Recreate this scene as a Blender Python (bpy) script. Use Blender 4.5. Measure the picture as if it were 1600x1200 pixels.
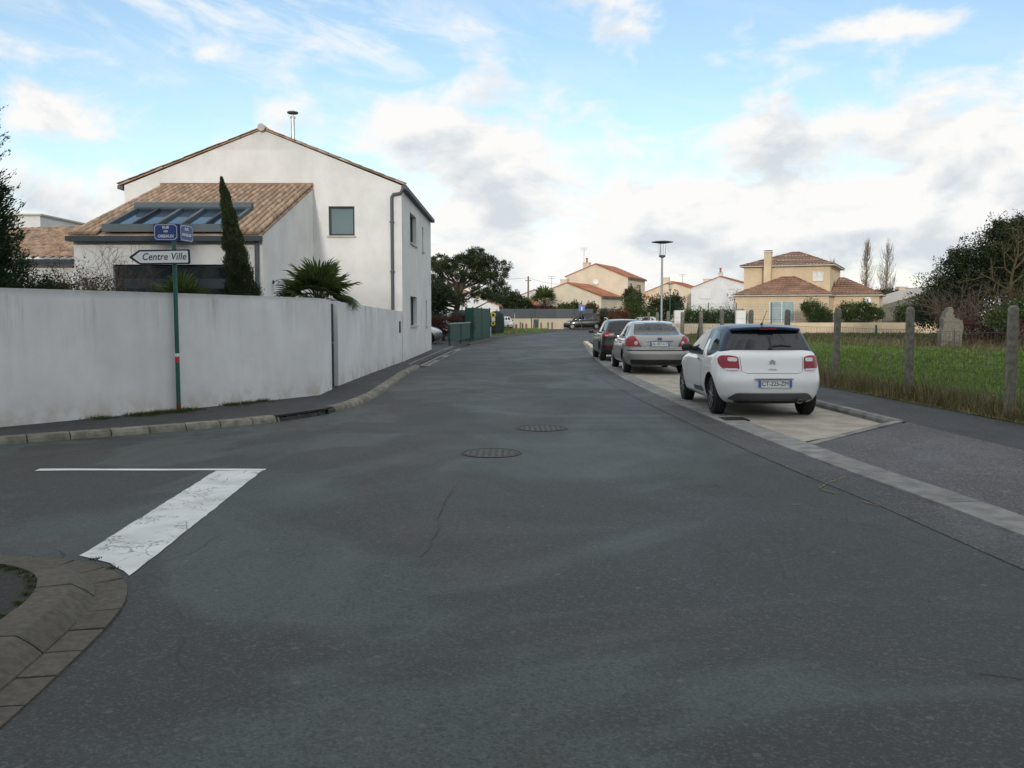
import bpy, bmesh, math, random
import numpy as np
from mathutils import Vector, Matrix
from mathutils.bvhtree import BVHTree

R = math.radians
scene = bpy.context.scene
C = scene.collection
for o in list(bpy.data.objects):
    bpy.data.objects.remove(o)
random.seed(7)
rng = np.random.default_rng(11)

# ------------------------------------------------------------------ camera
cam_data = bpy.data.cameras.new('camera')
cam_data.lens = 31.5
cam_data.sensor_width = 36.0
cam_data.clip_start = 0.1
cam_data.clip_end = 3000.0
cam = bpy.data.objects.new('camera', cam_data)
C.objects.link(cam)
cam.location = (0.0, 0.0, 1.62)
cam.rotation_euler = (R(90.0) - math.atan(108.0 / 1400.0), 0.0, 0.0)
scene.camera = cam

# ------------------------------------------------------------------ sun and sky
SUN_EL, SUN_AZ = 12.0, 185.0          # low evening sun, behind the camera and to the left (clockwise from +Y)
world = bpy.data.worlds.new('World')
scene.world = world
world.use_nodes = True
wt = world.node_tree
wt.nodes.clear()
WN = wt.nodes.new
WL = wt.links.new


def math_node(tree, op, a, b=None, c=None, clamp=False):
    n = tree.nodes.new('ShaderNodeMath')
    n.operation = op
    n.use_clamp = clamp
    for i, v in enumerate((a, b, c)):
        if v is None:
            continue
        if isinstance(v, (int, float)):
            n.inputs[i].default_value = v
        else:
            tree.links.new(v, n.inputs[i])
    return n.outputs[0]


def smooth(tree, x, lo, hi):
    n = tree.nodes.new('ShaderNodeMapRange')
    n.interpolation_type = 'SMOOTHSTEP'
    tree.links.new(x, n.inputs[0])
    n.inputs[1].default_value = lo
    n.inputs[2].default_value = hi
    return n.outputs[0]


# banks of cloud: azimuth, elevation (radians), half widths, amount
BANKS = [(-0.10, 0.19, 0.17, 0.060, 0.60), (0.02, 0.16, 0.10, 0.06, 0.40), (0.30, 0.165, 0.17, 0.055, 0.62),
         (0.52, 0.185, 0.13, 0.075, 0.66), (0.10, 0.115, 0.20, 0.035, 0.42), (-0.52, 0.205, 0.10, 0.035, 0.52),
         (-0.42, 0.19, 0.055, 0.035, 0.50), (0.11, 0.285, 0.075, 0.022, 0.40), (0.36, 0.285, 0.085, 0.014, 0.46),
         (0.14, 0.335, 0.05, 0.03, 0.34), (-0.58, 0.285, 0.04, 0.018, 0.44), (0.40, 0.10, 0.22, 0.03, 0.40),
         (-0.22, 0.27, 0.12, 0.03, 0.26), (-0.45, 0.095, 0.12, 0.035, 0.40)]
tc = WN('ShaderNodeTexCoord')
nrm = WN('ShaderNodeVectorMath')
nrm.operation = 'NORMALIZE'
WL(tc.outputs['Generated'], nrm.inputs[0])
sep = WN('ShaderNodeSeparateXYZ')
WL(nrm.outputs[0], sep.inputs[0])
az = math_node(wt, 'ARCTAN2', sep.outputs[0], sep.outputs[1])
el = math_node(wt, 'ARCSINE', sep.outputs[2])
tot = None
for a0, e0, sa, se, amp in BANKS:
    dx = math_node(wt, 'MULTIPLY_ADD', az, 1.0 / sa, -a0 / sa)
    dy = math_node(wt, 'MULTIPLY_ADD', el, 1.0 / se, -e0 / se)
    q = math_node(wt, 'MULTIPLY_ADD', dx, dx, math_node(wt, 'MULTIPLY', dy, dy))
    e = math_node(wt, 'POWER', 2.718, math_node(wt, 'MULTIPLY', q, -1.0))
    tot = math_node(wt, 'MULTIPLY_ADD', e, amp, tot if tot is not None else 0.0)
low = math_node(wt, 'MULTIPLY', smooth(wt, el, 0.17, 0.06), 0.74)        # broken cloud closing up towards the horizon
high = math_node(wt, 'MULTIPLY', smooth(wt, el, 0.36, 0.62), 0.66)       # unseen cloud overhead, thickened to brighten surfaces facing up
wide = math_node(wt, 'MULTIPLY', smooth(wt, math_node(wt, 'ABSOLUTE', az), 0.75, 1.1), 0.42)
tot = math_node(wt, 'ADD', tot, math_node(wt, 'MAXIMUM', low, math_node(wt, 'MAXIMUM', high, wide)))
tot = math_node(wt, 'MINIMUM', tot, 0.86)


def cloud_noise(de, da, detail):
    cv = WN('ShaderNodeCombineXYZ')
    WL(math_node(wt, 'ADD', az, da), cv.inputs[0])
    WL(math_node(wt, 'MULTIPLY_ADD', el, 1.9, de * 1.9), cv.inputs[1])
    nz = WN('ShaderNodeTexNoise')
    nz.noise_dimensions = '2D'
    nz.inputs['Scale'].default_value = 9.0
    nz.inputs['Detail'].default_value = detail
    nz.inputs['Roughness'].default_value = 0.55
    nz.inputs['Distortion'].default_value = 0.2
    WL(cv.outputs[0], nz.inputs['Vector'])
    return nz.outputs[0]


n0, n1, n2 = cloud_noise(0.0, 0.0, 7.0), cloud_noise(0.016, -0.010, 5.0), cloud_noise(0.040, -0.02, 2.0)
d0 = smooth(wt, math_node(wt, 'MULTIPLY_ADD', n0, 1.9, math_node(wt, 'ADD', tot, -0.95)), 0.16, 0.66)
# thin streaks of high cloud
cs = WN('ShaderNodeCombineXYZ')
v = math_node(wt, 'ADD', math_node(wt, 'MULTIPLY', el, 11.0), math_node(wt, 'MULTIPLY', az, 2.4))
WL(math_node(wt, 'MULTIPLY', az, 3.0), cs.inputs[0])
WL(v, cs.inputs[1])
cn = WN('ShaderNodeTexNoise')
cn.noise_dimensions = '2D'
cn.inputs['Scale'].default_value = 2.6
cn.inputs['Detail'].default_value = 6.0
cn.inputs['Roughness'].default_value = 0.6
cn.inputs['Distortion'].default_value = 0.4
WL(cs.outputs[0], cn.inputs['Vector'])
# where the streaks lie: a tilted band from the upper left
band = math_node(wt, 'SUBTRACT', math_node(wt, 'ADD', el, math_node(wt, 'MULTIPLY', az, 0.17)), 0.255)
band = math_node(wt, 'MULTIPLY', band, 1.0 / 0.05)
band = math_node(wt, 'EXPONENT', math_node(wt, 'MULTIPLY', math_node(wt, 'MULTIPLY', band, band), -1.0))
bandx = math_node(wt, 'MULTIPLY', band, smooth(wt, az, 0.12, -0.12))
cir = math_node(wt, 'MULTIPLY', smooth(wt, cn.outputs[0], 0.36, 0.72), math_node(wt, 'ADD', math_node(wt, 'MULTIPLY', bandx, 0.70), 0.12))

sky = WN('ShaderNodeTexSky')
sky.sky_type = 'NISHITA'
sky.sun_disc = False
sky.sun_elevation = R(SUN_EL)
sky.sun_rotation = R(SUN_AZ)
sky.air_density = 1.0
sky.dust_density = 0.5
sky.ozone_density = 1.6
SKY_STRENGTH = 0.15


def mix_rgb(tree, fac, a, b, mode='MIX'):
    n = tree.nodes.new('ShaderNodeMix')
    n.data_type = 'RGBA'
    n.blend_type = mode
    for sock, val in ((n.inputs[0], fac), (n.inputs[6], a), (n.inputs[7], b)):
        if isinstance(val, (int, float)):
            sock.default_value = val
        elif isinstance(val, (tuple, list)):
            sock.default_value = (val[0], val[1], val[2], 1.0)
        else:
            tree.links.new(val, sock)
    return n.outputs[2]


K = 1.0 / SKY_STRENGTH
# thick cloud above a point greys it; rims and tops stay white
thick = math_node(wt, 'MULTIPLY_ADD', n2, 0.62, math_node(wt, 'MULTIPLY', n1, 0.50))
thick = math_node(wt, 'ADD', thick, math_node(wt, 'MULTIPLY', tot, 0.16))
relief = math_node(wt, 'MULTIPLY', math_node(wt, 'SUBTRACT', n1, n0), 2.2)
shade = math_node(wt, 'MULTIPLY', math_node(wt, 'ADD', math_node(wt, 'MULTIPLY', smooth(wt, thick, 0.54, 1.04), 1.1), relief), d0, clamp=True)
cloud_col = mix_rgb(wt, shade, (0.715 * K, 0.71 * K, 0.70 * K), (0.50 * K, 0.54 * K, 0.575 * K))
blue = mix_rgb(wt, 1.0, sky.outputs[0], (1.0, 1.0, 1.0), 'MULTIPLY')
# a thin even veil of high haze, then the streaks
veil = mix_rgb(wt, 0.08, blue, (0.60 * K, 0.74 * K, 0.80 * K))
c1 = mix_rgb(wt, cir, veil, (0.70 * K, 0.715 * K, 0.715 * K))
c2 = mix_rgb(wt, d0, c1, cloud_col)
bg = WN('ShaderNodeBackground')
WL(c2, bg.inputs[0])
bg.inputs[1].default_value = SKY_STRENGTH
wo = WN('ShaderNodeOutputWorld')
WL(bg.outputs[0], wo.inputs[0])

sun_data = bpy.data.lights.new('sun', 'SUN')
sun_data.energy = 1.1
sun_data.angle = R(4.0)
sun_data.color = (1.0, 0.94, 0.85)
sun = bpy.data.objects.new('sun', sun_data)
C.objects.link(sun)
sa = R(SUN_AZ)
to_sun = Vector((math.sin(sa) * math.cos(R(SUN_EL)), math.cos(sa) * math.cos(R(SUN_EL)), math.sin(R(SUN_EL))))
sun.rotation_euler = (-to_sun).to_track_quat('-Z', 'Y').to_euler()
sun.location = to_sun * 60

cy = scene.cycles
cy.max_bounces = 5
cy.diffuse_bounces = 3
cy.glossy_bounces = 3
cy.transmission_bounces = 4
cy.transparent_max_bounces = 6
cy.caustics_reflective = False
cy.caustics_refractive = False
cy.use_adaptive_sampling = True
cy.adaptive_threshold = 0.02
cy.use_denoising = True
world.cycles.sampling_method = 'MANUAL'
world.cycles.sample_map_resolution = 512
vs = scene.view_settings
vs.view_transform = 'Standard'
vs.look = 'None'
vs.exposure = 0.45
vs.gamma = 1.0
vs.use_curve_mapping = False

# ------------------------------------------------------------------ materials
MATS = {}


def new_mat(name):
    m = bpy.data.materials.new(name)
    m.use_nodes = True
    nt = m.node_tree
    p = nt.nodes['Principled BSDF']
    MATS[name] = m
    return m, nt, p


def noise(nt, scale, detail=4.0, rough=0.55, coord=None, stretch=None, dist=0.0):
    t = nt.nodes.new('ShaderNodeTexCoord')
    src = coord or t.outputs['Object']
    if stretch:
        mp = nt.nodes.new('ShaderNodeMapping')
        mp.inputs['Scale'].default_value = stretch
        nt.links.new(src, mp.inputs[0])
        src = mp.outputs[0]
    n = nt.nodes.new('ShaderNodeTexNoise')
    n.inputs['Scale'].default_value = scale
    n.inputs['Detail'].default_value = detail
    n.inputs['Roughness'].default_value = rough
    n.inputs['Distortion'].default_value = dist
    nt.links.new(src, n.inputs['Vector'])
    return n.outputs[0]


def bump(nt, p, height, strength=0.3, dist=0.01):
    b = nt.nodes.new('ShaderNodeBump')
    b.inputs['Strength'].default_value = strength
    b.inputs['Distance'].default_value = dist
    nt.links.new(height, b.inputs['Height'])
    nt.links.new(b.outputs[0], p.inputs['Normal'])


def sc3(c, k):
    return (min(1, c[0] * k), min(1, c[1] * k), min(1, c[2] * k))


def mat(name, col, rough=0.8, var=0.15, scale=2.0, bmp=0.0, bscale=80.0, metal=0.0, spec=0.5, coat=0.0, col2=None,
        island=0.0, stretch=None, transmission=0.0, objrand=0.0):
    """plain surface: two tones driven by noise, optional fine relief and per-piece variation"""
    m, nt, p = new_mat(name)
    p.inputs['Roughness'].default_value = rough
    p.inputs['Metallic'].default_value = metal
    p.inputs['Specular IOR Level'].default_value = spec
    p.inputs['Coat Weight'].default_value = coat
    p.inputs['Coat Roughness'].default_value = 0.04
    if transmission:
        p.inputs['Transmission Weight'].default_value = transmission
    if var > 0 or col2:
        f = smooth(nt, noise(nt, scale, 5.0, stretch=stretch), 0.3, 0.7)
        c = mix_rgb(nt, f, sc3(col, 1 - var), col2 or sc3(col, 1 + var))
    else:
        r = nt.nodes.new('ShaderNodeRGB')
        r.outputs[0].default_value = (*col, 1)
        c = r.outputs[0]
    if island:
        g = nt.nodes.new('ShaderNodeNewGeometry')
        k = math_node(nt, 'ADD', math_node(nt, 'MULTIPLY', g.outputs['Random Per Island'], island * 2), 1 - island)
        vm = nt.nodes.new('ShaderNodeVectorMath')
        vm.operation = 'SCALE'
        nt.links.new(c, vm.inputs[0])
        nt.links.new(k, vm.inputs['Scale'])
        c = vm.outputs[0]
    if objrand:
        oi = nt.nodes.new('ShaderNodeObjectInfo')
        k = math_node(nt, 'ADD', math_node(nt, 'MULTIPLY', oi.outputs['Random'], objrand * 2), 1 - objrand)
        vm = nt.nodes.new('ShaderNodeVectorMath')
        vm.operation = 'SCALE'
        nt.links.new(c, vm.inputs[0])
        nt.links.new(k, vm.inputs['Scale'])
        c = vm.outputs[0]
    nt.links.new(c, p.inputs['Base Color'])
    if bmp:
        bump(nt, p, noise(nt, bscale, 3.0), bmp, 0.01)
    return m


def voronoi(nt, scale, feature='F1', rnd=1.0, src=None):
    t = nt.nodes.new('ShaderNodeTexCoord')
    v = nt.nodes.new('ShaderNodeTexVoronoi')
    v.feature = feature
    v.voronoi_dimensions = '2D'
    v.inputs['Scale'].default_value = scale
    v.inputs['Randomness'].default_value = rnd
    nt.links.new(src or t.outputs['Object'], v.inputs['Vector'])
    return v


def asphalt(name, col, patch=0.3, crack=0.5, tint=(1.0, 1.0, 1.0), spec=0.35, rough=0.72, chips=1.0):
    """worn asphalt: repair patches with edges, reddish worn areas, oily spots, stone chips, wandering cracks"""
    m, nt, p = new_mat(name)
    t = nt.nodes.new('ShaderNodeTexCoord')
    big_n = noise(nt, 0.20, 4.0, 0.5, dist=1.6)
    big = smooth(nt, big_n, 0.455, 0.515)
    rim = math_node(nt, 'MULTIPLY', smooth(nt, big_n, 0.495, 0.512), smooth(nt, big_n, 0.53, 0.513))
    mid = smooth(nt, noise(nt, 0.8, 5.0, 0.6, stretch=(0.8, 0.45, 1.0), dist=0.8), 0.36, 0.66)
    warm = smooth(nt, noise(nt, 0.38, 5.0, 0.62, stretch=(0.9, 0.5, 1.0), dist=1.0), 0.50, 0.60)
    teal = (col[0] * tint[0], col[1] * tint[1], col[2] * tint[2])
    c = mix_rgb(nt, big, sc3(col, 1 - patch * 0.7), sc3(teal, 1 + patch * 0.7))
    c = mix_rgb(nt, math_node(nt, 'MULTIPLY', mid, 0.5), c, sc3(teal, 1 + patch))
    c = mix_rgb(nt, math_node(nt, 'MULTIPLY', warm, 0.6), c, sc3((col[0] * 1.28, col[1] * 1.03, col[2] * 0.93), 1.0))
    c = mix_rgb(nt, math_node(nt, 'MULTIPLY', rim, 0.35), c, sc3(teal, 1.7))
    # aggregate: each cell of two fine mosaics is one stone
    for sc, lo, hi, bright, dark_ in ((120.0, 0.78, 0.68, 2.7, 0.40), (58.0, 0.84, 0.76, 2.3, 0.48), (24.0, 0.94, 0.90, 1.9, 0.6)):
        v = voronoi(nt, sc)
        sp_ = nt.nodes.new('ShaderNodeSeparateColor')
        nt.links.new(v.outputs['Color'], sp_.inputs[0])
        c = mix_rgb(nt, math_node(nt, 'MULTIPLY', smooth(nt, sp_.outputs[0], lo, lo + 0.12), 0.62 * chips), c, sc3((col[0] * 1.05, col[1], col[2] * 0.95), bright))
        c = mix_rgb(nt, math_node(nt, 'MULTIPLY', smooth(nt, sp_.outputs[1], hi, hi + 0.15), 0.60 * chips), c, sc3(col, dark_))
    # pale trodden spots and a few stray stones
    v = voronoi(nt, 1.5)
    c = mix_rgb(nt, math_node(nt, 'MULTIPLY', smooth(nt, v.outputs['Distance'], 0.030, 0.020), 0.55 * chips), c, sc3(col, 3.6))
    dark = smooth(nt, noise(nt, 1.3, 6.0, 0.72, stretch=(1, 0.45, 1), dist=0.5), 0.64, 0.74)
    c = mix_rgb(nt, math_node(nt, 'MULTIPLY', dark, 0.6), c, sc3(col, 0.40))
    if crack:
        mp = nt.nodes.new('ShaderNodeMapping')
        mp.inputs['Scale'].default_value = (0.30, 0.17, 1)
        nt.links.new(t.outputs['Object'], mp.inputs[0])
        wv = nt.nodes.new('ShaderNodeTexNoise')
        wv.inputs['Scale'].default_value = 3.0
        wv.inputs['Detail'].default_value = 4.0
        nt.links.new(mp.outputs[0], wv.inputs['Vector'])
        ad = nt.nodes.new('ShaderNodeVectorMath')
        ad.operation = 'MULTIPLY_ADD'
        nt.links.new(wv.outputs['Color'], ad.inputs[0])
        ad.inputs[1].default_value = (0.35, 0.35, 0.0)
        nt.links.new(mp.outputs[0], ad.inputs[2])
        vo = voronoi(nt, 1.0, 'DISTANCE_TO_EDGE', 1.0, ad.outputs[0])
        line = smooth(nt, vo.outputs['Distance'], 0.0040, 0.0010)
        some = smooth(nt, noise(nt, 0.6, 3.0), 0.50, 0.60)
        # crazed areas of fine cracking
        vo2 = voronoi(nt, 9.0, 'DISTANCE_TO_EDGE', 1.0, ad.outputs[0])
        craze = math_node(nt, 'MULTIPLY', smooth(nt, vo2.outputs['Distance'], 0.035, 0.008), smooth(nt, noise(nt, 0.45, 4.0, 0.6), 0.60, 0.68))
        craze = math_node(nt, 'MULTIPLY', craze, smooth(nt, noise(nt, 6.0, 3.0), 0.42, 0.58))
        c = mix_rgb(nt, math_node(nt, 'MULTIPLY', math_node(nt, 'MAXIMUM', math_node(nt, 'MULTIPLY', line, some), math_node(nt, 'MULTIPLY', craze, 0.7)), crack), c, sc3(col, 0.30))
    nt.links.new(c, p.inputs['Base Color'])
    rr = math_node(nt, 'ADD', math_node(nt, 'MULTIPLY', mid, 0.16), rough - 0.1)
    nt.links.new(rr, p.inputs['Roughness'])
    p.inputs['Specular IOR Level'].default_value = spec
    bump(nt, p, noise(nt, 60.0, 3.0, 0.7), 0.5, 0.008)
    return m


def render_wall(name, col, dirt=0.5, streaks=True, top=2.0, dirt_col=(0.16, 0.155, 0.15), low=0.0):
    """rough-cast render with rain streaks running down from the coping"""
    m, nt, p = new_mat(name)
    f = smooth(nt, noise(nt, 0.7, 6.0, 0.6), 0.3, 0.7)
    g_ = smooth(nt, noise(nt, 3.5, 6.0, 0.7, stretch=(1, 1, 0.5)), 0.42, 0.70)
    c = mix_rgb(nt, f, sc3(col, 0.87), sc3(col, 1.03))
    c = mix_rgb(nt, math_node(nt, 'MULTIPLY', g_, 0.16), c, sc3(col, 0.72))
    if streaks:
        s1 = smooth(nt, noise(nt, 0.9, 6.0, 0.7, stretch=(1.6, 1.6, 0.13)), 0.50, 0.74)
        s2 = smooth(nt, noise(nt, 7.0, 4.0, 0.7, stretch=(1.6, 1.6, 0.05)), 0.54, 0.80)
        t = nt.nodes.new('ShaderNodeTexCoord')
        sp = nt.nodes.new('ShaderNodeSeparateXYZ')
        nt.links.new(t.outputs['Object'], sp.inputs[0])
        near_top = smooth(nt, sp.outputs[2], top - 1.1, top)
        edge = smooth(nt, sp.outputs[2], top - 0.14, top)
        k = math_node(nt, 'MULTIPLY', math_node(nt, 'MAXIMUM', s1, math_node(nt, 'MULTIPLY', s2, 0.7)),
                      math_node(nt, 'ADD', math_node(nt, 'MULTIPLY', near_top, 0.85), 0.10))
        e2 = math_node(nt, 'MULTIPLY', edge, math_node(nt, 'ADD', 0.25, math_node(nt, 'MULTIPLY', noise(nt, 5.0), 0.6)))
        k = math_node(nt, 'MULTIPLY', math_node(nt, 'MAXIMUM', k, e2), dirt, clamp=True)
        c = mix_rgb(nt, k, c, dirt_col)
        if low:
            foot = math_node(nt, 'MULTIPLY', smooth(nt, sp.outputs[2], 0.55, 0.05), smooth(nt, noise(nt, 3.0, 5.0), 0.40, 0.62))
            c = mix_rgb(nt, math_node(nt, 'MULTIPLY', foot, low), c, (0.40, 0.33, 0.22))
    nt.links.new(c, p.inputs['Base Color'])
    p.inputs['Roughness'].default_value = 0.92
    p.inputs['Specular IOR Level'].default_value = 0.2
    bump(nt, p, noise(nt, 70.0, 4.0, 0.7), 0.25, 0.008)
    return m


asphalt('road_asphalt', (0.040, 0.043, 0.0415), 0.60, 0.9, (0.92, 1.08, 1.07), 0.36, 0.68, 0.62)
asphalt('new_asphalt', (0.034, 0.035, 0.037), 0.18, 0.0)
asphalt('drive_asphalt', (0.075, 0.074, 0.075), 0.30, 0.8)
asphalt('corner_asphalt', (0.036, 0.036, 0.034), 0.2, 0.0, chips=0.45, spec=0.2, rough=0.85)
mat('kerb_stone', (0.19, 0.178, 0.145), 0.95, 0.25, 7.0, 0.8, 60, col2=(0.27, 0.255, 0.21), objrand=0.14)
mat('kerb_near', (0.085, 0.077, 0.062), 0.95, 0.15, 22.0, 0.6, 120, col2=(0.108, 0.098, 0.080), objrand=0.12)
mat('concrete', (0.20, 0.203, 0.195), 0.95, 0.22, 4.0, 0.7, 70, col2=(0.27, 0.27, 0.255), objrand=0.10)
mat('bay_concrete', (0.36, 0.33, 0.275), 0.92, 0.18, 2.5, 0.4, 120)
mat('joint', (0.06, 0.06, 0.055), 0.95, 0.2)
render_wall('boundary_render', (0.80, 0.80, 0.79), 0.66, True, 1.98, low=0.45)
render_wall('house_render', (0.80, 0.79, 0.765), 0.34, True, 7.0, (0.42, 0.40, 0.36), low=0.2)
render_wall('beige_render', (0.74, 0.585, 0.40), 0.10, True, 6.0)
render_wall('cream_render', (0.76, 0.67, 0.52), 0.22, True, 7.5, (0.35, 0.33, 0.29))
render_wall('white_render', (0.80, 0.80, 0.79), 0.1, True, 6.0)
render_wall('low_wall_render', (0.62, 0.53, 0.40), 0.2, True, 1.0)
mat('grey_paint', (0.085, 0.115, 0.135), 0.6, 0.08, 2.0)
mat('dark_frame', (0.022, 0.034, 0.044), 0.65, 0.1)
mat('skylight_metal', (0.075, 0.10, 0.115), 0.6, 0.06)
mat('pipe_grey', (0.085, 0.098, 0.115), 0.65, 0.1)
mat('steel', (0.55, 0.55, 0.54), 0.28, 0.1, 4.0, metal=1.0)
mat('sill_stone', (0.50, 0.46, 0.40), 0.85, 0.1)
mat('tile', (0.30, 0.20, 0.135), 0.92, 0.30, 3.0, 0.4, 60, col2=(0.45, 0.315, 0.215), objrand=0.28)
mat('tile_red', (0.42, 0.165, 0.085), 0.85, 0.18, 0.6, island=0.12)
mat('tile_brown', (0.29, 0.165, 0.11), 0.85, 0.25, 1.0, island=0.15)
mat('window_glass', (0.17, 0.235, 0.25), 0.05, 0.0, spec=0.8)  # base colour lightened to stand in for sky reflected in the panes
mat('dark_glass', (0.012, 0.018, 0.020), 0.05, 0.0, spec=0.6)
mat('pale_glass', (0.38, 0.47, 0.48), 0.12, 0.1, 3.0, spec=0.6)
mat('curtain', (0.75, 0.75, 0.73), 0.8, 0.1, 8.0)
mat('white_plastic', (0.78, 0.78, 0.77), 0.5, 0.03)
mat('pole_green', (0.018, 0.105, 0.085), 0.4, 0.12, 6.0)
mat('sign_white', (0.80, 0.81, 0.80), 0.4, 0.03)
mat('sign_black', (0.012, 0.012, 0.016), 0.45, 0.05)
mat('plate_blue', (0.022, 0.052, 0.22), 0.3, 0.06, spec=0.6)
mat('red_paint', (0.62, 0.03, 0.05), 0.5, 0.05)
mat('rust', (0.16, 0.06, 0.03), 0.9, 0.3, 20.0)
mat('iron', (0.035, 0.033, 0.031), 0.6, 0.3, 25.0, 0.6, 60, metal=0.4)
mat('cream_paint', (0.62, 0.57, 0.42), 0.8, 0.15)
mat('road_paint', (0.70, 0.72, 0.71), 0.7, 0.1)
mat('post_concrete', (0.17, 0.158, 0.135), 0.95, 0.20, 14.0, 0.8, 40, col2=(0.245, 0.225, 0.18))
mat('wire', (0.13, 0.125, 0.115), 0.6, 0.2, 10.0, metal=0.6)
mat('bin_green', (0.006, 0.062, 0.044), 0.6, 0.15, 2.5)
mat('bin_dark', (0.009, 0.026, 0.021), 0.6, 0.15, 2.5)
mat('yellow_paint', (0.72, 0.52, 0.03), 0.5, 0.08)
mat('wood_post', (0.22, 0.155, 0.10), 0.9, 0.25, 12.0, stretch=(3, 3, 0.4))
mat('panel_grey', (0.065, 0.075, 0.088), 0.6, 0.12, 0.4)
mat('lamp_metal', (0.33, 0.36, 0.36), 0.45, 0.08, metal=0.5)
mat('lamp_glass', (0.95, 0.96, 0.97), 0.0, 0.0, spec=0.3, transmission=1.0)
MATS['lamp_glass'].node_tree.nodes['Principled BSDF'].inputs['IOR'].default_value = 1.04
mat('sign_blue', (0.03, 0.16, 0.50), 0.4, 0.04)
mat('bark', (0.085, 0.066, 0.05), 0.95, 0.3, 12.0, 0.6, 30)
mat('bark_lichen', (0.075, 0.062, 0.036), 0.95, 0.35, 6.0, 0.6, 30, col2=(0.110, 0.088, 0.036))
mat('twig', (0.13, 0.095, 0.07), 0.95, 0.25, 5.0)
mat('poplar_twig', (0.26, 0.21, 0.165), 0.95, 0.2, 3.0)
mat('terrain_grass', (0.058, 0.085, 0.024), 0.95, 0.35, 0.5, 0.6, 30, col2=(0.105, 0.125, 0.045))
mat('field_soil', (0.080, 0.140, 0.022), 0.95, 0.3, 0.35, 0.5, 40, col2=(0.120, 0.180, 0.034))


def leaf_mat(name, col, col2, scale=1.2, island=0.35, trans=0.25, rough=0.6):
    m, nt, p = new_mat(name)
    f = smooth(nt, noise(nt, scale, 4.0, 0.6), 0.32, 0.68)
    c = mix_rgb(nt, f, col, col2)
    g = nt.nodes.new('ShaderNodeNewGeometry')
    k = math_node(nt, 'ADD', math_node(nt, 'MULTIPLY', g.outputs['Random Per Island'], island * 2), 1 - island)
    vm = nt.nodes.new('ShaderNodeVectorMath')
    vm.operation = 'SCALE'
    nt.links.new(c, vm.inputs[0])
    nt.links.new(k, vm.inputs['Scale'])
    nt.links.new(vm.outputs[0], p.inputs['Base Color'])
    p.inputs['Roughness'].default_value = rough
    p.inputs['Specular IOR Level'].default_value = 0.3
    tr = nt.nodes.new('ShaderNodeBsdfTranslucent')
    nt.links.new(vm.outputs[0], tr.inputs[0])
    ms = nt.nodes.new('ShaderNodeMixShader')
    ms.inputs[0].default_value = trans
    nt.links.new(p.outputs[0], ms.inputs[1])
    nt.links.new(tr.outputs[0], ms.inputs[2])
    nt.links.new(ms.outputs[0], nt.nodes['Material Output'].inputs[0])
    return m


leaf_mat('leaf_cypress', (0.018, 0.045, 0.020), (0.040, 0.080, 0.030))
leaf_mat('leaf_column', (0.026, 0.050, 0.018), (0.062, 0.078, 0.030))
leaf_mat('leaf_pine', (0.024, 0.046, 0.018), (0.060, 0.080, 0.030))
leaf_mat('leaf_evergreen', (0.022, 0.042, 0.018), (0.048, 0.066, 0.026))
leaf_mat('leaf_shrub', (0.040, 0.072, 0.020), (0.085, 0.115, 0.035))
leaf_mat('leaf_laurel', (0.035, 0.070, 0.022), (0.075, 0.110, 0.035))
leaf_mat('leaf_russet', (0.105, 0.050, 0.030), (0.160, 0.085, 0.040))
leaf_mat('leaf_brown', (0.085, 0.060, 0.030), (0.130, 0.095, 0.045))
leaf_mat('leaf_red', (0.085, 0.028, 0.026), (0.115, 0.060, 0.038))
leaf_mat('leaf_palm', (0.045, 0.085, 0.022), (0.105, 0.135, 0.040), 2.5, 0.3)
leaf_mat('leaf_dead', (0.20, 0.145, 0.075), (0.30, 0.225, 0.125), 2.0)
leaf_mat('blade_green', (0.125, 0.205, 0.036), (0.180, 0.255, 0.060), 0.5, 0.3)
leaf_mat('blade_dry', (0.155, 0.120, 0.060), (0.250, 0.195, 0.110), 1.5, 0.35)
leaf_mat('blade_olive', (0.080, 0.100, 0.028), (0.140, 0.130, 0.050), 0.8, 0.35)
leaf_mat('moss', (0.050, 0.075, 0.015), (0.085, 0.105, 0.030), 6.0, 0.3)

mat('car_white', (0.85, 0.86, 0.86), 0.32, 0.0, spec=0.5, coat=1.0)
mat('car_roof', (0.012, 0.030, 0.065), 0.30, 0.0, spec=0.25, coat=0.25)
mat('car_black', (0.008, 0.009, 0.011), 0.3, 0.0, spec=0.35, coat=0.6)
mat('car_champagne', (0.355, 0.345, 0.33), 0.42, 0.0, metal=0.55, spec=0.5, coat=1.0)
mat('car_silver', (0.50, 0.52, 0.54), 0.32, 0.0, metal=0.5, spec=0.5, coat=1.0)
mat('car_plastic', (0.028, 0.029, 0.031), 0.65, 0.1)
mat('car_grey_plastic', (0.10, 0.105, 0.11), 0.55, 0.05)
mat('car_glass', (0.010, 0.015, 0.018), 0.03, 0.0, spec=0.75)
mat('car_seam', (0.16, 0.16, 0.16), 0.8, 0.0)
mat('tyre', (0.016, 0.016, 0.017), 0.85, 0.2, 20.0, 0.3, 80)
mat('rim', (0.42, 0.43, 0.44), 0.3, 0.0, metal=0.9)
mat('rim_dark', (0.035, 0.036, 0.038), 0.4, 0.0, metal=0.4)
mat('lens_red', (0.30, 0.006, 0.012), 0.22, 0.15, 14.0, spec=0.4, coat=0.25)
mat('lens_white', (0.72, 0.66, 0.66), 0.15, 0.1, 30.0, spec=0.7, coat=1.0)
mat('lens_bright', (0.85, 0.25, 0.18), 0.1, 0.1, spec=0.7, coat=1.0)
mat('plate_white', (0.74, 0.76, 0.76), 0.35, 0.04)
mat('badge_grey', (0.45, 0.46, 0.47), 0.3, 0.0, metal=0.3)
mat('chrome', (0.78, 0.79, 0.80), 0.12, 0.0, metal=1.0)

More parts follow.
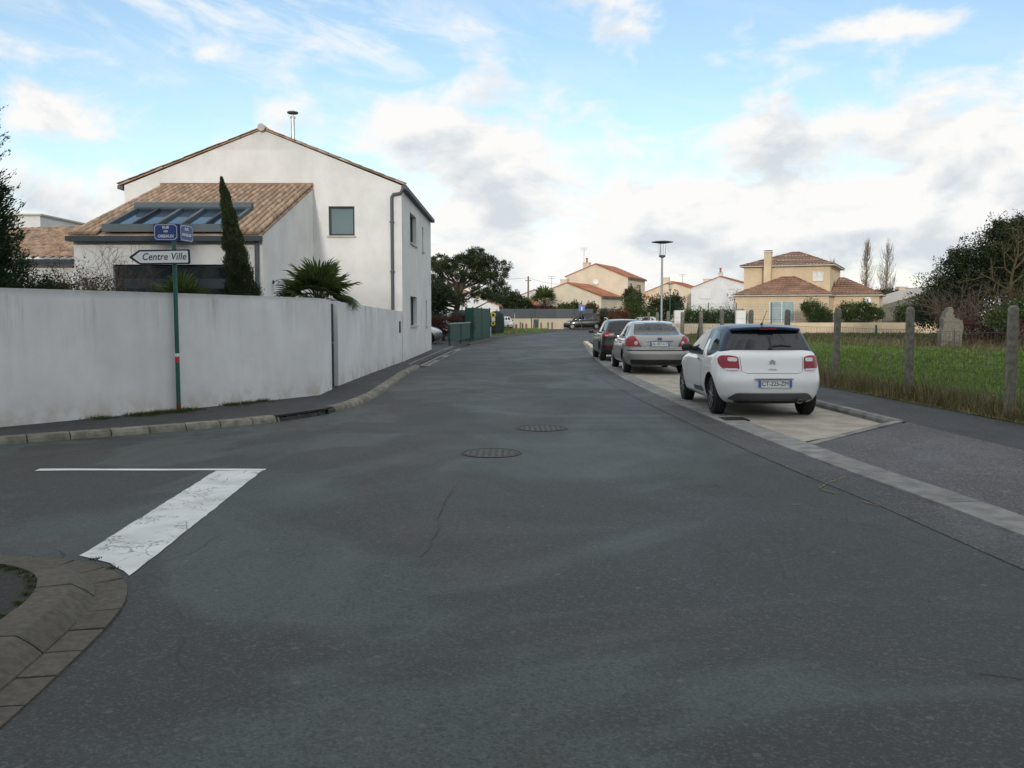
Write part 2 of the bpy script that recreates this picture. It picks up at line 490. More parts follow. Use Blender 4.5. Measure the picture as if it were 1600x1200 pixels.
# ------------------------------------------------------------------ building blocks
def tag(o, label=None, cat=None, group=None, kind=None):
    for k, val in (('label', label), ('category', cat), ('group', group), ('kind', kind)):
        if val:
            o[k] = val
    return o


def thing(name, label, cat, loc=(0, 0, 0), rz=0.0, group=None):
    o = bpy.data.objects.new(name, None)
    o.empty_display_size = 0.2
    C.objects.link(o)
    o.location = loc
    o.rotation_euler = (0, 0, rz)
    return tag(o, label, cat, group)


def link(name, me, parent=None, loc=None, rot=None):
    o = bpy.data.objects.new(name, me)
    C.objects.link(o)
    if parent is not None:
        o.parent = parent
    if loc is not None:
        o.location = loc
    if rot is not None:
        o.rotation_euler = rot
    return o


def top_of(o):
    while o.parent is not None:
        o = o.parent
    return o


def copy_tree(o, parent=None):
    c = o.copy()
    C.objects.link(c)
    c.parent = parent
    for ch in list(o.children):
        copy_tree(ch, c)
    return c


def cr(pts, x):
    """smooth interpolation through (x, value) pairs"""
    xs = [p[0] for p in pts]
    vs_ = [p[1] for p in pts]
    n = len(xs)
    if x <= xs[0]:
        return vs_[0]
    if x >= xs[-1]:
        return vs_[-1]
    i = 0
    while x > xs[i + 1]:
        i += 1
    h = xs[i + 1] - xs[i]
    t = (x - xs[i]) / h

    def slope(k):
        if k == 0 or k == n - 1:
            return 0.0 if n > 2 and False else ((vs_[min(k + 1, n - 1)] - vs_[max(k - 1, 0)]) / (xs[min(k + 1, n - 1)] - xs[max(k - 1, 0)]))
        a = (vs_[k] - vs_[k - 1]) / (xs[k] - xs[k - 1])
        b = (vs_[k + 1] - vs_[k]) / (xs[k + 1] - xs[k])
        if a * b <= 0:
            return 0.0
        return 2 * a * b / (a + b)
    m0, m1 = slope(i), slope(i + 1)
    t2, t3 = t * t, t * t * t
    return (2 * t3 - 3 * t2 + 1) * vs_[i] + (t3 - 2 * t2 + t) * h * m0 + (-2 * t3 + 3 * t2) * vs_[i + 1] + (t3 - t2) * h * m1


class MB:
    """collects shapes into one mesh"""

    def __init__(self):
        self.v = []
        self.f = []

    def add(self, vs_, fs_):
        b = len(self.v)
        self.v.extend([tuple(p) for p in vs_])
        self.f.extend([tuple(i + b for i in f) for f in fs_])
        return self

    def box(self, x0, x1, y0, y1, z0, z1, bev=0.0):
        if bev:
            return self.prism([(x0 + bev, y0), (x1 - bev, y0), (x1, y0 + bev), (x1, y1 - bev), (x1 - bev, y1), (x0 + bev, y1), (x0, y1 - bev), (x0, y0 + bev)], z0, z1)
        return self.add([(x0, y0, z0), (x1, y0, z0), (x1, y1, z0), (x0, y1, z0), (x0, y0, z1), (x1, y0, z1), (x1, y1, z1), (x0, y1, z1)],
                        [(0, 3, 2, 1), (4, 5, 6, 7), (0, 1, 5, 4), (1, 2, 6, 5), (2, 3, 7, 6), (3, 0, 4, 7)])

    def obox(self, p, q, w, h, up=(0, 0, 1)):
        """bar from p to q, w wide, h tall"""
        p, q = Vector(p), Vector(q)
        d = (q - p).normalized()
        s = d.cross(Vector(up))
        if s.length < 1e-5:
            s = Vector((1, 0, 0))
        s.normalize()
        n = s.cross(d)
        s *= w / 2
        n *= h / 2
        return self.add([p - s - n, p + s - n, p + s + n, p - s + n, q - s - n, q + s - n, q + s + n, q - s + n],
                        [(0, 3, 2, 1), (4, 5, 6, 7), (0, 1, 5, 4), (1, 2, 6, 5), (2, 3, 7, 6), (3, 0, 4, 7)])

    def prism(self, poly, z0, z1, f=None):
        """polygon in plan extruded; f maps (a, b, c) to xyz"""
        f = f or (lambda a, b, c: (a, b, c))
        n = len(poly)
        return self.add([f(a, b, z0) for a, b in poly] + [f(a, b, z1) for a, b in poly],
                        [tuple(range(n))[::-1], tuple(range(n, 2 * n))] + [(i, (i + 1) % n, n + (i + 1) % n, n + i) for i in range(n)])

    def tube(self, pts, rad, n=8, cap=True):
        pts = [Vector(p) for p in pts]
        if not isinstance(rad, (list, tuple)):
            rad = [rad] * len(pts)
        b = len(self.v)
        prev = None
        for i, p in enumerate(pts):
            d = (pts[min(i + 1, len(pts) - 1)] - pts[max(i - 1, 0)])
            if d.length < 1e-9:
                d = Vector((0, 0, 1))
            d.normalize()
            ref = prev if prev is not None else (Vector((1, 0, 0)) if abs(d.x) < 0.9 else Vector((0, 1, 0)))
            s = (ref - d * ref.dot(d))
            if s.length < 1e-6:
                s = d.orthogonal()
            s.normalize()
            prev = s
            t = d.cross(s)
            for k in range(n):
                a = 2 * math.pi * k / n
                self.v.append(tuple(p + (s * math.cos(a) + t * math.sin(a)) * rad[i]))
        for i in range(len(pts) - 1):
            for k in range(n):
                self.f.append((b + i * n + k, b + i * n + (k + 1) % n, b + (i + 1) * n + (k + 1) % n, b + (i + 1) * n + k))
        if cap:
            self.f.append(tuple(b + k for k in range(n))[::-1])
            self.f.append(tuple(b + (len(pts) - 1) * n + k for k in range(n)))
        return self

    def lathe(self, prof, c=(0, 0, 0), n=20, axis='z'):
        b = len(self.v)
        for r, z in prof:
            for k in range(n):
                a = 2 * math.pi * k / n
                x, y = r * math.cos(a), r * math.sin(a)
                p = (x, y, z) if axis == 'z' else (z, x, y)
                self.v.append((c[0] + p[0], c[1] + p[1], c[2] + p[2]))
        for i in range(len(prof) - 1):
            for k in range(n):
                self.f.append((b + i * n + k, b + i * n + (k + 1) % n, b + (i + 1) * n + (k + 1) % n, b + (i + 1) * n + k))
        self.f.append(tuple(b + k for k in range(n))[::-1])
        self.f.append(tuple(b + (len(prof) - 1) * n + k for k in range(n)))
        return self

    def mesh(self, name, m, smooth_=None):
        me = bpy.data.meshes.new(name)
        me.from_pydata(self.v, [], self.f)
        if m:
            me.materials.append(MATS[m])
        finish(me, smooth_)
        return me

    def build(self, name, m, parent=None, smooth_=None, local=False):
        """vertices are given in world metres; under a thing they are shifted to its base"""
        if parent is not None and not local:
            t = top_of(parent)
            lx, ly, lz = t.location
            rz = -t.rotation_euler[2]
            c_, s_ = math.cos(rz), math.sin(rz)
            self.v = [((x - lx) * c_ - (y - ly) * s_, (x - lx) * s_ + (y - ly) * c_, z - lz) for x, y, z in self.v]
        return link(name, self.mesh(name, m, smooth_), parent)


def finish(me, smooth_=None):
    bm = bmesh.new()
    bm.from_mesh(me)
    bmesh.ops.recalc_face_normals(bm, faces=bm.faces)
    bm.to_mesh(me)
    bm.free()
    if smooth_ is not None:
        me.polygons.foreach_set('use_smooth', [True] * len(me.polygons))
        if smooth_ < 180:
            me.set_sharp_from_angle(angle=R(smooth_))
    me.update()


def tris_mesh(name, verts, faces, m):
    """fast path: numpy arrays of verts (n,3) and faces (k,3 or 4)"""
    me = bpy.data.meshes.new(name)
    nf, w = faces.shape
    me.vertices.add(len(verts))
    me.vertices.foreach_set('co', np.asarray(verts, np.float32).ravel())
    me.loops.add(nf * w)
    me.loops.foreach_set('vertex_index', np.asarray(faces, np.int32).ravel())
    me.polygons.add(nf)
    me.polygons.foreach_set('loop_start', np.arange(0, nf * w, w, dtype=np.int32))
    me.polygons.foreach_set('loop_total', np.full(nf, w, np.int32))
    me.materials.append(MATS[m])
    me.update(calc_edges=True)
    return me


def text_mesh(body, size, m, shear=0.0, extrude=0.0008, bold=0.0, space=1.0):
    cu = bpy.data.curves.new('lettering', 'FONT')
    cu.body = body
    cu.size = size
    cu.align_x = 'CENTER'
    cu.align_y = 'CENTER'
    cu.shear = shear
    cu.extrude = extrude
    cu.offset = bold
    cu.space_character = space
    cu.resolution_u = 3
    ob = bpy.data.objects.new('lettering', cu)
    C.objects.link(ob)
    dg = bpy.context.evaluated_depsgraph_get()
    me = bpy.data.meshes.new_from_object(ob.evaluated_get(dg))
    bpy.data.objects.remove(ob)
    me.materials.clear()
    me.materials.append(MATS[m])
    return me


def rounded(poly, r, n=4):
    out = []
    k = len(poly)
    for i in range(k):
        p0, p1, p2 = Vector(poly[i - 1]), Vector(poly[i]), Vector(poly[(i + 1) % k])
        a, b = (p0 - p1), (p2 - p1)
        rr = min(r, a.length * 0.45, b.length * 0.45)
        a.normalize()
        b.normalize()
        s, e = p1 + a * rr, p1 + b * rr
        for j in range(n + 1):
            t = j / n
            q = s * (1 - t) ** 2 + p1 * 2 * t * (1 - t) + e * t * t
            out.append((q.x, q.y))
    return out


def offset_line(pts, d):
    """polyline moved sideways by d (left of travel is positive)"""
    out = []
    for i, p in enumerate(pts):
        a = Vector(pts[max(i - 1, 0)][:2])
        b = Vector(pts[min(i + 1, len(pts) - 1)][:2])
        t = (b - a).normalized()
        out.append((p[0] - t.y * d, p[1] + t.x * d))
    return out


def resample(pts, step):
    pts = [Vector(p[:2]) for p in pts]
    out = [pts[0]]
    carry = 0.0
    for a, b in zip(pts, pts[1:]):
        L = (b - a).length
        s = step - carry
        while s <= L:
            out.append(a + (b - a) * (s / L))
            s += step
        carry = L - (s - step)
    return [(p.x, p.y) for p in out]


def smooth_line(pts, it=2):
    for _ in range(it):
        q = [pts[0]]
        for a, b in zip(pts, pts[1:]):
            q.append((a[0] * .75 + b[0] * .25, a[1] * .75 + b[1] * .25))
            q.append((a[0] * .25 + b[0] * .75, a[1] * .25 + b[1] * .75))
        q.append(pts[-1])
        pts = q
    return pts


def sheet(name, poly, z, m, kind='structure', parent=None, skirt=0.0):
    mb = MB()
    n = len(poly)
    mb.add([(x, y, z) for x, y in poly], [tuple(range(n))])
    if skirt:
        b = n
        mb.v.extend([(x, y, z - skirt) for x, y in poly])
        mb.f.extend([(i, (i + 1) % n, b + (i + 1) % n, b + i) for i in range(n)])
    o = mb.build(name, m, parent)
    bm = bmesh.new()
    bm.from_mesh(o.data)
    bmesh.ops.triangulate(bm, faces=[f for f in bm.faces if len(f.verts) > 4])
    for f in bm.faces:
        if abs(f.normal.z) > 0.5 and f.normal.z < 0:
            f.normal_flip()
    bm.to_mesh(o.data)
    bm.free()
    if parent is None and kind:
        o['kind'] = kind
    return o


# ---- foliage
def leaf_cloud(centres, sizes, aspect=0.5, up=0.0, curl=0.0, dirs=None, r=rng):
    """one small bent quad per centre, random facing; returns verts, faces"""
    n = len(centres)
    d = r.normal(size=(n, 3)) if dirs is None else dirs + r.normal(size=(n, 3)) * 0.35
    d[:, 2] += up
    d /= np.linalg.norm(d, axis=1, keepdims=True) + 1e-9
    q = r.normal(size=(n, 3))
    s = np.cross(d, q)
    s /= np.linalg.norm(s, axis=1, keepdims=True) + 1e-9
    L = sizes[:, None]
    W = L * aspect * 0.5
    a = centres - d * L * 0.5
    b = centres + d * L * 0.5
    nrm_ = np.cross(d, s)
    mid = centres + nrm_ * L * curl
    v_ = np.stack([a, mid + s * W, b, mid - s * W], 1).reshape(-1, 3)
    f_ = np.arange(n * 4).reshape(n, 4)
    return v_, f_


def blob_points(blobs, n, r=rng, shell=0.55, rough=0.35):
    """points spread through lumpy ellipsoids, denser toward the outside"""
    w = np.array([b[3] * b[4] * b[5] for b in blobs]) ** 0.72
    w /= w.sum()
    idx = r.choice(len(blobs), n, p=w)
    B = np.array(blobs)[idx]
    d = r.normal(size=(n, 3))
    d /= np.linalg.norm(d, axis=1, keepdims=True)
    lump = 1 + rough * (np.sin(d[:, 0] * 5.1 + idx) * np.sin(d[:, 1] * 4.3 + 2 * idx) * np.sin(d[:, 2] * 4.7 + 3 * idx) * 1.2)
    rad = (shell + (1 - shell) * r.random(n)) ** 0.8 * lump
    return B[:, :3] + d * B[:, 3:6] * rad[:, None], d


def branches(mb, p, d, L, r0, depth, spread=0.6, n=5, kids=3, up=0.15, shrink=0.68, rnd=random, curve=0.12, seg=3):
    pts = [Vector(p)]
    d = Vector(d).normalized()
    q = Vector(p)
    for i in range(seg):
        d = (d + Vector((rnd.gauss(0, curve), rnd.gauss(0, curve), rnd.gauss(0, curve) + up * 0.3))).normalized()
        q = q + d * (L / seg)
        pts.append(q.copy())
    r1 = r0 * (0.55 if depth else 0.25)
    rad = [r0 + (r1 - r0) * i / seg for i in range(seg + 1)]
    mb.tube(pts, rad, n if r0 > 0.02 else 3, cap=False)
    if depth == 0:
        return
    for k in range(kids):
        t = 0.35 + 0.65 * (k + rnd.random() * 0.6) / kids
        i = min(seg - 1, int(t * seg))
        base = pts[i].lerp(pts[i + 1], min(1, t * seg - i))
        ax = d.orthogonal()
        ax.rotate(Matrix.Rotation(rnd.random() * 6.283, 3, d))
        nd = (d * (1 - spread) + ax * spread * rnd.uniform(0.7, 1.3) + Vector((0, 0, up))).normalized()
        branches(mb, base, nd, L * shrink * rnd.uniform(0.75, 1.15), max(0.004, r0 * 0.55 * (1.15 - t * 0.4)), depth - 1, spread, n, kids, up, shrink, rnd, curve, seg)


def tree(name, label, cat, loc, trunk_mb, crown, leaf, bark='bark', group=None):
    t = thing(name, label, cat, loc, 0, group)
    if trunk_mb:
        trunk_mb.build('trunk', bark, t, 60)
    if crown is not None:
        v_, f_ = crown
        v_ = v_ - np.array(loc)
        link('crown', tris_mesh('crown', v_, f_, leaf), t)
    return t

# ------------------------------------------------------------------ ground, road, pavements
KZ = 0.09
LEFT_KERB = [(-30, -1.0), (-14, 6.3), (-9, 9.25), (-6.39, 11.1), (-5.81, 11.53), (-5.17, 11.99), (-4.51, 12.56), (-3.79, 13.18), (-3.44, 13.69),
             (-3.09, 14.34), (-2.78, 15.6), (-2.66, 17.2), (-2.69, 18.78), (-2.78, 22.0), (-2.85, 24.94), (-2.79, 27.87)]
LEFT_FAR = [(-2.79, 27.87), (-2.66, 37.3), (-2.32, 46.4), (-1.62, 56.9), (0.0, 69.0), (2.9, 81.4), (4.7, 91.0), (4.6, 95.0), (2.5, 97.0), (-12.0, 98.0)]
RIBBON = [(4.6, -14.0), (4.1, 1.0), (3.72, 6.41), (3.63, 7.8), (3.45, 9.2), (3.24, 12.0), (3.12, 14.05), (2.86, 19.0), (2.80, 24.15), (2.95, 31.0), (3.25, 37.9), (4.06, 51.7)]
NEAR_CORNER = [(-14.0, 5.85), (-6.0, 5.80), (-4.2, 5.76), (-3.45, 5.72), (-3.1, 5.68), (-2.84, 5.56), (-2.58, 5.34), (-2.42, 5.05), (-2.32, 4.69), (-2.26, 4.14), (-2.21, 3.5), (-2.16, 2.3), (-2.1, -12.0)]

sheet('ground', [(-900, -300), (900, -300), (900, 1500), (-900, 1500)], -0.03, 'terrain_grass')
road = sheet('road', [(-60, -22), (60, -22), (60, 116), (-60, 116)], 0.0, 'road_asphalt')

left_line = smooth_line(LEFT_KERB[2:], 1)
left_far = smooth_line(LEFT_FAR, 1)
left_plot = sheet('pavement', LEFT_KERB[:2] + offset_line(left_line, 0.10) + offset_line(left_far, 0.12) + [(-60, 98), (-60, -1)], KZ - 0.006, 'new_asphalt', skirt=0.10)
corner_plot = sheet('pavement', [(-60, 5.8)] + offset_line(smooth_line(NEAR_CORNER, 1), -0.2)[::1] + [(-2.3, -22), (-60, -22)], KZ - 0.006, 'corner_asphalt', skirt=0.09)
# right: pavement behind the parking bay
RIGHT_EDGE = [(6.3, -14), (6.15, 3.0), (5.79, 10.05), (5.62, 12.86), (5.46, 15.73), (5.25, 22.0), (5.10, 30.0), (4.95, 35.0), (3.95, 38.2), (4.30, 47.0), (4.55, 53.0), (5.9, 61), (9.4, 70), (16, 77.5), (28, 83), (60, 87)]
right_plot = sheet('pavement', RIGHT_EDGE + [(60, -22), (6.3, -22)], KZ - 0.002, 'new_asphalt', skirt=0.09)
field = sheet('field', [(7.30, 9.0), (7.18, 12.48), (7.04, 14.74), (6.83, 17.26), (6.68, 19.3), (6.55, 25), (6.5, 33), (6.6, 42), (7.4, 55), (10, 68.9), (60, 68.9), (60, 6), (7.4, 6)], KZ + 0.008, 'field_soil')


def profile_stones(name, parent, line, step, prof, m, gap=0.008, jitter=0.004, keep=None, sub=2):
    """stones laid end to end along a line; prof is the cross section (sideways, z)"""
    pts = resample(line, step / sub)
    k = 0
    i = 0
    first = None
    while i + sub < len(pts):
        seg = pts[i:i + sub + 1]
        i += sub
        mid = seg[sub // 2]
        if keep and not keep(mid):
            continue
        dz = random.uniform(-jitter, jitter)
        mb = MB()
        rows = []
        for j, p in enumerate(seg):
            a = Vector(seg[max(j - 1, 0)])
            b = Vector(seg[min(j + 1, sub)])
            t = (b - a).normalized()
            q = Vector(p) + (t * gap if j == 0 else (-t * gap if j == sub else t * 0))
            rows.append([(q.x - t.y * o, q.y + t.x * o, z + dz) for o, z in prof])
        n = len(prof)
        vv = [v for r_ in rows for v in r_]
        ff = [tuple(range(n)), tuple(range(sub * n, sub * n + n))[::-1]]
        for j in range(sub):
            ff += [(j * n + a, j * n + (a + 1) % n, (j + 1) * n + (a + 1) % n, (j + 1) * n + a) for a in range(n)]
        mb.add(vv, ff)
        mb.build(name, m, parent)
        k += 1
    return k


# left kerb: bedding with one stone after another
kerb_prof = [(0.0, -0.03), (0.02, 0.045), (0.045, KZ - 0.008), (0.07, KZ + 0.004), (0.19, KZ + 0.004), (0.19, -0.03)]


def bedding(name, line, o0, o1, z0, z1, m):
    a, b = offset_line(line, o0), offset_line(line, o1)
    mb = MB()
    n = len(a)
    for i in range(n - 1):
        q = [a[i], a[i + 1], b[i + 1], b[i]]
        mb.add([(x, y, z0) for x, y in q] + [(x, y, z1) for x, y in q],
               [(3, 2, 1, 0), (4, 5, 6, 7), (0, 1, 5, 4), (2, 3, 7, 6)] + ([(3, 0, 4, 7)] if i == 0 else []) + ([(1, 2, 6, 5)] if i == n - 2 else []))
    o = mb.build(name, m)
    o['kind'] = 'structure'
    return o


in_drain = lambda p: -3.62 < p[0] < -2.93 and 13.4 < p[1] < 14.75
kerb = bedding('kerb', left_line, 0.03, 0.17, -0.04, 0.05, 'joint')
profile_stones('kerb_stone', kerb, left_line, 0.5, kerb_prof, 'kerb_stone', keep=lambda p: not in_drain(p))
# dropped kerb: pale concrete run in front of the drive, with its gutter strip
drop = smooth_line([(-2.79, 27.9), (-2.73, 33.0), (-2.60, 40.0), (-2.40, 45.5)], 1)
dk = bedding('kerb', drop, -0.18, 0.42, -0.03, 0.02, 'joint')
profile_stones('kerb_slab', dk, drop, 2.0, [(0.02, -0.02), (0.03, 0.03), (0.45, KZ + 0.002), (0.45, -0.02)], 'concrete', sub=2, gap=0.006)
profile_stones('gutter_slab', dk, drop, 2.0, [(-0.2, -0.02), (-0.2, 0.022), (0.0, 0.018), (0.0, -0.02)], 'concrete', sub=2, gap=0.006)
far_line = [p for p in smooth_line(LEFT_FAR, 2) if p[1] > 45.4]
fk = bedding('kerb', far_line, 0.03, 0.16, -0.04, 0.05, 'joint')
profile_stones('kerb_stone', fk, far_line, 1.0, kerb_prof, 'kerb_near', keep=lambda p: p[1] < 96)
# near corner: rounded kerb stones and a gutter course
corner_line = smooth_line(NEAR_CORNER, 2)
ck = bedding('kerb', corner_line, -0.28, -0.02, -0.05, 0.04, 'joint')
corner_prof = [(0.03, -0.03), (0.025, 0.012), (-0.02, 0.052), (-0.085, KZ + 0.004), (-0.10, KZ + 0.008), (-0.27, KZ + 0.008), (-0.27, -0.03)]
on_view = lambda p: p[1] > 0.5 and p[0] > -7
profile_stones('kerb_stone', ck, corner_line, 0.44, corner_prof, 'kerb_near', keep=on_view, gap=0.006, sub=4)
cg_ = bedding('gutter', offset_line(corner_line, 0.11), -0.06, 0.06, -0.05, -0.012, 'joint')
profile_stones('gutter_stone', cg_, offset_line(corner_line, 0.11), 0.30, [(-0.085, -0.03), (-0.085, 0.006), (0.09, 0.012), (0.09, -0.03)], 'kerb_near', keep=on_view, gap=0.006)
# bottom edge of asphalt where the kerb stones end at the drive crossing, right side ribbon
rib = smooth_line(RIBBON, 1)
rb = bedding('gutter', rib, -0.40, -0.02, -0.04, 0.003, 'joint')
profile_stones('ribbon_slab', rb, rib, 2.4, [(0.0, -0.03), (-0.01, 0.018), (-0.40, 0.022), (-0.41, -0.03)], 'concrete', gap=0.004, jitter=0.001, sub=4, keep=lambda p: p[1] > -2)

# parking bay of pale concrete, old asphalt drive in front of it
bay_w = offset_line(rib, -0.415)
bay_in = [p for p in bay_w if 11.0 < p[1] < 37.6]
bay = sheet('parking_bay', bay_in + [(4.0, 37.9), (4.85, 35.1), (5.02, 30), (5.17, 22), (5.38, 15.73), (5.53, 12.98)], 0.006, 'bay_concrete')
drv_road = [p for p in bay_w if -13 < p[1] < 11.0]
mb = MB()
inner = [(6.2, -13.5), (6.14, 3.0), (6.02, 6.0), (5.79, 10.05), (5.64, 12.7)]
outer = resample(drv_road, (drv_road[-1][1] - drv_road[0][1]) / 12.0)
nn = 24
A = [drv_road[0][1] + (11.02 - drv_road[0][1]) * i / nn for i in range(nn + 1)]


def x_on(line, y):
    for (x0, y0), (x1, y1) in zip(line, line[1:]):
        if min(y0, y1) <= y <= max(y0, y1):
            return x0 + (x1 - x0) * (y - y0) / (y1 - y0 + 1e-9)
    return line[-1][0]


va, vb = [], []
for i, y in enumerate(A):
    yb = -13.5 + (12.7 + 13.5) * i / nn
    va.append((x_on(bay_w, y), y, 0.016))
    vb.append((x_on(inner, yb), yb, KZ + 0.002))
mb.add(va + vb, [(i, i + 1, nn + 2 + i, nn + 1 + i) for i in range(nn)])
o = mb.build('driveway', 'drive_asphalt')
o['kind'] = 'structure'
# kerbs round the bay
bk_line = [(3.72, 11.06), (4.6, 11.9), (5.60, 12.90)]
bk = bedding('kerb', bk_line, -0.06, 0.06, -0.03, 0.012, 'joint')
for (x0, y0, z0), (x1, y1, z1) in zip([(3.70, 11.05, 0.022), (4.33, 11.66, 0.05), (4.97, 12.26, 0.08)], [(4.33, 11.66, 0.05), (4.97, 12.26, 0.08), (5.60, 12.86, KZ + 0.008)]):
    MB().obox((x0, y0, z0 - 0.05), (x1, y1, z1 - 0.05), 0.12, 0.10).build('kerb_stone', 'concrete', bk)
bk2_line = [(5.60, 12.90), (5.42, 15.73), (5.21, 22.0), (5.06, 30.0), (4.9, 35.0), (3.92, 38.0)]
bk2 = bedding('kerb', bk2_line, -0.04, 0.05, -0.03, 0.05, 'joint')
profile_stones('kerb_stone', bk2, bk2_line, 1.0, [(0.06, -0.03), (0.06, 0.06), (0.03, KZ + 0.008), (-0.09, KZ + 0.008), (-0.09, -0.03)], 'concrete', gap=0.003, jitter=0.001)
mb = MB()
mb.obox((3.62, 38.6, 0.06), (4.10, 50.0, 0.06), 0.22, 0.20)
o = mb.build('kerb', 'cream_paint')
o['kind'] = 'structure'
o['label'] = 'cream painted kerb end beyond the parking bay'

# trench patch along the ribbon and other repaired strips of asphalt
asphalt('patch_asphalt', (0.055, 0.056, 0.056), 0.30, 0.6)
mb = MB()
pl = [p for p in rib if 1.0 <= p[1] <= 36]
a_ = offset_line(pl, 0.004)
b_ = offset_line(pl, 0.52)
n = len(pl)
mb.add([(x, y, 0.004) for x, y in a_] + [(x, y, 0.004) for x, y in b_], [(i, i + 1, n + i + 1, n + i) for i in range(n - 1)])
mb.build('trench_patch', 'patch_asphalt', road)


def road_crack(pts, w0=0.006, w1=0.014):
    """an open joint wandering along pts"""
    L_ = resample(pts, 0.12)
    L_ = [(x + random.gauss(0, 0.008), y + random.gauss(0, 0.008)) for x, y in L_]
    q = offset_line(L_, 1.0)
    mbq = MB()
    vv_ = []
    for (x, y), (ox, oy) in zip(L_, q):
        w_ = random.uniform(w0, w1)
        dx_, dy_ = (ox - x) * w_, (oy - y) * w_
        vv_ += [(x + dx_, y + dy_, 0.0065), (x - dx_, y - dy_, 0.0065)]
    mbq.add(vv_, [(2 * i, 2 * i + 1, 2 * i + 3, 2 * i + 2) for i in range(len(L_) - 1)])
    mbq.build('road_joint', 'joint', road)


road_crack([(b_[i][0], b_[i][1]) for i in range(n) if 8.5 < b_[i][1] < 19], 0.0012, 0.003)
road_crack([(-0.55, 8.3), (-0.58, 7.6), (-0.60, 6.95)], 0.001, 0.004)
road_crack([(-0.55, 6.75), (-0.58, 6.3), (-0.60, 5.9)], 0.002, 0.005)
road_crack([(1.15, 4.75), (1.3, 4.66), (1.42, 4.70)], 0.001, 0.004)
road_crack([(-2.3, 27.0), (-1.0, 26.8), (1.0, 27.1), (2.6, 26.9)], 0.004, 0.010)
road_crack([(2.1, 3.95), (2.5, 3.8), (2.7, 3.6)], 0.001, 0.005)

# worn white give-way marking
m, nt, p_ = new_mat('marking_worn')
tcm = nt.nodes.new('ShaderNodeTexCoord')
vn = nt.nodes.new('ShaderNodeTexNoise')
vn.inputs['Scale'].default_value = 2.2
vn.inputs['Detail'].default_value = 6.0
nt.links.new(tcm.outputs['Object'], vn.inputs['Vector'])
ad = nt.nodes.new('ShaderNodeVectorMath')
ad.operation = 'MULTIPLY_ADD'
nt.links.new(vn.outputs['Color'], ad.inputs[0])
ad.inputs[1].default_value = (0.5, 0.5, 0.0)
nt.links.new(tcm.outputs['Object'], ad.inputs[2])
vo = nt.nodes.new('ShaderNodeTexVoronoi')
vo.feature = 'DISTANCE_TO_EDGE'
vo.inputs['Scale'].default_value = 1.9
nt.links.new(ad.outputs[0], vo.inputs['Vector'])
crk = math_node(nt, 'MULTIPLY', smooth(nt, vo.outputs[0], 0.012, 0.003), smooth(nt, noise(nt, 1.3, 3.0), 0.34, 0.50))
wear = math_node(nt, 'MULTIPLY', smooth(nt, noise(nt, 34.0, 5.0, 0.8, stretch=(1.3, 0.7, 1)), 0.48, 0.58), smooth(nt, noise(nt, 3.0, 5.0, 0.65), 0.50, 0.62))
grime = smooth(nt, noise(nt, 2.0, 5.0), 0.35, 0.75)
cpaint = mix_rgb(nt, grime, (0.66, 0.68, 0.68), (0.50, 0.52, 0.515))
cpaint = mix_rgb(nt, math_node(nt, 'MAXIMUM', math_node(nt, 'MULTIPLY', crk, 0.75), math_node(nt, 'MULTIPLY', wear, 0.85)), cpaint, (0.10, 0.105, 0.105))
nt.links.new(cpaint, p_.inputs['Base Color'])
p_.inputs['Roughness'].default_value = 0.75
bump(nt, p_, noise(nt, 120.0, 2.0), 0.3, 0.004)


def wobbly(poly, step, amp, z):
    out = []
    for i in range(len(poly)):
        a, b = Vector(poly[i]), Vector(poly[(i + 1) % len(poly)])
        k = max(1, int((b - a).length / step))
        for j in range(k):
            q = a.lerp(b, j / k)
            out.append((q.x + random.uniform(-amp, amp), q.y + random.uniform(-amp, amp), z))
    return out


def paint(name, poly, m, z=0.005, step=0.12, amp=0.008):
    w = wobbly(poly, step, amp, z)
    mb = MB()
    mb.add(w, [tuple(range(len(w)))])
    ob = mb.build(name, m, road)
    bm = bmesh.new()
    bm.from_mesh(ob.data)
    bmesh.ops.triangulate(bm, faces=bm.faces)
    for f in bm.faces:
        if f.normal.z < 0:
            f.normal_flip()
    bm.to_mesh(ob.data)
    bm.free()
    return ob


paint('stop_band', [(-3.08, 9.22), (-2.60, 9.24), (-2.375, 5.46), (-2.46, 5.56), (-2.62, 5.74), (-2.76, 5.84), (-2.91, 5.93)], 'marking_worn', 0.005, 0.11, 0.006)
paint('edge_line', [(-4.97, 9.22), (-4.96, 9.34), (-2.58, 9.33), (-2.58, 9.25)], 'road_paint', 0.006, 0.3, 0.01)
for pts in ([(5.10, 12.20), (4.97, 11.05), (4.55, 10.20)], [(3.50, 9.05), (3.05, 8.55), (2.86, 8.25)], [(2.86, 8.25), (3.12, 7.45)], [(3.56, 7.55), (3.42, 7.58)],
            [(2.45, 7.55), (2.24, 7.56)], [(3.30, 6.05), (3.46, 5.25)]):
    for a, b in zip(pts, pts[1:]):
        a, b = Vector(a), Vector(b)
        z = 0.008 if b.x < 3.7 else 0.052
        k = 3
        for j in range(k):
            if random.random() < 0.25:
                continue
            p, q = a.lerp(b, (j + 0.05) / k), a.lerp(b, (j + 0.85) / k)
            s = Vector((-(q - p).y, (q - p).x)).normalized() * 0.008
            if b.x < 3.7:
                mbq = MB()
                mbq.add([(p.x - s.x, p.y - s.y, z), (q.x - s.x, q.y - s.y, z), (q.x + s.x, q.y + s.y, z), (p.x + s.x, p.y + s.y, z)], [(0, 1, 2, 3)])
                mbq.build('spray_line', 'spray_yellow' if 'spray_yellow' in MATS else (mat('spray_yellow', (0.19, 0.15, 0.045), 0.8, 0.3, 8.0) and 'spray_yellow'), road)

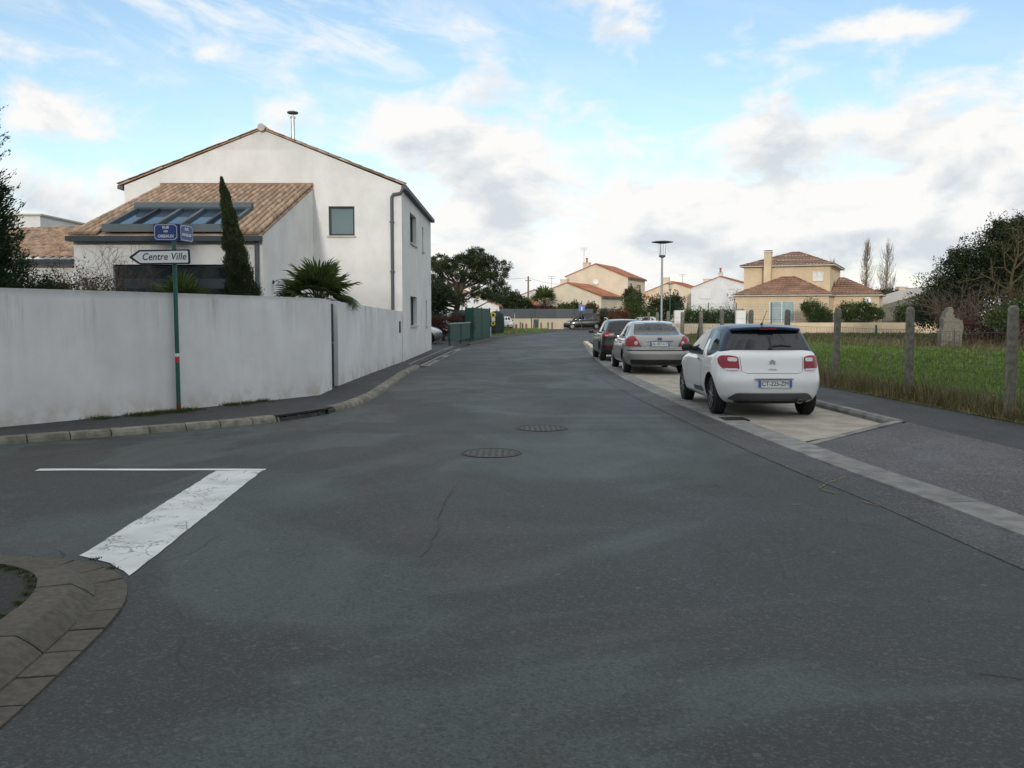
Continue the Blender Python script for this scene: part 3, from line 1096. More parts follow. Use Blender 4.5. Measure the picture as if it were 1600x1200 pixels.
# iron covers in the road
def manhole(x, y, r, label):
    t = thing('manhole_cover', label, 'manhole', (x, y, 0.0))
    mb = MB()
    mb.lathe([(r, -0.02), (r, 0.007), (r - 0.030, 0.008), (r - 0.035, -0.01)], (x, y, 0), 32)
    mb.build('ring', 'iron', t)
    mb = MB()
    mb.lathe([(r - 0.042, -0.02), (r - 0.042, 0.006), (0.01, 0.007)], (x, y, 0), 32)
    lid = mb.build('lid', 'cover_fill', t)
    mb = MB()
    for a in np.arange(-r + 0.1, r - 0.05, 0.075):
        h_ = math.sqrt(max(0, (r - 0.07) ** 2 - a * a))
        for b in np.arange(-h_, h_ - 0.03, 0.075):
            mb.box(x + a, x + a + 0.035, y + b, y + b + 0.035, 0.0035, 0.009)
    s_ = mb.build('stud', 'cover_fill', lid)
    s_['kind'] = 'stuff'
    return t


mat('cover_fill', (0.070, 0.069, 0.064), 0.8, 0.3, 18.0, 0.5, 60)
manhole(-0.24, 10.44, 0.36, 'round iron manhole cover nearer to the camera, left of the road centre')
manhole(0.43, 12.76, 0.37, 'round iron manhole cover further up the road, right of the other cover')

# kerb drain inlet
t = thing('kerb_drain', 'black iron kerb drain inlet with slots set in the left kerb', 'drain', (-3.28, 14.05, 0.0))
p0, p1 = Vector((-3.56, 13.52, 0)), Vector((-2.99, 14.62, 0))
dv = (p1 - p0).normalized()
nv = Vector((-dv.y, dv.x, 0))
MB().obox(p0 + Vector((0, 0, KZ - 0.005)) + nv * 0.12, p1 + Vector((0, 0, KZ - 0.005)) + nv * 0.12, 0.20, 0.03).build('frame', 'iron', t)
MB().obox(p0 + Vector((0, 0, 0.02)) + nv * 0.16, p1 + Vector((0, 0, 0.02)) + nv * 0.16, 0.08, 0.09).build('throat', 'sign_black', t)
for k in range(6):
    c_ = p0.lerp(p1, (k + 0.02) / 5.05)
    MB().obox(c_ + Vector((0, 0, -0.01)) + nv * 0.02, c_ + Vector((0, 0, KZ - 0.02)) + nv * 0.05, 0.03, 0.05).build('bar', 'iron', t)
t = thing('drain_grate', 'small black gutter grate in the ribbon by the white car', 'drain', (3.40, 13.75, 0.0))
MB().box(3.24, 3.62, 13.55, 13.95, -0.02, 0.024).build('frame', 'iron', t)
for k in range(5):
    MB().box(3.27 + k * 0.07, 3.30 + k * 0.07, 13.59, 13.91, 0.02, 0.030).build('bar', 'iron', t)

# weeds and moss along the kerbs and wall foot
def tufts(name, label, spots, n, h, m, spread, cat='weeds'):
    P = []
    for x, y in spots:
        k = n
        P.append(np.stack([rng.normal(x, spread, k), rng.normal(y, spread, k), np.full(k, KZ)], 1))
    P = np.concatenate(P)
    d = rng.normal(size=(len(P), 3)) * 0.8
    d[:, 2] = np.abs(d[:, 2]) + 0.5
    d /= np.linalg.norm(d, axis=1, keepdims=True)
    L = h * (0.4 + rng.random(len(P)))[:, None]
    s_ = np.cross(d, np.array([0.3, 0.5, 0.2]))
    s_ /= np.linalg.norm(s_, axis=1, keepdims=True)
    v_ = np.stack([P - s_ * 0.006, P + s_ * 0.006, P + d * L], 1).reshape(-1, 3)
    ob = link(name, tris_mesh(name, v_, np.arange(len(v_)).reshape(-1, 3), m))
    return tag(ob, label, cat, None, 'stuff')


tufts('weeds', 'green weeds growing at the foot of the boundary wall', [(-5.75, 13.62), (-5.5, 13.95), (-5.2, 14.35), (-5.6, 13.7), (-6.1, 13.2), (-4.8, 15.2), (-4.5, 15.85), (-5.3, 14.1), (-4.65, 15.5)], 220, 0.06, 'moss', 0.10)
corner_in = offset_line(corner_line, -0.30)
tufts('moss', 'moss in the joint behind the near corner kerb', [p for p in corner_in if 3.5 < p[1] and p[0] > -3.6][::2] + [(-2.42, 5.32), (-2.62, 5.52)], 45, 0.016, 'moss', 0.016, 'moss')

# ------------------------------------------------------------------ boundary wall, gate
WL1 = [(-8.6, 10.05), (-7.02, 12.19), (-5.39, 14.44), (-3.70, 17.12), (-3.72, 18.46)]


def wall_strip(mb, line, th, z0, ztops):
    a, b = line, offset_line(line, th)
    for i in range(len(line) - 1):
        q = [a[i], a[i + 1], b[i + 1], b[i]]
        zt = [ztops[i], ztops[i + 1], ztops[i + 1], ztops[i]]
        fs_ = [(4, 5, 6, 7), (0, 1, 5, 4), (2, 3, 7, 6)]
        if i == 0:
            fs_.append((3, 0, 4, 7))
        if i == len(line) - 2:
            fs_.append((1, 2, 6, 5))
        mb.add([(x, y, z0) for x, y in q] + [(q[j][0], q[j][1], zt[j]) for j in range(4)], fs_)


t = thing('boundary_wall', 'long white rendered garden wall with dark rain streaks behind the sign post', 'wall', (-5.4, 14.44, 0.0))
mb = MB()
wall_strip(mb, WL1, 0.2, 0.0, [2.0, 1.99, 1.97, 1.94, 1.93])
mb.build('wall', 'boundary_render', t)
t = thing('boundary_wall', 'white rendered wall between the grey gate and the two-storey house', 'wall', (-3.76, 19.5, 0.0))
mb = MB()
wall_strip(mb, [(-3.77, 19.42), (-3.72, 24.0), (-3.60, 29.37)], 0.2, 0.0, [1.91, 1.83, 1.73])
mb.build('wall', 'boundary_render', t)
MB().box(-3.615, -3.585, 28.72, 28.98, 1.05, 1.42).build('meter_box', 'pipe_grey', t)
t = thing('garden_gate', 'grey metal garden gate recessed between the white walls', 'gate', (-3.9, 18.95, 0.0))
MB().box(-3.93, -3.89, 18.50, 19.40, 0.12, 1.82).build('panel', 'grey_paint', t)
MB().box(-3.95, -3.86, 18.46, 18.50, 0.06, 1.86).build('post', 'grey_paint', t)
MB().box(-3.95, -3.86, 19.38, 19.42, 0.06, 1.86).build('post', 'grey_paint', t)
MB().tube([(-3.87, 19.30, 1.02), (-3.83, 19.30, 1.02), (-3.83, 19.20, 1.02)], 0.012, 6).build('handle', 'steel', t)

# ------------------------------------------------------------------ houses: helpers
def holed_wall(mb, f, a0, a1, b0, b1, holes, depth=0.18):
    """rectangular wall face with recessed openings; f(a, b, d) gives the point d metres behind the face"""
    As = sorted({a0, a1, *[h[0] for h in holes], *[h[1] for h in holes]})
    Bs = sorted({b0, b1, *[h[2] for h in holes], *[h[3] for h in holes]})
    for i in range(len(As) - 1):
        for j in range(len(Bs) - 1):
            ca, cb = (As[i] + As[i + 1]) / 2, (Bs[j] + Bs[j + 1]) / 2
            if any(h[0] < ca < h[1] and h[2] < cb < h[3] for h in holes):
                continue
            mb.add([f(As[i], Bs[j], 0), f(As[i + 1], Bs[j], 0), f(As[i + 1], Bs[j + 1], 0), f(As[i], Bs[j + 1], 0)], [(0, 1, 2, 3)])
    for h in holes:
        c_ = [(h[0], h[2]), (h[1], h[2]), (h[1], h[3]), (h[0], h[3])]
        mb.add([f(a, b, 0) for a, b in c_] + [f(a, b, depth) for a, b in c_], [(i, (i + 1) % 4, 4 + (i + 1) % 4, 4 + i) for i in range(4)])


def fbox(mb, f, a0, a1, b0, b1, d0, d1):
    mb.add([f(a0, b0, d0), f(a1, b0, d0), f(a1, b1, d0), f(a0, b1, d0), f(a0, b0, d1), f(a1, b0, d1), f(a1, b1, d1), f(a0, b1, d1)],
           [(0, 1, 2, 3), (7, 6, 5, 4), (0, 4, 5, 1), (1, 5, 6, 2), (2, 6, 7, 3), (3, 7, 4, 0)])
    return mb


def window(parent, f, a0, a1, b0, b1, depth=0.16, fr='dark_frame', gl='window_glass', bars=0, sill='sill_stone', w=0.06, transom=None, name='window'):
    mb = MB()
    d0, d1 = depth - 0.07, depth
    fbox(mb, f, a0, a0 + w, b0, b1, d0, d1)
    fbox(mb, f, a1 - w, a1, b0, b1, d0, d1)
    fbox(mb, f, a0 + w, a1 - w, b0, b0 + w, d0, d1)
    fbox(mb, f, a0 + w, a1 - w, b1 - w, b1, d0, d1)
    for k in range(bars):
        c_ = a0 + (a1 - a0) * (k + 1) / (bars + 1)
        fbox(mb, f, c_ - w / 2, c_ + w / 2, b0 + w, b1 - w, d0 + 0.004, d1 - 0.004)
    if transom:
        fbox(mb, f, a0 + w, a1 - w, transom[0], transom[1], d0 - 0.01, d1 - 0.006)
    wn = mb.build(name, fr, parent)
    cuts = [a0 + w] + [a0 + (a1 - a0) * (k + 1) / (bars + 1) for k in range(bars)] + [a1 - w]
    for c0, c1 in zip(cuts, cuts[1:]):
        mp_ = MB()
        fbox(mp_, f, c0 + (w / 2 if c0 > a0 + w else 0), c1 - (w / 2 if c1 < a1 - w else 0), b0 + w, b1 - w, depth - 0.03, depth - 0.02)
        mp_.build('pane', gl, wn)
    if sill:
        ms_ = MB()
        fbox(ms_, f, a0 - 0.05, a1 + 0.05, b0 - 0.06, b0 - 0.002, -0.05, depth - 0.072)
        ms_.build('sill', sill, wn)
    return wn


def front(Y):
    return lambda a, b, d: (a, Y + d, b)


def right_side(X):
    return lambda a, b, d: (X - d, a, b)


def left_side(X):
    return lambda a, b, d: (X + d, a, b)


def slab(mb, pts, th):
    """sloping roof plane with thickness, pts in order around"""
    n = len(pts)
    mb.add([p for p in pts] + [(p[0], p[1], p[2] - th) for p in pts], [tuple(range(n)), tuple(range(n, 2 * n))[::-1]] + [(i, (i + 1) % n, n + (i + 1) % n, n + i) for i in range(n)])


def ribbed(mb, p0, p1, p2, p3, pitch=0.22, amp=0.035, rows=8, drop=0.02, seg=4):
    """tiled slope: p0-p1 eave, p3-p2 ridge; half-round ribs running up the slope with stepped courses"""
    p0, p1, p2, p3 = map(Vector, (p0, p1, p2, p3))
    W_ = max((p1 - p0).length, (p2 - p3).length)
    nc = max(2, int(W_ / pitch)) * seg
    nrm_ = (p1 - p0).cross(p3 - p0).normalized()
    if nrm_.z < 0:
        nrm_ = -nrm_
    b = len(mb.v)
    for r_ in range(rows):
        for e in (0, 1):
            t_ = (r_ + e) / rows
            for c_ in range(nc + 1):
                s_ = c_ / nc
                q = p0.lerp(p1, s_).lerp(p3.lerp(p2, s_), t_)
                ph = abs(math.sin(math.pi * c_ / seg))
                q = q + nrm_ * (amp * ph + (drop if e == 0 else 0.0))
                mb.v.append(tuple(q))
    w_ = nc + 1
    for r_ in range(rows * 2 - 1):
        for c_ in range(nc):
            i = b + r_ * w_ + c_
            mb.f.append((i, i + 1, i + w_ + 1, i + w_))


# ------------------------------------------------------------------ the white two-storey house with its annex
HX0, HX1, HXA = -12.55, -3.58, -8.04
HY0, HY1 = 29.40, 39.85
EZ, AZ_ = 5.80, 7.56
house = thing('white_house', 'white rendered two-storey house with tiled annex and glazed skylight behind the garden wall', 'house', (-8.0, 29.4, 0.0))
mb = MB()
gw = (-5.95, -5.11, 4.19, 5.13)
holed_wall(mb, front(HY0), HX0, HX1, 0, EZ, [gw])
mb.add([(HX0, HY0, EZ), (HX1, HY0, EZ), (HXA, HY0, AZ_)], [(0, 1, 2)])
sw = [(31.75, 33.85, 4.17, 5.22), (36.0, 36.55, 4.15, 5.12), (31.7, 33.85, 1.23, 2.28), (37.3, 37.9, 1.15, 2.22)]
# windows of the side overlap in length, so the face is cut in an upper and a lower band
holed_wall(mb, right_side(HX1), HY0, HY1, 0, 3.2, sw[2:], 0.22)
holed_wall(mb, right_side(HX1), HY0, HY1, 3.2, EZ, sw[:2], 0.22)
mb.add([(HX0, HY1, 0), (HX1, HY1, 0), (HX1, HY1, EZ), (HXA, HY1, AZ_), (HX0, HY1, EZ)], [(0, 1, 2, 3, 4)])
mb.add([(HX0, HY0, 0), (HX0, HY1, 0), (HX0, HY1, EZ), (HX0, HY0, EZ)], [(0, 1, 2, 3)])
mb.build('wall', 'house_render', house)
window(house, front(HY0), *gw, depth=0.16)
for k, h_ in enumerate(sw):
    window(house, right_side(HX1), *h_, depth=0.21, w=0.05)
mb = MB()
ov = 0.05
slab(mb, [(HX0 - 0.18, HY0 - ov, EZ + 0.02), (HXA, HY0 - ov, AZ_ + 0.06), (HXA, HY1 + ov, AZ_ + 0.06), (HX0 - 0.18, HY1 + ov, EZ + 0.02)], 0.04)
slab(mb, [(HXA, HY0 - ov, AZ_ + 0.06), (HX1 + 0.14, HY0 - ov, EZ + 0.04), (HX1 + 0.14, HY1 + ov, EZ + 0.04), (HXA, HY1 + ov, AZ_ + 0.06)], 0.04)
roof = mb.build('roof', 'tile', house)
# verge tiles up both rakes, ridge cap
vm_ = MB()
prof = [(0.10 * math.cos(a), 0.10 * math.sin(a)) for a in np.linspace(0, math.pi, 7)]
vv, ff = [], []
for e, (yy, k) in enumerate(((0.0, 1.0), (0.42, 0.74))):
    vv += [(a * k, yy, b * k * 0.85) for a, b in prof]
ff = [(i, i + 1, 7 + i + 1, 7 + i) for i in range(6)] + [tuple(range(7))]
ff_in = [tuple(reversed((i, i + 1, 7 + i + 1, 7 + i))) for i in range(6)]
vm_.add(vv, ff)
TILE = vm_.mesh('tile', 'tile', 50)


def local(parent, x, y, z):
    t_ = top_of(parent)
    return (x - t_.location[0], y - t_.location[1], z - t_.location[2])


for side in (-1, 1):
    xe = HX0 - 0.2 if side < 0 else HX1 + 0.16
    ze = EZ + 0.03
    L_ = math.hypot(xe - HXA, AZ_ + 0.06 - ze)
    ang = math.atan2(AZ_ + 0.06 - ze, abs(xe - HXA))
    nT = int(L_ / 0.36)
    for k in range(nT):
        s_ = k / nT
        x_ = xe + (HXA - xe) * s_
        z_ = ze + (AZ_ + 0.06 - ze) * s_ + 0.01
        # tile axis runs up the slope: local +Y to slope direction
        o = link('verge_tile', TILE, roof, local(house, x_, HY0 - ov + 0.02, z_))
        o.rotation_euler = (ang + random.uniform(-.02, .03), 0, R(90) if side > 0 else R(-90))
        o.scale = (0.7, 1.0, 0.45)
mb = MB()
mb.tube([(HXA, HY0 - 0.16, AZ_ + 0.06), (HXA, HY1 + 0.1, AZ_ + 0.06)], 0.12, 10)
mb.build('ridge_cap', 'sill_stone', roof, 60)
# gutters and down pipes
mb = MB()
mb.box(HX1 + 0.02, HX1 + 0.17, HY0 - 0.06, HY1 + 0.1, EZ - 0.13, EZ + 0.0)
mb.build('gutter', 'pipe_grey', house)
MB().box(HX0 - 0.20, HX0 - 0.03, HY0 - 0.06, HY1, EZ - 0.12, EZ - 0.01).build('gutter', 'pipe_grey', house)
mb = MB()
mb.tube([(HX1 + 0.06, HY0 - 0.06, EZ - 0.10), (HX1 - 0.02, HY0 - 0.07, EZ - 0.26), (HX1 - 0.26, HY0 - 0.07, EZ - 0.30), (HX1 - 0.31, HY0 - 0.07, EZ - 0.40), (HX1 - 0.31, HY0 - 0.07, 0.1)], 0.052, 8)
mb.build('down_pipe', 'pipe_grey', house, 50)
for z_ in (1.2, 3.0, 4.6):
    MB().box(HX1 - 0.38, HX1 - 0.24, HY0 - 0.13, HY0 - 0.001, z_, z_ + 0.04).build('pipe_clip', 'pipe_grey', house)
# flue
mb = MB()
mb.tube([(-7.34, 30.6, 6.9), (-7.34, 30.6, 8.22)], 0.065, 12)
fl = mb.build('flue', 'steel', house, 50)
MB().lathe([(0.02, 8.32), (0.16, 8.33), (0.19, 8.36), (0.18, 8.39), (0.02, 8.43)], (-7.34, 30.6, 0), 16).build('cowl', 'pipe_grey', fl, 50)
MB().lathe([(0.09, 8.18), (0.09, 8.24), (0.03, 8.25), (0.03, 8.33)], (-7.34, 30.6, 0), 12).build('collar', 'steel', fl)

# annex
AX0, AX1, AY0 = -11.33, -6.45, 23.36
SL = 0.334
zr = lambda y: 3.66 + (y - 23.15) * SL
mb = MB()
aw = (-10.33, -6.95, 0.35, 2.92)
holed_wall(mb, front(AY0), AX0, AX1, 0, 3.60, [aw], 0.22)
mb.add([(AX1, AY0, 0), (AX1, HY0 + 0.01, 0), (AX1, HY0 + 0.01, zr(HY0) - 0.04), (AX1, AY0, zr(AY0) - 0.04)], [(0, 1, 2, 3)])
mb.add([(AX0, AY0, 0), (AX0, HY0 + 0.01, 0), (AX0, HY0 + 0.01, zr(HY0) - 0.04), (AX0, AY0, zr(AY0) - 0.04)], [(0, 1, 2, 3)])
mb.build('annex_wall', 'house_render', house)
window(house, front(AY0), *aw, depth=0.20, fr='dark_frame', gl='dark_glass', bars=1, sill=None, w=0.07, transom=(2.30, 2.56))
mb = MB()
slab(mb, [(AX0 - 0.02, 23.12, zr(23.12)), (AX1 + 0.02, 23.12, zr(23.12)), (AX1 + 0.02, HY0 + 0.005, zr(HY0)), (AX0 - 0.02, HY0 + 0.005, zr(HY0))], 0.06)
aroof = mb.build('annex_roof', 'tile', house)
MB().box(AX0 - 0.05, AX1 + 0.03, 23.02, 23.30, 3.50, 3.625).build('gutter', 'dark_frame', house)
mb = MB()
mb.tube([(AX1 - 0.13, 23.28, 3.52), (AX1 - 0.13, 23.28, 0.1)], 0.055, 8)
mb.build('down_pipe', 'pipe_grey', house, 50)
SKX0, SKX1, SKY0, SKY1 = -10.50, -7.34, 23.22, 25.40
ang = math.atan(SL)
ncol, nrow = 27, 16
cw = (AX1 - AX0) / ncol
rw = (HY0 - 23.12) / nrow
ntile = 0
for c_ in range(ncol):
    for r_ in range(nrow):
        x_ = AX0 + (c_ + 0.5) * cw
        y_ = 23.08 + r_ * rw
        if SKX0 - 0.02 < x_ < SKX1 + 0.02 and SKY0 - 0.4 < y_ < SKY1 - 0.25:
            continue
        o = link('tile', TILE, aroof, local(house, x_ + random.uniform(-.006, .006), y_, zr(y_) + 0.028))
        o.rotation_euler = (ang + 0.075 + random.uniform(-.012, .012), 0, random.uniform(-.03, .03))
        k_ = random.uniform(0.95, 1.06)
        o.scale = (0.86 * k_, 1.10, 0.92)
        ntile += 1
MB().obox((AX0 - 0.02, HY0 - 0.05, zr(HY0) + 0.07), (AX1 + 0.02, HY0 - 0.05, zr(HY0) + 0.07), 0.10, 0.09).build('flashing', 'tile_brown', house)
mat('skylight_glass', (0.02, 0.045, 0.075), 0.03, 0.0, spec=1.0)
# skylight frame raised on the tiles
sk = MB()
fz = lambda y: zr(y) + 0.16
sk.obox((SKX0, SKY0, fz(SKY0)), (SKX1, SKY0, fz(SKY0)), 0.10, 0.20)
sky_light = sk.build('skylight', 'skylight_metal', house)
for k in range(6):
    x_ = SKX0 + (SKX1 - SKX0) * k / 5
    w_ = 0.09 if k in (0, 2, 3, 5) else 0.06
    MB().obox((x_, SKY0 + 0.05, fz(SKY0 + 0.05)), (x_, SKY1, fz(SKY1)), w_, 0.09).build('rafter', 'skylight_metal' if k in (0, 2, 3, 5) else 'dark_frame', sky_light)
for k in range(5):
    xa = SKX0 + (SKX1 - SKX0) * k / 5 + 0.05
    xb = SKX0 + (SKX1 - SKX0) * (k + 1) / 5 - 0.05
    mb = MB()
    slab(mb, [(xa, SKY0 + 0.05, zr(SKY0 + .05) + 0.13), (xb, SKY0 + 0.05, zr(SKY0 + .05) + 0.13), (xb, SKY1, zr(SKY1) + 0.13), (xa, SKY1, zr(SKY1) + 0.13)], 0.012)
    mb.build('pane', 'skylight_glass', sky_light)
mb = MB()
cyl = [(0.13 * math.cos(a), 0.13 * math.sin(a)) for a in np.linspace(0, 2 * math.pi, 13)[:-1]]
mb.prism([(SKY1 + 0.05 + a, fz(SKY1) + 0.07 + b) for a, b in cyl], SKX0 - 0.06, SKX1 + 0.06, lambda a, b, c: (c, a, b))
mb.build('blind_box', 'skylight_metal', sky_light, 40)
# bulkhead lamps on the annex
for (x_, y_, z_, fx) in ((-11.05, AY0, 2.52, 0), (AX1, 24.3, 2.50, 1)):
    mb = MB()
    d_ = Vector((0, -1, 0)) if not fx else Vector((1, 0, 0))
    b_ = Vector((x_, y_, z_))
    mb.tube([b_ + d_ * 0.001, b_ + d_ * 0.03], 0.05, 10)
    mb.tube([b_ + d_ * 0.03, b_ + d_ * 0.12 + Vector((0, 0, 0.05)), b_ + d_ * 0.20 + Vector((0, 0, -0.02))], 0.012, 6)
    wl = mb.build('wall_lamp', 'dark_frame', house, 50)
    c_ = b_ + d_ * 0.2
    MB().lathe([(0.02, -0.0), (0.06, -0.02), (0.13, -0.09), (0.135, -0.10), (0.02, -0.08)], c_, 14).build('lamp_shade', 'lamp_metal', wl, 50)

# lower wing to the left
mb = MB()
WX0, WX1, WY0 = -20.0, AX0 - 0.004, 26.4
holed_wall(mb, front(WY0), WX0, WX1, 0, 3.25, [(-14.6, -12.6, 0.9, 2.15)], 0.18)
mb.build('wing_wall', 'house_render', house)
window(house, front(WY0), -14.6, -12.6, 0.9, 2.15, depth=0.16, bars=1)
mb = MB()
ribbed(mb, (WX0, WY0 - 0.3, 3.22), (WX1 + 0.01, WY0 - 0.3, 3.22), (WX1 + 0.01, 31.3, 4.78), (WX0, 31.3, 4.45), 0.25, 0.075, 12, 0.03, 5)
o = mb.build('wing_roof', 'tile', house, 50)
MB().box(WX0, WX1 - 0.003, WY0 - 0.42, WY0 - 0.27, 3.08, 3.21).build('gutter', 'dark_frame', house)

# ------------------------------------------------------------------ sign post
PX, PY = -5.36, 14.34
t = thing('sign_post', 'green street sign post with town centre arrow and two blue name plates', 'sign post', (PX, PY, KZ))
MB().tube([(PX, PY, KZ - 0.01), (PX, PY, 2.86)], 0.034, 14).build('pole', 'pole_green', t, 50)
MB().tube([(PX, PY, KZ), (PX, PY, KZ + 0.12)], 0.036, 14).build('pole_foot', 'rust', t, 50)
MB().tube([(PX, PY, 0.955), (PX, PY, 1.005)], 0.0355, 14).build('white_band', 'sign_white', t, 50)
MB().tube([(PX, PY, 0.865), (PX, PY, 0.945)], 0.0355, 14).build('red_band', 'red_paint', t, 50)
# arrow panel, tip to the left
ax0, ax1, az = -6.03, -5.06, 2.535
hh = 0.115
out = rounded([(ax0, az), (ax0 + 0.17, az + hh), (ax1, az + hh), (ax1, az - hh), (ax0 + 0.17, az - hh)], 0.03)
inn = rounded([(ax0 + 0.062, az), (ax0 + 0.185, az + hh - 0.026), (ax1 - 0.028, az + hh - 0.022), (ax1 - 0.028, az - hh + 0.022), (ax0 + 0.185, az - hh + 0.026)], 0.015)
yf_ = PY - 0.06
mb = MB().prism(out, yf_, yf_ + 0.025, lambda a, b, c: (a, c, b))
pan = mb.build('arrow_panel', 'sign_black', t)
mb = MB().prism(inn, yf_ - 0.003, yf_ + 0.003, lambda a, b, c: (a, c, b))
mb.build('arrow_face', 'sign_white', pan)
me = text_mesh('Centre Ville', 0.155, 'sign_black', 0.22, 0.0008, 0.0012, 1.02)
bw = max(v.co.x for v in me.vertices) - min(v.co.x for v in me.vertices)
o = link('lettering', me, pan, local(t, (ax0 + ax1) / 2 + 0.075, yf_ - 0.0042, az + 0.002), (R(90), 0, 0))
o.scale = (0.69 / bw, 1.0, 1.0)
pan.rotation_euler = (0, R(-0.8), 0)
MB().obox((PX - 0.05, PY - 0.045, az), (PX + 0.05, PY - 0.045, az), 0.03, 0.16).build('bracket', 'steel', t)


def name_plate(cx, cy, cz, rz, w, h, lines):
    a = thing  # plates are parts of the post
    pl = MB().prism([(-w / 2, -h / 2), (w / 2, -h / 2), (w / 2, h / 2), (-w / 2, h / 2)], -0.012, 0.012, lambda a_, b_, c_: (a_, c_, b_)).build('name_plate', 'plate_blue', t, None, True)
    pl.location = local(t, cx, cy, cz)
    pl.rotation_euler = (0, 0, rz)
    ch = 0.035
    e = 0.014
    o1 = [(-w / 2 + e, -h / 2 + e + ch), (-w / 2 + e + ch, -h / 2 + e), (w / 2 - e - ch, -h / 2 + e), (w / 2 - e, -h / 2 + e + ch), (w / 2 - e, h / 2 - e - ch), (w / 2 - e - ch, h / 2 - e), (-w / 2 + e + ch, h / 2 - e), (-w / 2 + e, h / 2 - e - ch)]
    k = 0.008
    i1 = [(x * (1 - k / (w / 2)), z * (1 - k / (h / 2))) for x, z in o1]
    mb_ = MB()
    n_ = len(o1)
    mb_.add([(x, -0.0145, z) for x, z in o1] + [(x, -0.0145, z) for x, z in i1], [(i, (i + 1) % n_, n_ + (i + 1) % n_, n_ + i) for i in range(n_)])
    mb_.build('plate_border', 'sign_white', pl, None, True)
    for txt, sz, z in lines:
        me_ = text_mesh(txt, sz, 'sign_white', 0, 0.0006, 0.0018)
        link('lettering', me_, pl, (0.0, -0.0135, z), (R(90), 0, 0))


name_plate(-5.475, PY - 0.02, 2.925, 0.0, 0.385, 0.265, [('RUE', 0.058, 0.072), ('DES', 0.038, 0.010), ('OISEAUX', 0.062, -0.065)])
a2 = R(79)
name_plate(-5.27 + 0.19 * math.cos(a2), PY + 0.19 * math.sin(a2), 2.925, a2, 0.385, 0.265, [('RUE', 0.058, 0.062), ('SARCELLES', 0.056, -0.03)])

# ------------------------------------------------------------------ far left: shelter, containers, bollards
def rib_panel(mb, x0, y0, x1, y1, z0, z1, th=0.03, pitch=0.14):
    L_ = math.hypot(x1 - x0, y1 - y0)
    n_ = int(L_ / pitch)
    d = Vector(((x1 - x0) / L_, (y1 - y0) / L_, 0))
    for k in range(n_):
        a = Vector((x0, y0, 0)) + d * (k * L_ / n_ + 0.01)
        b = Vector((x0, y0, 0)) + d * ((k + 1) * L_ / n_ - 0.01)
        mb.obox((a.x, a.y, (z0 + z1) / 2), (b.x, b.y, (z0 + z1) / 2), th, z1 - z0)


t = thing('bin_screen', 'low green metal screen with grey top rail beside the hedge', 'screen', (-2.75, 48.3, KZ))
MB().obox((-3.12, 44.8, 1.18), (-2.45, 52.2, 1.18), 0.10, 0.07).build('rail', 'lamp_metal', t)
MB().obox((-3.12, 44.8, 0.70), (-2.45, 52.2, 0.70), 0.04, 0.86).build('panel', 'bin_green', t)
for k in range(3):
    q = Vector((-3.12, 44.8, 0)).lerp(Vector((-2.45, 52.2, 0)), k / 2)
    MB().box(q.x - 0.05, q.x + 0.05, q.y - 0.05, q.y + 0.05, KZ, 1.14).build('post', 'bin_green', t)
t = thing('bin_shelter', 'tall green panelled bin shelter next to the low screen', 'shelter', (-2.2, 55.0, KZ))
for k, (xa, ya, xb, yb_) in enumerate([(-2.75, 53.6, -2.36, 53.9), (-2.32, 54.0, -1.98, 58.0), (-1.96, 58.2, -1.55, 62.4)]):
    MB().obox((xa, ya, 1.07), (xb, yb_, 1.07), 0.06, 1.94).build('panel', 'bin_green', t)
    MB().box(xb - 0.05, xb + 0.05, yb_ - 0.05, yb_ + 0.05, KZ, 2.10).build('post', 'bin_green', t)
MB().box(-2.80, -2.68, 53.55, 53.67, KZ, 2.10).build('post', 'bin_green', t)


def container(x, y, label, m, rings, w=0.78, h=1.86):
    t_ = thing('recycling_container', label, 'container', (x, y, KZ))
    prof = [(w * 0.86, KZ), (w * 0.98, KZ + 0.2), (w, KZ + 0.9), (w * 0.97, KZ + h * 0.72), (w * 0.84, KZ + h * 0.88), (w * 0.55, KZ + h * 0.97), (0.06, KZ + h)]
    MB().lathe(prof, (x, y, 0), 20).build('body', m, t_, 45)
    MB().tube([(x, y, KZ + h - 0.02), (x, y, KZ + h + 0.12)], 0.05, 8).build('lifting_ring', 'steel', t_)
    if rings:
        for z_, s_ in ((1.60, 0.8), (0.95, 0.65)):
            mb_ = MB()
            mb_.lathe([(0.26 * s_, -0.05), (0.26 * s_, 0.05), (0.15 * s_, 0.05), (0.15 * s_, -0.05)], (0, 0, 0), 18)
            r_ = mb_.build('opening_ring', 'yellow_paint', t_, None, True)
            r_.location = (-w * 0.42, -w * (0.88 if z_ < 1.5 else 0.80), z_ - KZ)
            r_.rotation_euler = (R(84), 0, R(-24))
            hb = MB().lathe([(0.14 * s_, -0.02), (0.14 * s_, 0.045), (0.02, 0.05)], (0, 0, 0), 14).build('opening', 'sign_black', t_, None, True)
            hb.location, hb.rotation_euler = r_.location, r_.rotation_euler
        lb = MB().box(-0.15, 0.15, -0.012, 0.012, -0.14, 0.14).build('notice', 'sign_white', t_, None, True)
        lb.location = (-w * 0.42, -w * 0.90, 1.27 - KZ)
        lb.rotation_euler = (0, 0, R(-24))
    return t_


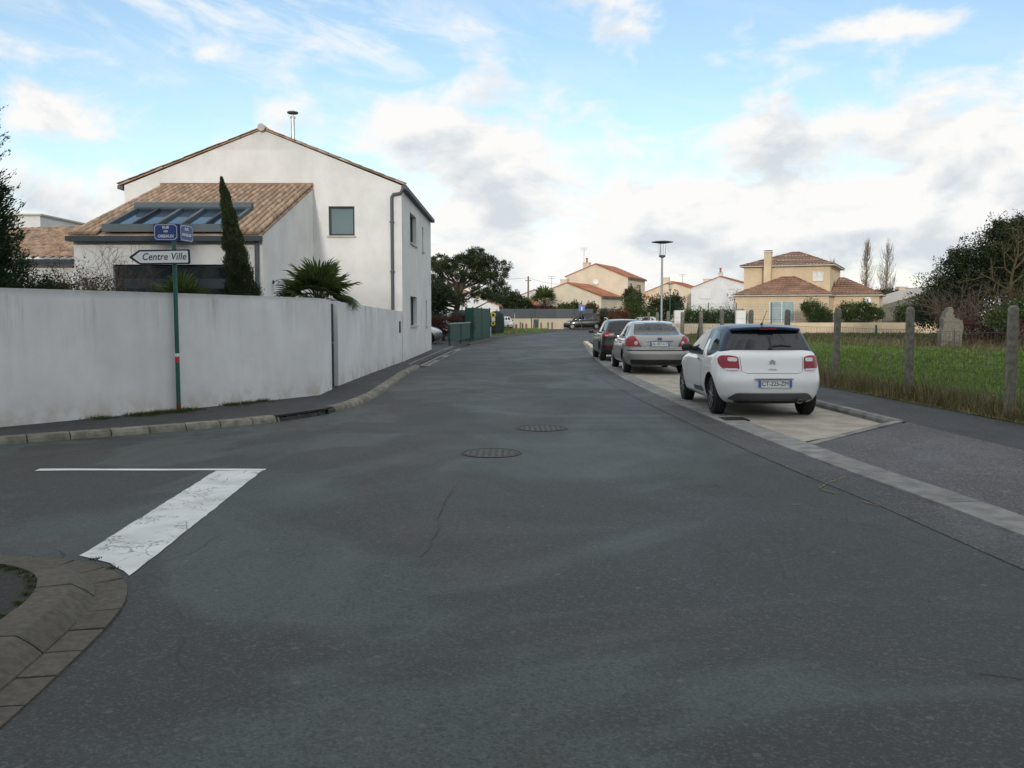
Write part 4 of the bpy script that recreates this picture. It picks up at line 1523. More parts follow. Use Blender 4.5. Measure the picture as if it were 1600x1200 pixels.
container(-1.20, 70.6, 'dark green bottle container with two yellow-ringed openings', 'bin_dark', True, 0.60, 1.85)
container(-2.50, 64.0, 'green dome-topped container behind the panelled shelter', 'bin_green', False, 0.85, 1.95)
container(-3.25, 58.5, 'dark green dome-topped container nearest the hedge', 'bin_dark', False, 0.85, 1.85)
t = thing('marker_post', 'short white marker post in front of the containers', 'post', (-1.55, 63.5, KZ))
MB().box(-1.60, -1.48, 63.44, 63.56, KZ, 0.75, 0.02).build('post', 'white_plastic', t)
MB().lathe([(0.075, 0.75), (0.05, 0.78), (0.01, 0.79)], (-1.54, 63.5, 0), 10).build('cap', 'white_plastic', t)
BOLL = [(-1.75, 66.8, 'beside the white marker post'), (-0.30, 71.4, 'right of the bottle container'), (0.35, 73.5, 'second after the bottle container'), (1.25, 79.0, 'midway along the green verge'),
        (2.05, 84.0, 'past the middle of the verge'), (0.9, 95.5, 'at the back of the verge'), (2.95, 91.0, 'left of the paired posts'), (3.75, 93.4, 'left one of the pair'), (4.2, 93.9, 'right one of the pair'), (1.0, 84.5, 'short one before the litter bin')]
for x, y, w in BOLL:
    t = thing('wooden_bollard', 'wooden bollard ' + w, 'bollard', (x, y, KZ), 0, 'wooden bollards along the verge')
    MB().tube([(x, y, KZ), (x, y, KZ + 0.72)], 0.085, 10).build('post', 'wood_post', t, 50)
    MB().lathe([(0.086, KZ + 0.72), (0.06, KZ + 0.77), (0.01, KZ + 0.785)], (x, y, 0), 10).build('cap', 'wood_post', t, 50)
t = thing('litter_bin', 'green litter bin on the verge before the low cream wall', 'bin', (2.55, 95.2, KZ))
MB().box(2.28, 2.82, 95.0, 95.4, 0.25, 1.08, 0.05).build('body', 'bin_green', t)
MB().box(2.26, 2.84, 94.98, 95.42, 1.10, 1.16, 0.05).build('lid', 'bin_dark', t)
MB().box(2.02, 2.12, 95.15, 95.25, KZ, 1.70).build('post', 'bin_green', t)
MB().box(1.88, 2.22, 95.10, 95.14, 1.28, 1.78).build('bag_dispenser', 'bin_green', t)

# grey fence on a low wall behind the parking area
t = thing('panel_fence', 'grey solid panel fence standing on a low cream wall', 'fence', (-2.0, 107.0, 0.0))
fl_ = [(-9.0, 100.0), (-2.0, 101.4), (4.92, 102.8)]
fl2 = [(4.92, 102.8), (9.3, 102.95)]
for a, b in list(zip(fl_, fl_[1:])) + [fl2]:
    MB().obox((a[0], a[1], 0.60), (b[0], b[1], 0.60), 0.2, 1.2).build('wall', 'low_wall_render', t)
    L_ = math.hypot(b[0] - a[0], b[1] - a[1])
    n_ = int(L_ / 1.8)
    for k in range(n_):
        p, q = Vector((*a, 0)).lerp(Vector((*b, 0)), (k + 0.01) / n_), Vector((*a, 0)).lerp(Vector((*b, 0)), (k + 0.99) / n_)
        MB().obox((p.x, p.y, 1.75), (q.x, q.y, 1.75), 0.05, 1.1).build('panel', 'panel_grey', t)
t = thing('panel_fence', 'grey panel fence between the black van and the garage', 'fence', (10.8, 102.6, 0.0))
for k in range(2):
    MB().box(9.9 + k * 0.9, 10.78 + k * 0.9, 102.6, 102.65, 0.1, 2.35).build('panel', 'panel_grey', t)

# dead-end sign
t = thing('road_sign', 'blue dead-end sign on a thin pole before the van', 'road sign', (7.60, 98.0, 0.0))
MB().tube([(7.60, 98.0, 0.0), (7.60, 98.0, 3.15)], 0.045, 8).build('pole', 'pole_green', t, 50)
MB().box(7.27, 7.93, 97.92, 97.95, 2.05, 2.72).build('panel', 'sign_blue', t)
MB().box(7.54, 7.66, 97.905, 97.918, 2.12, 2.50).build('white_bar', 'sign_white', t)
MB().box(7.46, 7.74, 97.905, 97.918, 2.505, 2.60).build('red_bar', 'red_paint', t)

# street lamps
def lamp(x, y, h, label, m='lamp_metal'):
    t_ = thing('street_lamp', label, 'street lamp', (x, y, KZ), 0, 'street lamps')
    MB().tube([(x, y, KZ), (x, y, 1.2), (x, y, h - 0.62)], [0.055, 0.05, 0.038], 10).build('pole', m, t_, 50)
    MB().lathe([(0.04, h - 0.66), (0.13, h - 0.62), (0.13, h - 0.56), (0.03, h - 0.54)], (x, y, 0), 14).build('socket', 'pipe_grey', t_, 50)
    MB().lathe([(0.10, h - 0.55), (0.125, h - 0.1), (0.03, h - 0.09)], (x, y, 0), 14).build('lantern', 'lamp_glass', t_, 50)
    for k in range(4):
        a = k * math.pi / 2 + 0.3
        MB().tube([(x + 0.125 * math.cos(a), y + 0.125 * math.sin(a), h - 0.57), (x + 0.14 * math.cos(a), y + 0.14 * math.sin(a), h - 0.08)], 0.011, 5).build('stay', m, t_)
    MB().lathe([(0.12, h - 0.10), (0.42, h - 0.055), (0.43, h - 0.035), (0.26, h - 0.005), (0.03, h + 0.01)], (x, y, 0), 20).build('hood', 'pipe_grey', t_, 50)
    return t_


lamp(5.92, 35.6, 4.52, 'tall grey street lamp with disc hood rising behind the parked cars')
lamp(14.75, 84.0, 4.55, 'distant green street lamp beside the far cream house', 'pole_green')

# ------------------------------------------------------------------ far houses
def gable_house(name, label, x0, x1, xa, y0, y1, ze0, ze1, za, wall, roofm, wins=(), side_wins=(), loc=None, z0=0.0, left_wins=(), fr='white_plastic', gl='window_glass'):
    """gable end towards the camera; ridge runs away from it"""
    t_ = thing(name, label, 'house', loc or ((x0 + x1) / 2, y0, 0))
    add_gable(t_, x0, x1, xa, y0, y1, ze0, ze1, za, wall, roofm, wins, side_wins, z0, fr, gl)
    return t_


def add_gable(t_, x0, x1, xa, y0, y1, ze0, ze1, za, wall, roofm, wins=(), side_wins=(), z0=0.0, fr='white_plastic', gl='window_glass', ribs=True):
    mb_ = MB()
    zc = min(ze0, ze1)
    holed_wall(mb_, front(y0), x0, x1, z0, zc, list(wins), 0.15)
    mb_.add([(x0, y0, zc), (x1, y0, zc), (x1, y0, ze1), (xa, y0, za), (x0, y0, ze0)], [(0, 1, 2, 3, 4)])
    holed_wall(mb_, right_side(x1), y0, y1, z0, ze1, list(side_wins), 0.15)
    mb_.add([(x0, y0, z0), (x0, y1, z0), (x0, y1, ze0), (x0, y0, ze0)], [(0, 1, 2, 3)])
    mb_.add([(x0, y1, z0), (x1, y1, z0), (x1, y1, ze1), (xa, y1, za), (x0, y1, ze0)], [(0, 1, 2, 3, 4)])
    mb_.build('wall', wall, t_)
    for h_ in wins:
        window(t_, front(y0), *h_, depth=0.13, fr=fr, gl=gl, bars=1 if h_[1] - h_[0] > 0.9 else 0)
    for h_ in side_wins:
        window(t_, right_side(x1), *h_, depth=0.13, fr=fr, gl=gl)
    mb_ = MB()
    if xa > x0 + 0.1:
        slab(mb_, [(x0 - 0.15, y0 - 0.12, ze0 - 0.02), (xa, y0 - 0.12, za + 0.07), (xa, y1 + 0.12, za + 0.07), (x0 - 0.15, y1 + 0.12, ze0 - 0.02)], 0.10)
    if xa < x1 - 0.1:
        slab(mb_, [(xa, y0 - 0.12, za + 0.07), (x1 + 0.2, y0 - 0.12, ze1 - 0.02), (x1 + 0.2, y1 + 0.12, ze1 - 0.02), (xa, y1 + 0.12, za + 0.07)], 0.10)
    rf = mb_.build('roof', roofm, t_)
    if xa < x1 - 0.1:
        mb_ = MB()
        ribbed(mb_, (x1 + 0.2, y0 - 0.10, ze1 + 0.0), (x1 + 0.2, y1 + 0.10, ze1 + 0.0), (xa, y1 + 0.10, za + 0.09), (xa, y0 - 0.10, za + 0.09), 0.45, 0.05, 8, 0.03, 3)
        rt = mb_.build('roof_tiling', roofm, rf, 50)
        MB().box(x1 + 0.14, x1 + 0.28, y0 - 0.1, y1 + 0.1, ze1 - 0.18, ze1 - 0.05).build('gutter', 'pipe_grey', t_)
    return rf


def chimney(t_, x, y, z0, z1, w=0.7, d=0.6, pots=1, wall='cream_render', pot='tile_red'):
    c_ = MB().box(x - w / 2, x + w / 2, y - d / 2, y + d / 2, z0, z1).build('chimney', wall, t_)
    MB().box(x - w / 2 - 0.05, x + w / 2 + 0.05, y - d / 2 - 0.05, y + d / 2 + 0.05, z1, z1 + 0.08).build('chimney_cap', wall, c_)
    for k in range(pots):
        px = x + (k - (pots - 1) / 2) * 0.45
        MB().lathe([(0.15, z1 + 0.08), (0.11, z1 + 0.45), (0.17, z1 + 0.62), (0.05, z1 + 0.7)], (px, y, 0), 10).build('chimney_pot', pot, c_, 50)


def antenna(t_, x, y, z, h):
    a_ = MB().tube([(x, y, z), (x, y, z + h)], 0.03, 5).build('antenna_mast', 'steel', t_)
    for k, (dz, w) in enumerate(((0.0, 0.5), (-0.25, 0.4))):
        MB().tube([(x - w, y, z + h + dz), (x + w, y, z + h + dz)], 0.02, 4).build('antenna_rod', 'steel', a_)


def dish(t_, x, y, z, r_=0.45):
    o_ = MB().lathe([(0.02, -0.10), (r_ * 0.6, -0.06), (r_, 0.0), (r_ * 0.98, 0.015), (r_ * 0.5, -0.04), (0.02, -0.07)], (0, 0, 0), 16).build('satellite_dish', 'white_plastic', t_, 50, True)
    o_.location = local(t_, x, y, z)
    o_.rotation_euler = (R(75), 0, R(25))


# cream house with terracotta roofs at the end of the street
h1 = thing('cream_house', 'cream gabled house with terracotta roofs at the end of the street', 'house', (14.39, 112, 0))
add_gable(h1, 6.31, 14.39, 10.16, 112.0, 121.0, 6.55, 6.26, 8.0, 'cream_render', 'tile_red', side_wins=[(113.0, 114.3, 4.0, 5.55), (117.6, 118.9, 4.0, 5.5)], fr='pipe_grey')
add_gable(h1, 7.5, 13.63, 9.41, 103.0, 111.99, 4.73, 3.77, 5.36, 'cream_render', 'tile_red')
add_gable(h1, 5.0, 7.49, 7.48, 105.0, 111.0, 3.95, 4.6, 4.62, 'cream_render', 'tile_red')
MB().box(13.64, 13.70, 105.2, 108.6, 0, 2.3).build('garage_door', 'white_plastic', h1)
chimney(h1, 8.45, 114.0, 6.5, 8.25, 0.85, 0.7, 1)
chimney(h1, 8.75, 104.2, 4.7, 5.75, 0.85, 0.7, 0)
antenna(h1, 8.0, 114.2, 6.6, 3.6)
antenna(h1, 5.6, 108.5, 3.8, 2.6)
dish(h1, 10.33, 111.7, 5.75, 0.36)
h1.rotation_euler = (0, 0, R(-22))
# second cream house and its neighbour
h2 = thing('cream_house', 'pale cream gabled house behind the distant lamp with small dish', 'house', (23.96, 120, 0))
add_gable(h2, 16.5, 23.96, 21.13, 120.0, 127.0, 4.30, 5.15, 6.05, 'cream_render', 'tile_red', side_wins=[(121.0, 122.6, 3.6, 4.9)])
chimney(h2, 20.2, 121.0, 5.2, 6.6, 0.9, 0.7, 0)
chimney(h2, 24.9, 125.0, 4.0, 6.5, 0.9, 0.7, 0)
antenna(h2, 22.2, 122.0, 5.5, 1.6)
mb = MB()
slab(mb, [(23.9, 119.5, 3.3), (26.6, 119.5, 2.85), (26.6, 124, 2.85), (23.9, 124, 3.6)], 0.1)
mb.build('porch_roof', 'tile_red', h2)
mb = MB()
slab(mb, [(15.2, 116.0, 4.9), (22.6, 116.0, 3.0), (22.6, 119.95, 3.0), (15.2, 119.95, 4.9)], 0.1)
mb.build('lean_to_roof', 'tile_red', h2)
MB().add([(15.2, 116.1, 0), (22.4, 116.1, 0), (22.4, 116.1, 2.95), (15.2, 116.1, 4.8)], [(0, 1, 2, 3)]).build('lean_to_wall', 'cream_render', h2)
MB().add([(23.97, 119.9, 0), (26.4, 119.9, 0), (26.4, 119.9, 2.8), (23.97, 119.9, 3.2)], [(0, 1, 2, 3)]).build('porch_wall', 'cream_render', h2)
dish(h2, 25.6, 118.6, 3.6, 0.55)
h2.rotation_euler = (0, 0, R(-24))
h3 = thing('white_gabled_house', 'plain white gabled house with terracotta roof left of the beige villa', 'house', (28.6, 113, 0))
add_gable(h3, 22.5, 29.7, 26.1, 113.0, 124.0, 5.1, 5.4, 6.45, 'white_render', 'tile_red', wins=[(27.05, 27.95, 3.9, 4.85)], gl='curtain')
MB().box(23.6, 25.0, 112.9, 112.99, 3.7, 4.8).build('shutter', 'white_plastic', h3)
chimney(h3, 26.0, 114.0, 6.2, 6.9, 0.55, 0.5, 1, 'white_render')
chimney(h3, 30.2, 122.0, 5.4, 6.6, 1.3, 0.6, 3, 'white_render')
antenna(h3, 31.8, 122.0, 5.5, 2.2)
h3.rotation_euler = (0, 0, R(-22))

# beige villa with hipped roofs
def hip(mb_, x0, x1, y0, y1, ze, za, rx0, rx1, ry, ribs=True, rows=9, pitch=0.30):
    """hipped roof, ridge from rx0 to rx1 at depth ry"""
    A_, B_, C_, D_ = (x0, y0, ze), (x1, y0, ze), (x1, y1, ze), (x0, y1, ze)
    P_, Q_ = (rx0, ry, za), (rx1, ry, za)
    for quad in ((A_, B_, Q_, P_), (B_, C_, Q_, Q_), (C_, D_, P_, Q_), (D_, A_, P_, P_)):
        slope_rows(mb_, *quad, pitch=pitch, rows=rows)


def slope_rows(mb_, p0, p1, p2, p3, pitch=0.30, rows=9, amp=0.05, drop=0.03):
    """courses of half-round ribs that keep their pitch on a tapering slope"""
    p0, p1, p2, p3 = map(Vector, (p0, p1, p2, p3))
    e = (p1 - p0)
    L_ = e.length
    e.normalize()
    nrm_ = (p1 - p0).cross(p3 - p0).normalized()
    if nrm_.z < 0:
        nrm_ = -nrm_
    for r_ in range(rows):
        ta, tb = r_ / rows, (r_ + 1) / rows
        a0, a1 = p0.lerp(p3, ta), p1.lerp(p2, ta)
        b0, b1 = p0.lerp(p3, tb), p1.lerp(p2, tb)
        s0, s1 = (a0 - p0).dot(e), (a1 - p0).dot(e)
        t0, t1 = (b0 - p0).dot(e), (b1 - p0).dot(e)
        lo_, hi_ = min(s0, t0), max(s1, t1)
        n_ = max(2, int((hi_ - lo_) / (pitch / 4)))
        b = len(mb_.v)
        for i in range(n_ + 1):
            s_ = lo_ + (hi_ - lo_) * i / n_
            sa_, sb_ = min(max(s_, s0), s1), min(max(s_, t0), t1)
            ph = abs(math.sin(math.pi * s_ / pitch))
            ua = (sa_ - s0) / (s1 - s0) if s1 - s0 > 1e-6 else 0
            ub = (sb_ - t0) / (t1 - t0) if t1 - t0 > 1e-6 else 0
            mb_.v.append(tuple(a0.lerp(a1, ua) + nrm_ * (amp * ph + drop)))
            mb_.v.append(tuple(b0.lerp(b1, ub) + nrm_ * (amp * ph)))
        for i in range(n_):
            mb_.f.append((b + 2 * i, b + 2 * i + 2, b + 2 * i + 3, b + 2 * i + 1))


villa = thing('beige_villa', 'beige villa with brown hipped tile roofs beyond the field', 'house', (26.75, 76, 0))


def box_walls(x0, x1, y0, y1, z0, z1, wins=(), side=(), name='wall'):
    mb_ = MB()
    holed_wall(mb_, front(y0), x0, x1, z0, z1, list(wins), 0.15)
    holed_wall(mb_, right_side(x1), y0, y1, z0, z1, list(side), 0.15)
    mb_.add([(x0, y0, z0), (x0, y1, z0), (x0, y1, z1), (x0, y0, z1)], [(0, 1, 2, 3)])
    mb_.build(name, 'beige_render', villa)


box_walls(18.95, 26.75, 76.0, 84.0, 0, 3.36, wins=[(21.85, 24.0, 0.25, 2.80)])
window(villa, front(76.0), 21.85, 24.0, 0.25, 2.80, depth=0.13, fr='white_plastic', gl='pale_glass', bars=1, sill=None, name='patio_door', w=0.08)
box_walls(19.05, 26.5, 79.2, 88.6, 3.0, 6.08, wins=[(25.05, 25.95, 4.62, 5.50)], side=[(83.2, 83.7, 4.4, 5.4), (86.3, 86.8, 4.4, 5.4)], name='upper_wall')
window(villa, front(79.2), 25.05, 25.95, 4.62, 5.50, depth=0.13, fr='white_plastic', gl='curtain', bars=1)
window(villa, right_side(26.5), 83.2, 83.7, 4.4, 5.4, depth=0.13, fr='white_plastic', gl='window_glass')
window(villa, right_side(26.5), 86.3, 86.8, 4.4, 5.4, depth=0.13, fr='white_plastic', gl='window_glass')
box_walls(26.76, 30.5, 80.0, 86.0, 0, 3.36, name='wing_wall')
for nme, args in (('front_roof', (18.7, 27.0, 75.7, 83.0, 3.36, 5.10, 22.7, 23.3, 79.4)), ('upper_roof', (18.7, 26.9, 78.8, 89.0, 6.05, 7.50, 22.7, 23.2, 83.9)), ('wing_roof', (26.5, 30.8, 79.7, 86.3, 3.40, 5.0, 26.9, 27.3, 83.0))):
    mb = MB()
    hip(mb, *args)
    rf = mb.build(nme, 'tile_brown', villa, 50)
    x0, x1, y0, y1, ze = args[:5]
    MB().box(x0, x1, y0, y1, ze - 0.12, ze - 0.004).build('eaves', 'sill_stone', rf)
chimney(villa, 21.25, 78.75, 3.0, 7.15, 0.60, 0.75, 0, 'beige_render')
MB().box(20.9, 21.6, 78.4, 79.1, 7.32, 7.36).build('chimney_cowl', 'pipe_grey', villa)
dish(villa, 29.6, 79.7, 2.9, 0.3)
villa.rotation_euler = (0, 0, R(-25))
# low wall in front of the villa
t = thing('low_wall', 'long low beige wall at the far side of the field', 'wall', (22, 70, 0))
MB().box(12.5, 33.6, 70.0, 70.2, 0, 1.02).build('wall', 'beige_render', t)
t = thing('low_wall', 'low cream wall and white pillars in front of the hedge left of the villa', 'wall', (14, 66, 0))
MB().box(10.2, 17.0, 66.0, 66.2, 0, 0.98).build('wall', 'low_wall_render', t)
for x_ in (12.35, 16.9):
    MB().box(x_ - 0.35, x_ + 0.35, 66.3, 66.7, 0, 1.95).build('pillar', 'white_render', t)
t = thing('garden_shed', 'grey gabled shed behind the bushes right of the villa', 'shed', (37, 84, 0))
add_gable(t, 34.6, 41.0, 40.2, 84.0, 92.0, 2.6, 3.9, 4.2, 'post_concrete', 'sill_stone')
t = thing('small_house', 'tiny house with red roof and chimney right of the villa', 'house', (52, 130, 0))
add_gable(t, 49.0, 57.0, 52.0, 128.0, 136.0, 4.3, 3.6, 5.1, 'beige_render', 'tile_red')
chimney(t, 56.3, 130, 3.5, 5.6, 1.3, 0.9, 0, 'beige_render')
t = thing('flat_roofed_block', 'white flat-roofed block behind the conifer at the left', 'building', (-22, 36, 0))
MB().box(-30, -18.75, 36, 44, 0, 5.55).build('wall', 'house_render', t)
MB().box(-30.08, -18.67, 35.92, 44.08, 5.55, 5.62).build('coping', 'sill_stone', t)
# houses glimpsed through the pine
t = thing('white_house_behind_pine', 'white house with terracotta roof glimpsed through the pine', 'house', (-8, 92, 0))
add_gable(t, -13.0, -3.5, -8.2, 90.0, 98.0, 5.2, 5.2, 7.3, 'white_render', 'tile_red', wins=[(-11.5, -10.3, 3.6, 4.9), (-6.5, -5.3, 3.6, 4.9)])
t = thing('white_bungalow', 'low white bungalow behind the recycling containers', 'house', (-3, 84, 0))
add_gable(t, -8.0, -1.2, -4.6, 84.0, 92.0, 2.5, 2.5, 3.9, 'white_render', 'tile_red', wins=[(-6.6, -5.4, 1.0, 2.1)])
chimney(t, -2.6, 86, 2.8, 3.8, 0.7, 0.6, 0, 'white_render')
t = thing('red_roofed_house', 'small red-roofed house behind the grey fence and pole', 'house', (2, 128, 0))
add_gable(t, -1.5, 4.4, 3.0, 126.0, 134.0, 3.4, 4.6, 5.1, 'white_render', 'tile_red')
MB().box(2.1, 4.6, 121.0, 121.3, 0, 3.8).build('side_wall', 'tile_red', t)
t = thing('utility_pole', 'wooden utility pole with thin wires behind the grey fence', 'pole', (2.15, 119.0, 0))
MB().tube([(2.15, 119.0, 0), (2.15, 119.0, 6.7)], [0.16, 0.10], 8).build('pole', 'wood_post', t, 50)
MB().box(1.75, 2.55, 118.9, 119.0, 6.1, 6.2).build('crossarm', 'wood_post', t)
for a, b in (((2.15, 118.95, 6.5), (-20, 112, 5.6)), ((2.15, 118.95, 6.5), (8.0, 116.0, 5.6))):
    pts = [Vector(a).lerp(Vector(b), k / 8) - Vector((0, 0, 0.35 * math.sin(math.pi * k / 8))) for k in range(9)]
    MB().tube(pts, 0.018, 3).build('wire', 'sign_black', t)

# shade: invented long building, added unseen behind the camera to darken the foreground
ab = thing('shade_block', 'unseen long white building added behind the viewer to shade the foreground', 'building', (-10, -22, 0))
mb = MB()
f_ = lambda a, b, d: (-a, -18 - d, b)
hs = [(x, x + 1.4, z, z + 1.4) for x in range(-46, 66, 5) for z in (1.2, 4.1, 6.9, 9.6)]
holed_wall(mb, f_, -50, 70, 0, 11.6, hs, 0.2)
mb.box(-70, 50, -30, -18.25, 0, 11.58)
mb.build('wall', 'house_render', ab)
for h_ in hs:
    mb = MB()
    fbox(mb, f_, h_[0], h_[1], h_[2], h_[3], 0.15, 0.22)
    mb.build('window', 'window_glass', ab)
mb = MB()
slab(mb, [(-70.3, -17.6, 11.6), (50.3, -17.6, 11.6), (50.3, -24, 12.5), (-70.3, -24, 12.5)], 0.15)
slab(mb, [(-70.3, -24, 12.5), (50.3, -24, 12.5), (50.3, -30.4, 11.6), (-70.3, -30.4, 11.6)], 0.15)
mb.build('roof', 'tile_red', ab)

# ------------------------------------------------------------------ cars
def rbox_grid(hx, L, H, r, nx, ny, nz):
    """closed rounded box: x in -hx..hx, y in 0..L, z in 0..H"""
    def ax(a, b, n):
        e = [0.0, 0.25, 0.55, 0.8]
        return np.unique(np.round(np.concatenate([[a + r * k for k in e], np.linspace(a + r, b - r, n), [b - r * k for k in e]]), 6))
    xs, ys, zs = ax(-hx, hx, nx), ax(0, L, ny), ax(0, H, nz)
    idx, V, F_ = {}, [], []

    def vid(p):
        k = (round(p[0], 5), round(p[1], 5), round(p[2], 5))
        if k not in idx:
            idx[k] = len(V)
            c_ = (min(max(p[0], -hx + r), hx - r), min(max(p[1], r), L - r), min(max(p[2], r), H - r))
            d = Vector(p) - Vector(c_)
            V.append(Vector(c_) + (d.normalized() * r if d.length > 1e-9 else d))
        return idx[k]

    def face(us, vs_, fn):
        for i in range(len(us) - 1):
            for j in range(len(vs_) - 1):
                F_.append((vid(fn(us[i], vs_[j])), vid(fn(us[i + 1], vs_[j])), vid(fn(us[i + 1], vs_[j + 1])), vid(fn(us[i], vs_[j + 1]))))
    for X in (-hx, hx):
        face(ys, zs, lambda u, v, X=X: (X, u, v))
    for Y in (0, L):
        face(xs, zs, lambda u, v, Y=Y: (u, Y, v))
    for Z in (0, H):
        face(xs, ys, lambda u, v, Z=Z: (u, v, Z))
    return V, F_


def sstep(x):
    x = min(1.0, max(0.0, x))
    return x * x * (3 - 2 * x)


def make_shells(S, lo=False):
    L, hx = S['L'], S['W'] / 2
    V, F_ = rbox_grid(hx, L, 0.8, S.get('r', 0.10), 6 if lo else 12, 18 if lo else 40, 4 if lo else 9)
    out = []
    for p in V:
        t_, h = p.x / hx, p.z / 0.8
        y = p.y
        zt, zb = cr(S['top'], y), cr(S['bot'], y)
        z = zb + (zt - zb) * h + S.get('crown', 0.03) * (1 - t_ * t_) * h ** 4
        x = p.x * cr(S['plan'], y) * cr(S['sec'], h)
        kr = sstep(1 - y / 0.75)
        kf = sstep(1 - (L - y) / 0.9)
        y = y + kr * (cr(S['rear'], z) + S.get('rc', 0.17) * abs(t_) ** 3.2) - kf * (cr(S['front'], z) + S.get('fc', 0.30) * abs(t_) ** 3)
        out.append((x, y, z))
    body = MB().add(out, F_)
    c_ = S['cabin']
    V, F_ = rbox_grid(c_['wb'], 2.0, 0.6, c_.get('r', 0.09), 5 if lo else 10, 10 if lo else 22, 3 if lo else 8)
    out = []
    for p in V:
        t_, h, s_ = p.x / c_['wb'], p.z / 0.6, p.y / 2.0
        y = (c_['y0b'] + (c_['y0t'] - c_['y0b']) * h) * (1 - s_) + (c_['y1b'] + (c_['y1t'] - c_['y1b']) * h) * s_
        x = p.x * (1 + (c_['wt'] / c_['wb'] - 1) * h ** 1.15)
        x *= 1 - c_.get('taper_r', 0.08) * sstep(1 - s_ / 0.3) - c_.get('taper_f', 0.10) * sstep(1 - (1 - s_) / 0.4)
        z = c_['zb'] + (c_['zt'] - c_['zb']) * h - c_.get('arch', 0.05) * (2 * s_ - 0.95) ** 2 * h - 0.035 * t_ * t_ * h
        y += -c_.get('bulge', 0.07) * (1 - t_ * t_) * sstep(1 - s_ / 0.35) + 0.10 * (1 - t_ * t_) * sstep(1 - (1 - s_) / 0.35)
        out.append((x, y, z))
    cabin = MB().add(out, F_)
    return body, cabin


def patch(bvh, poly, view, off, name, m, parent, step=0.07, skirt=0.02):
    """a panel laid on the car body: outline drawn in elevation, dropped onto the shell"""
    vec = {'rear': Vector((0, 1, 0)), 'front': Vector((0, -1, 0)), 'left': Vector((1, 0, 0)), 'right': Vector((-1, 0, 0)), 'top': Vector((0, 0, -1))}[view]

    def start(a, b):
        return {'rear': Vector((a, -3, b)), 'front': Vector((a, 9, b)), 'left': Vector((-4, a, b)), 'right': Vector((4, a, b)), 'top': Vector((a, b, 5))}[view]
    bm = bmesh.new()
    bm.faces.new([bm.verts.new((a, b, 0)) for a, b in poly])
    a0, a1 = min(p[0] for p in poly), max(p[0] for p in poly)
    b0, b1 = min(p[1] for p in poly), max(p[1] for p in poly)
    for k in range(1, int((a1 - a0) / step) + 1):
        bmesh.ops.bisect_plane(bm, geom=bm.verts[:] + bm.edges[:] + bm.faces[:], plane_co=(a0 + k * step, 0, 0), plane_no=(1, 0, 0))
    for k in range(1, int((b1 - b0) / step) + 1):
        bmesh.ops.bisect_plane(bm, geom=bm.verts[:] + bm.edges[:] + bm.faces[:], plane_co=(0, b0 + k * step, 0), plane_no=(0, 1, 0))
    last = None
    miss = []
    for v in bm.verts:
        s_ = start(v.co.x, v.co.y)
        hit, nrm_, _, _ = bvh.ray_cast(s_, vec)
        if hit is None:
            hit, nrm_, _, _ = bvh.find_nearest(s_ + vec * 3.6)
        if nrm_.dot(vec) > 0:
            nrm_ = -nrm_
        n_ = (nrm_ - vec * 0.6).normalized()
        v.co = hit + n_ * off
    edges = [e for e in bm.edges if e.is_boundary]
    ex = bmesh.ops.extrude_edge_only(bm, edges=edges)
    for g in ex['geom']:
        if isinstance(g, bmesh.types.BMVert):
            g.co = g.co + vec * skirt
    bmesh.ops.recalc_face_normals(bm, faces=bm.faces)
    me = bpy.data.meshes.new(name)
    bm.to_mesh(me)
    bm.free()
    # outward facing
    me.materials.append(MATS[m])
    me.polygons.foreach_set('use_smooth', [True] * len(me.polygons))
    me.set_sharp_from_angle(angle=R(40))
    return link(name, me, parent)


def line_patch(bvh, pts, w, view, name, m, parent, off=0.0025):
    """a thin panel gap"""
    L_, R_ = offset_line(pts, w / 2), offset_line(pts, -w / 2)
    return patch(bvh, L_ + R_[::-1], view, off, name, m, parent, 0.08, 0.004)


def wheel(parent, x, y, r, outer, style, w=0.20):
    """outer: -1 left side, +1 right side"""
    tb = MB()
    prof = [(r - 0.10, -w / 2 + 0.01), (r - 0.05, -w / 2), (r - 0.015, -w / 2 + 0.012), (r, -w / 2 + 0.03), (r, w / 2 - 0.03), (r - 0.015, w / 2 - 0.012), (r - 0.05, w / 2), (r - 0.10, w / 2 - 0.01)]
    tb.lathe([(a, b) for a, b in prof], (x, y, r), 28, 'x')
    tyre = tb.build('tyre', 'tyre', None, 40)
    tyre.parent = parent
    ri = r - 0.095
    xo = outer * (w / 2 + 0.003)
    mb = MB()
    mb.lathe([(ri, xo - outer * 0.05), (ri, xo), (ri - 0.015, xo + outer * 0.004), (ri - 0.03, xo - outer * 0.03), (0.02, xo - outer * 0.04)] if outer < 0 else
             [(0.02, xo - outer * 0.04), (ri - 0.03, xo - outer * 0.03), (ri - 0.015, xo + outer * 0.004), (ri, xo), (ri, xo - outer * 0.05)], (x, y, r), 24, 'x')
    rim = mb.build('rim', 'rim_dark' if style in ('multi', 'five') else 'rim', None, 40)
    rim.parent = tyre
    ns = {'five': 5, 'multi': 9, 'plain': 6, 'twin': 8}[style]
    for k in range(ns):
        a = 2 * math.pi * k / ns + 0.3
        mb = MB()
        d = Vector((0, math.cos(a), math.sin(a)))
        p = Vector((x + xo - outer * 0.02, y, r))
        mb.obox(p + d * 0.03, p + d * (ri - 0.012), 0.05 if style == 'five' else 0.032, 0.03, up=(1, 0, 0))
        s_ = mb.build('spoke', 'rim', None)
        s_.parent = rim
    mb = MB()
    mb.lathe([(0.045, -0.012), (0.045, 0.012), (0.03, 0.016)] if outer > 0 else [(0.03, -0.016), (0.045, -0.012), (0.045, 0.012)], (x + xo - outer * 0.012, y, r), 14, 'x')
    h_ = mb.build('hub', 'rim_dark' if style == 'plain' else 'rim', None)
    h_.parent = rim
    return tyre


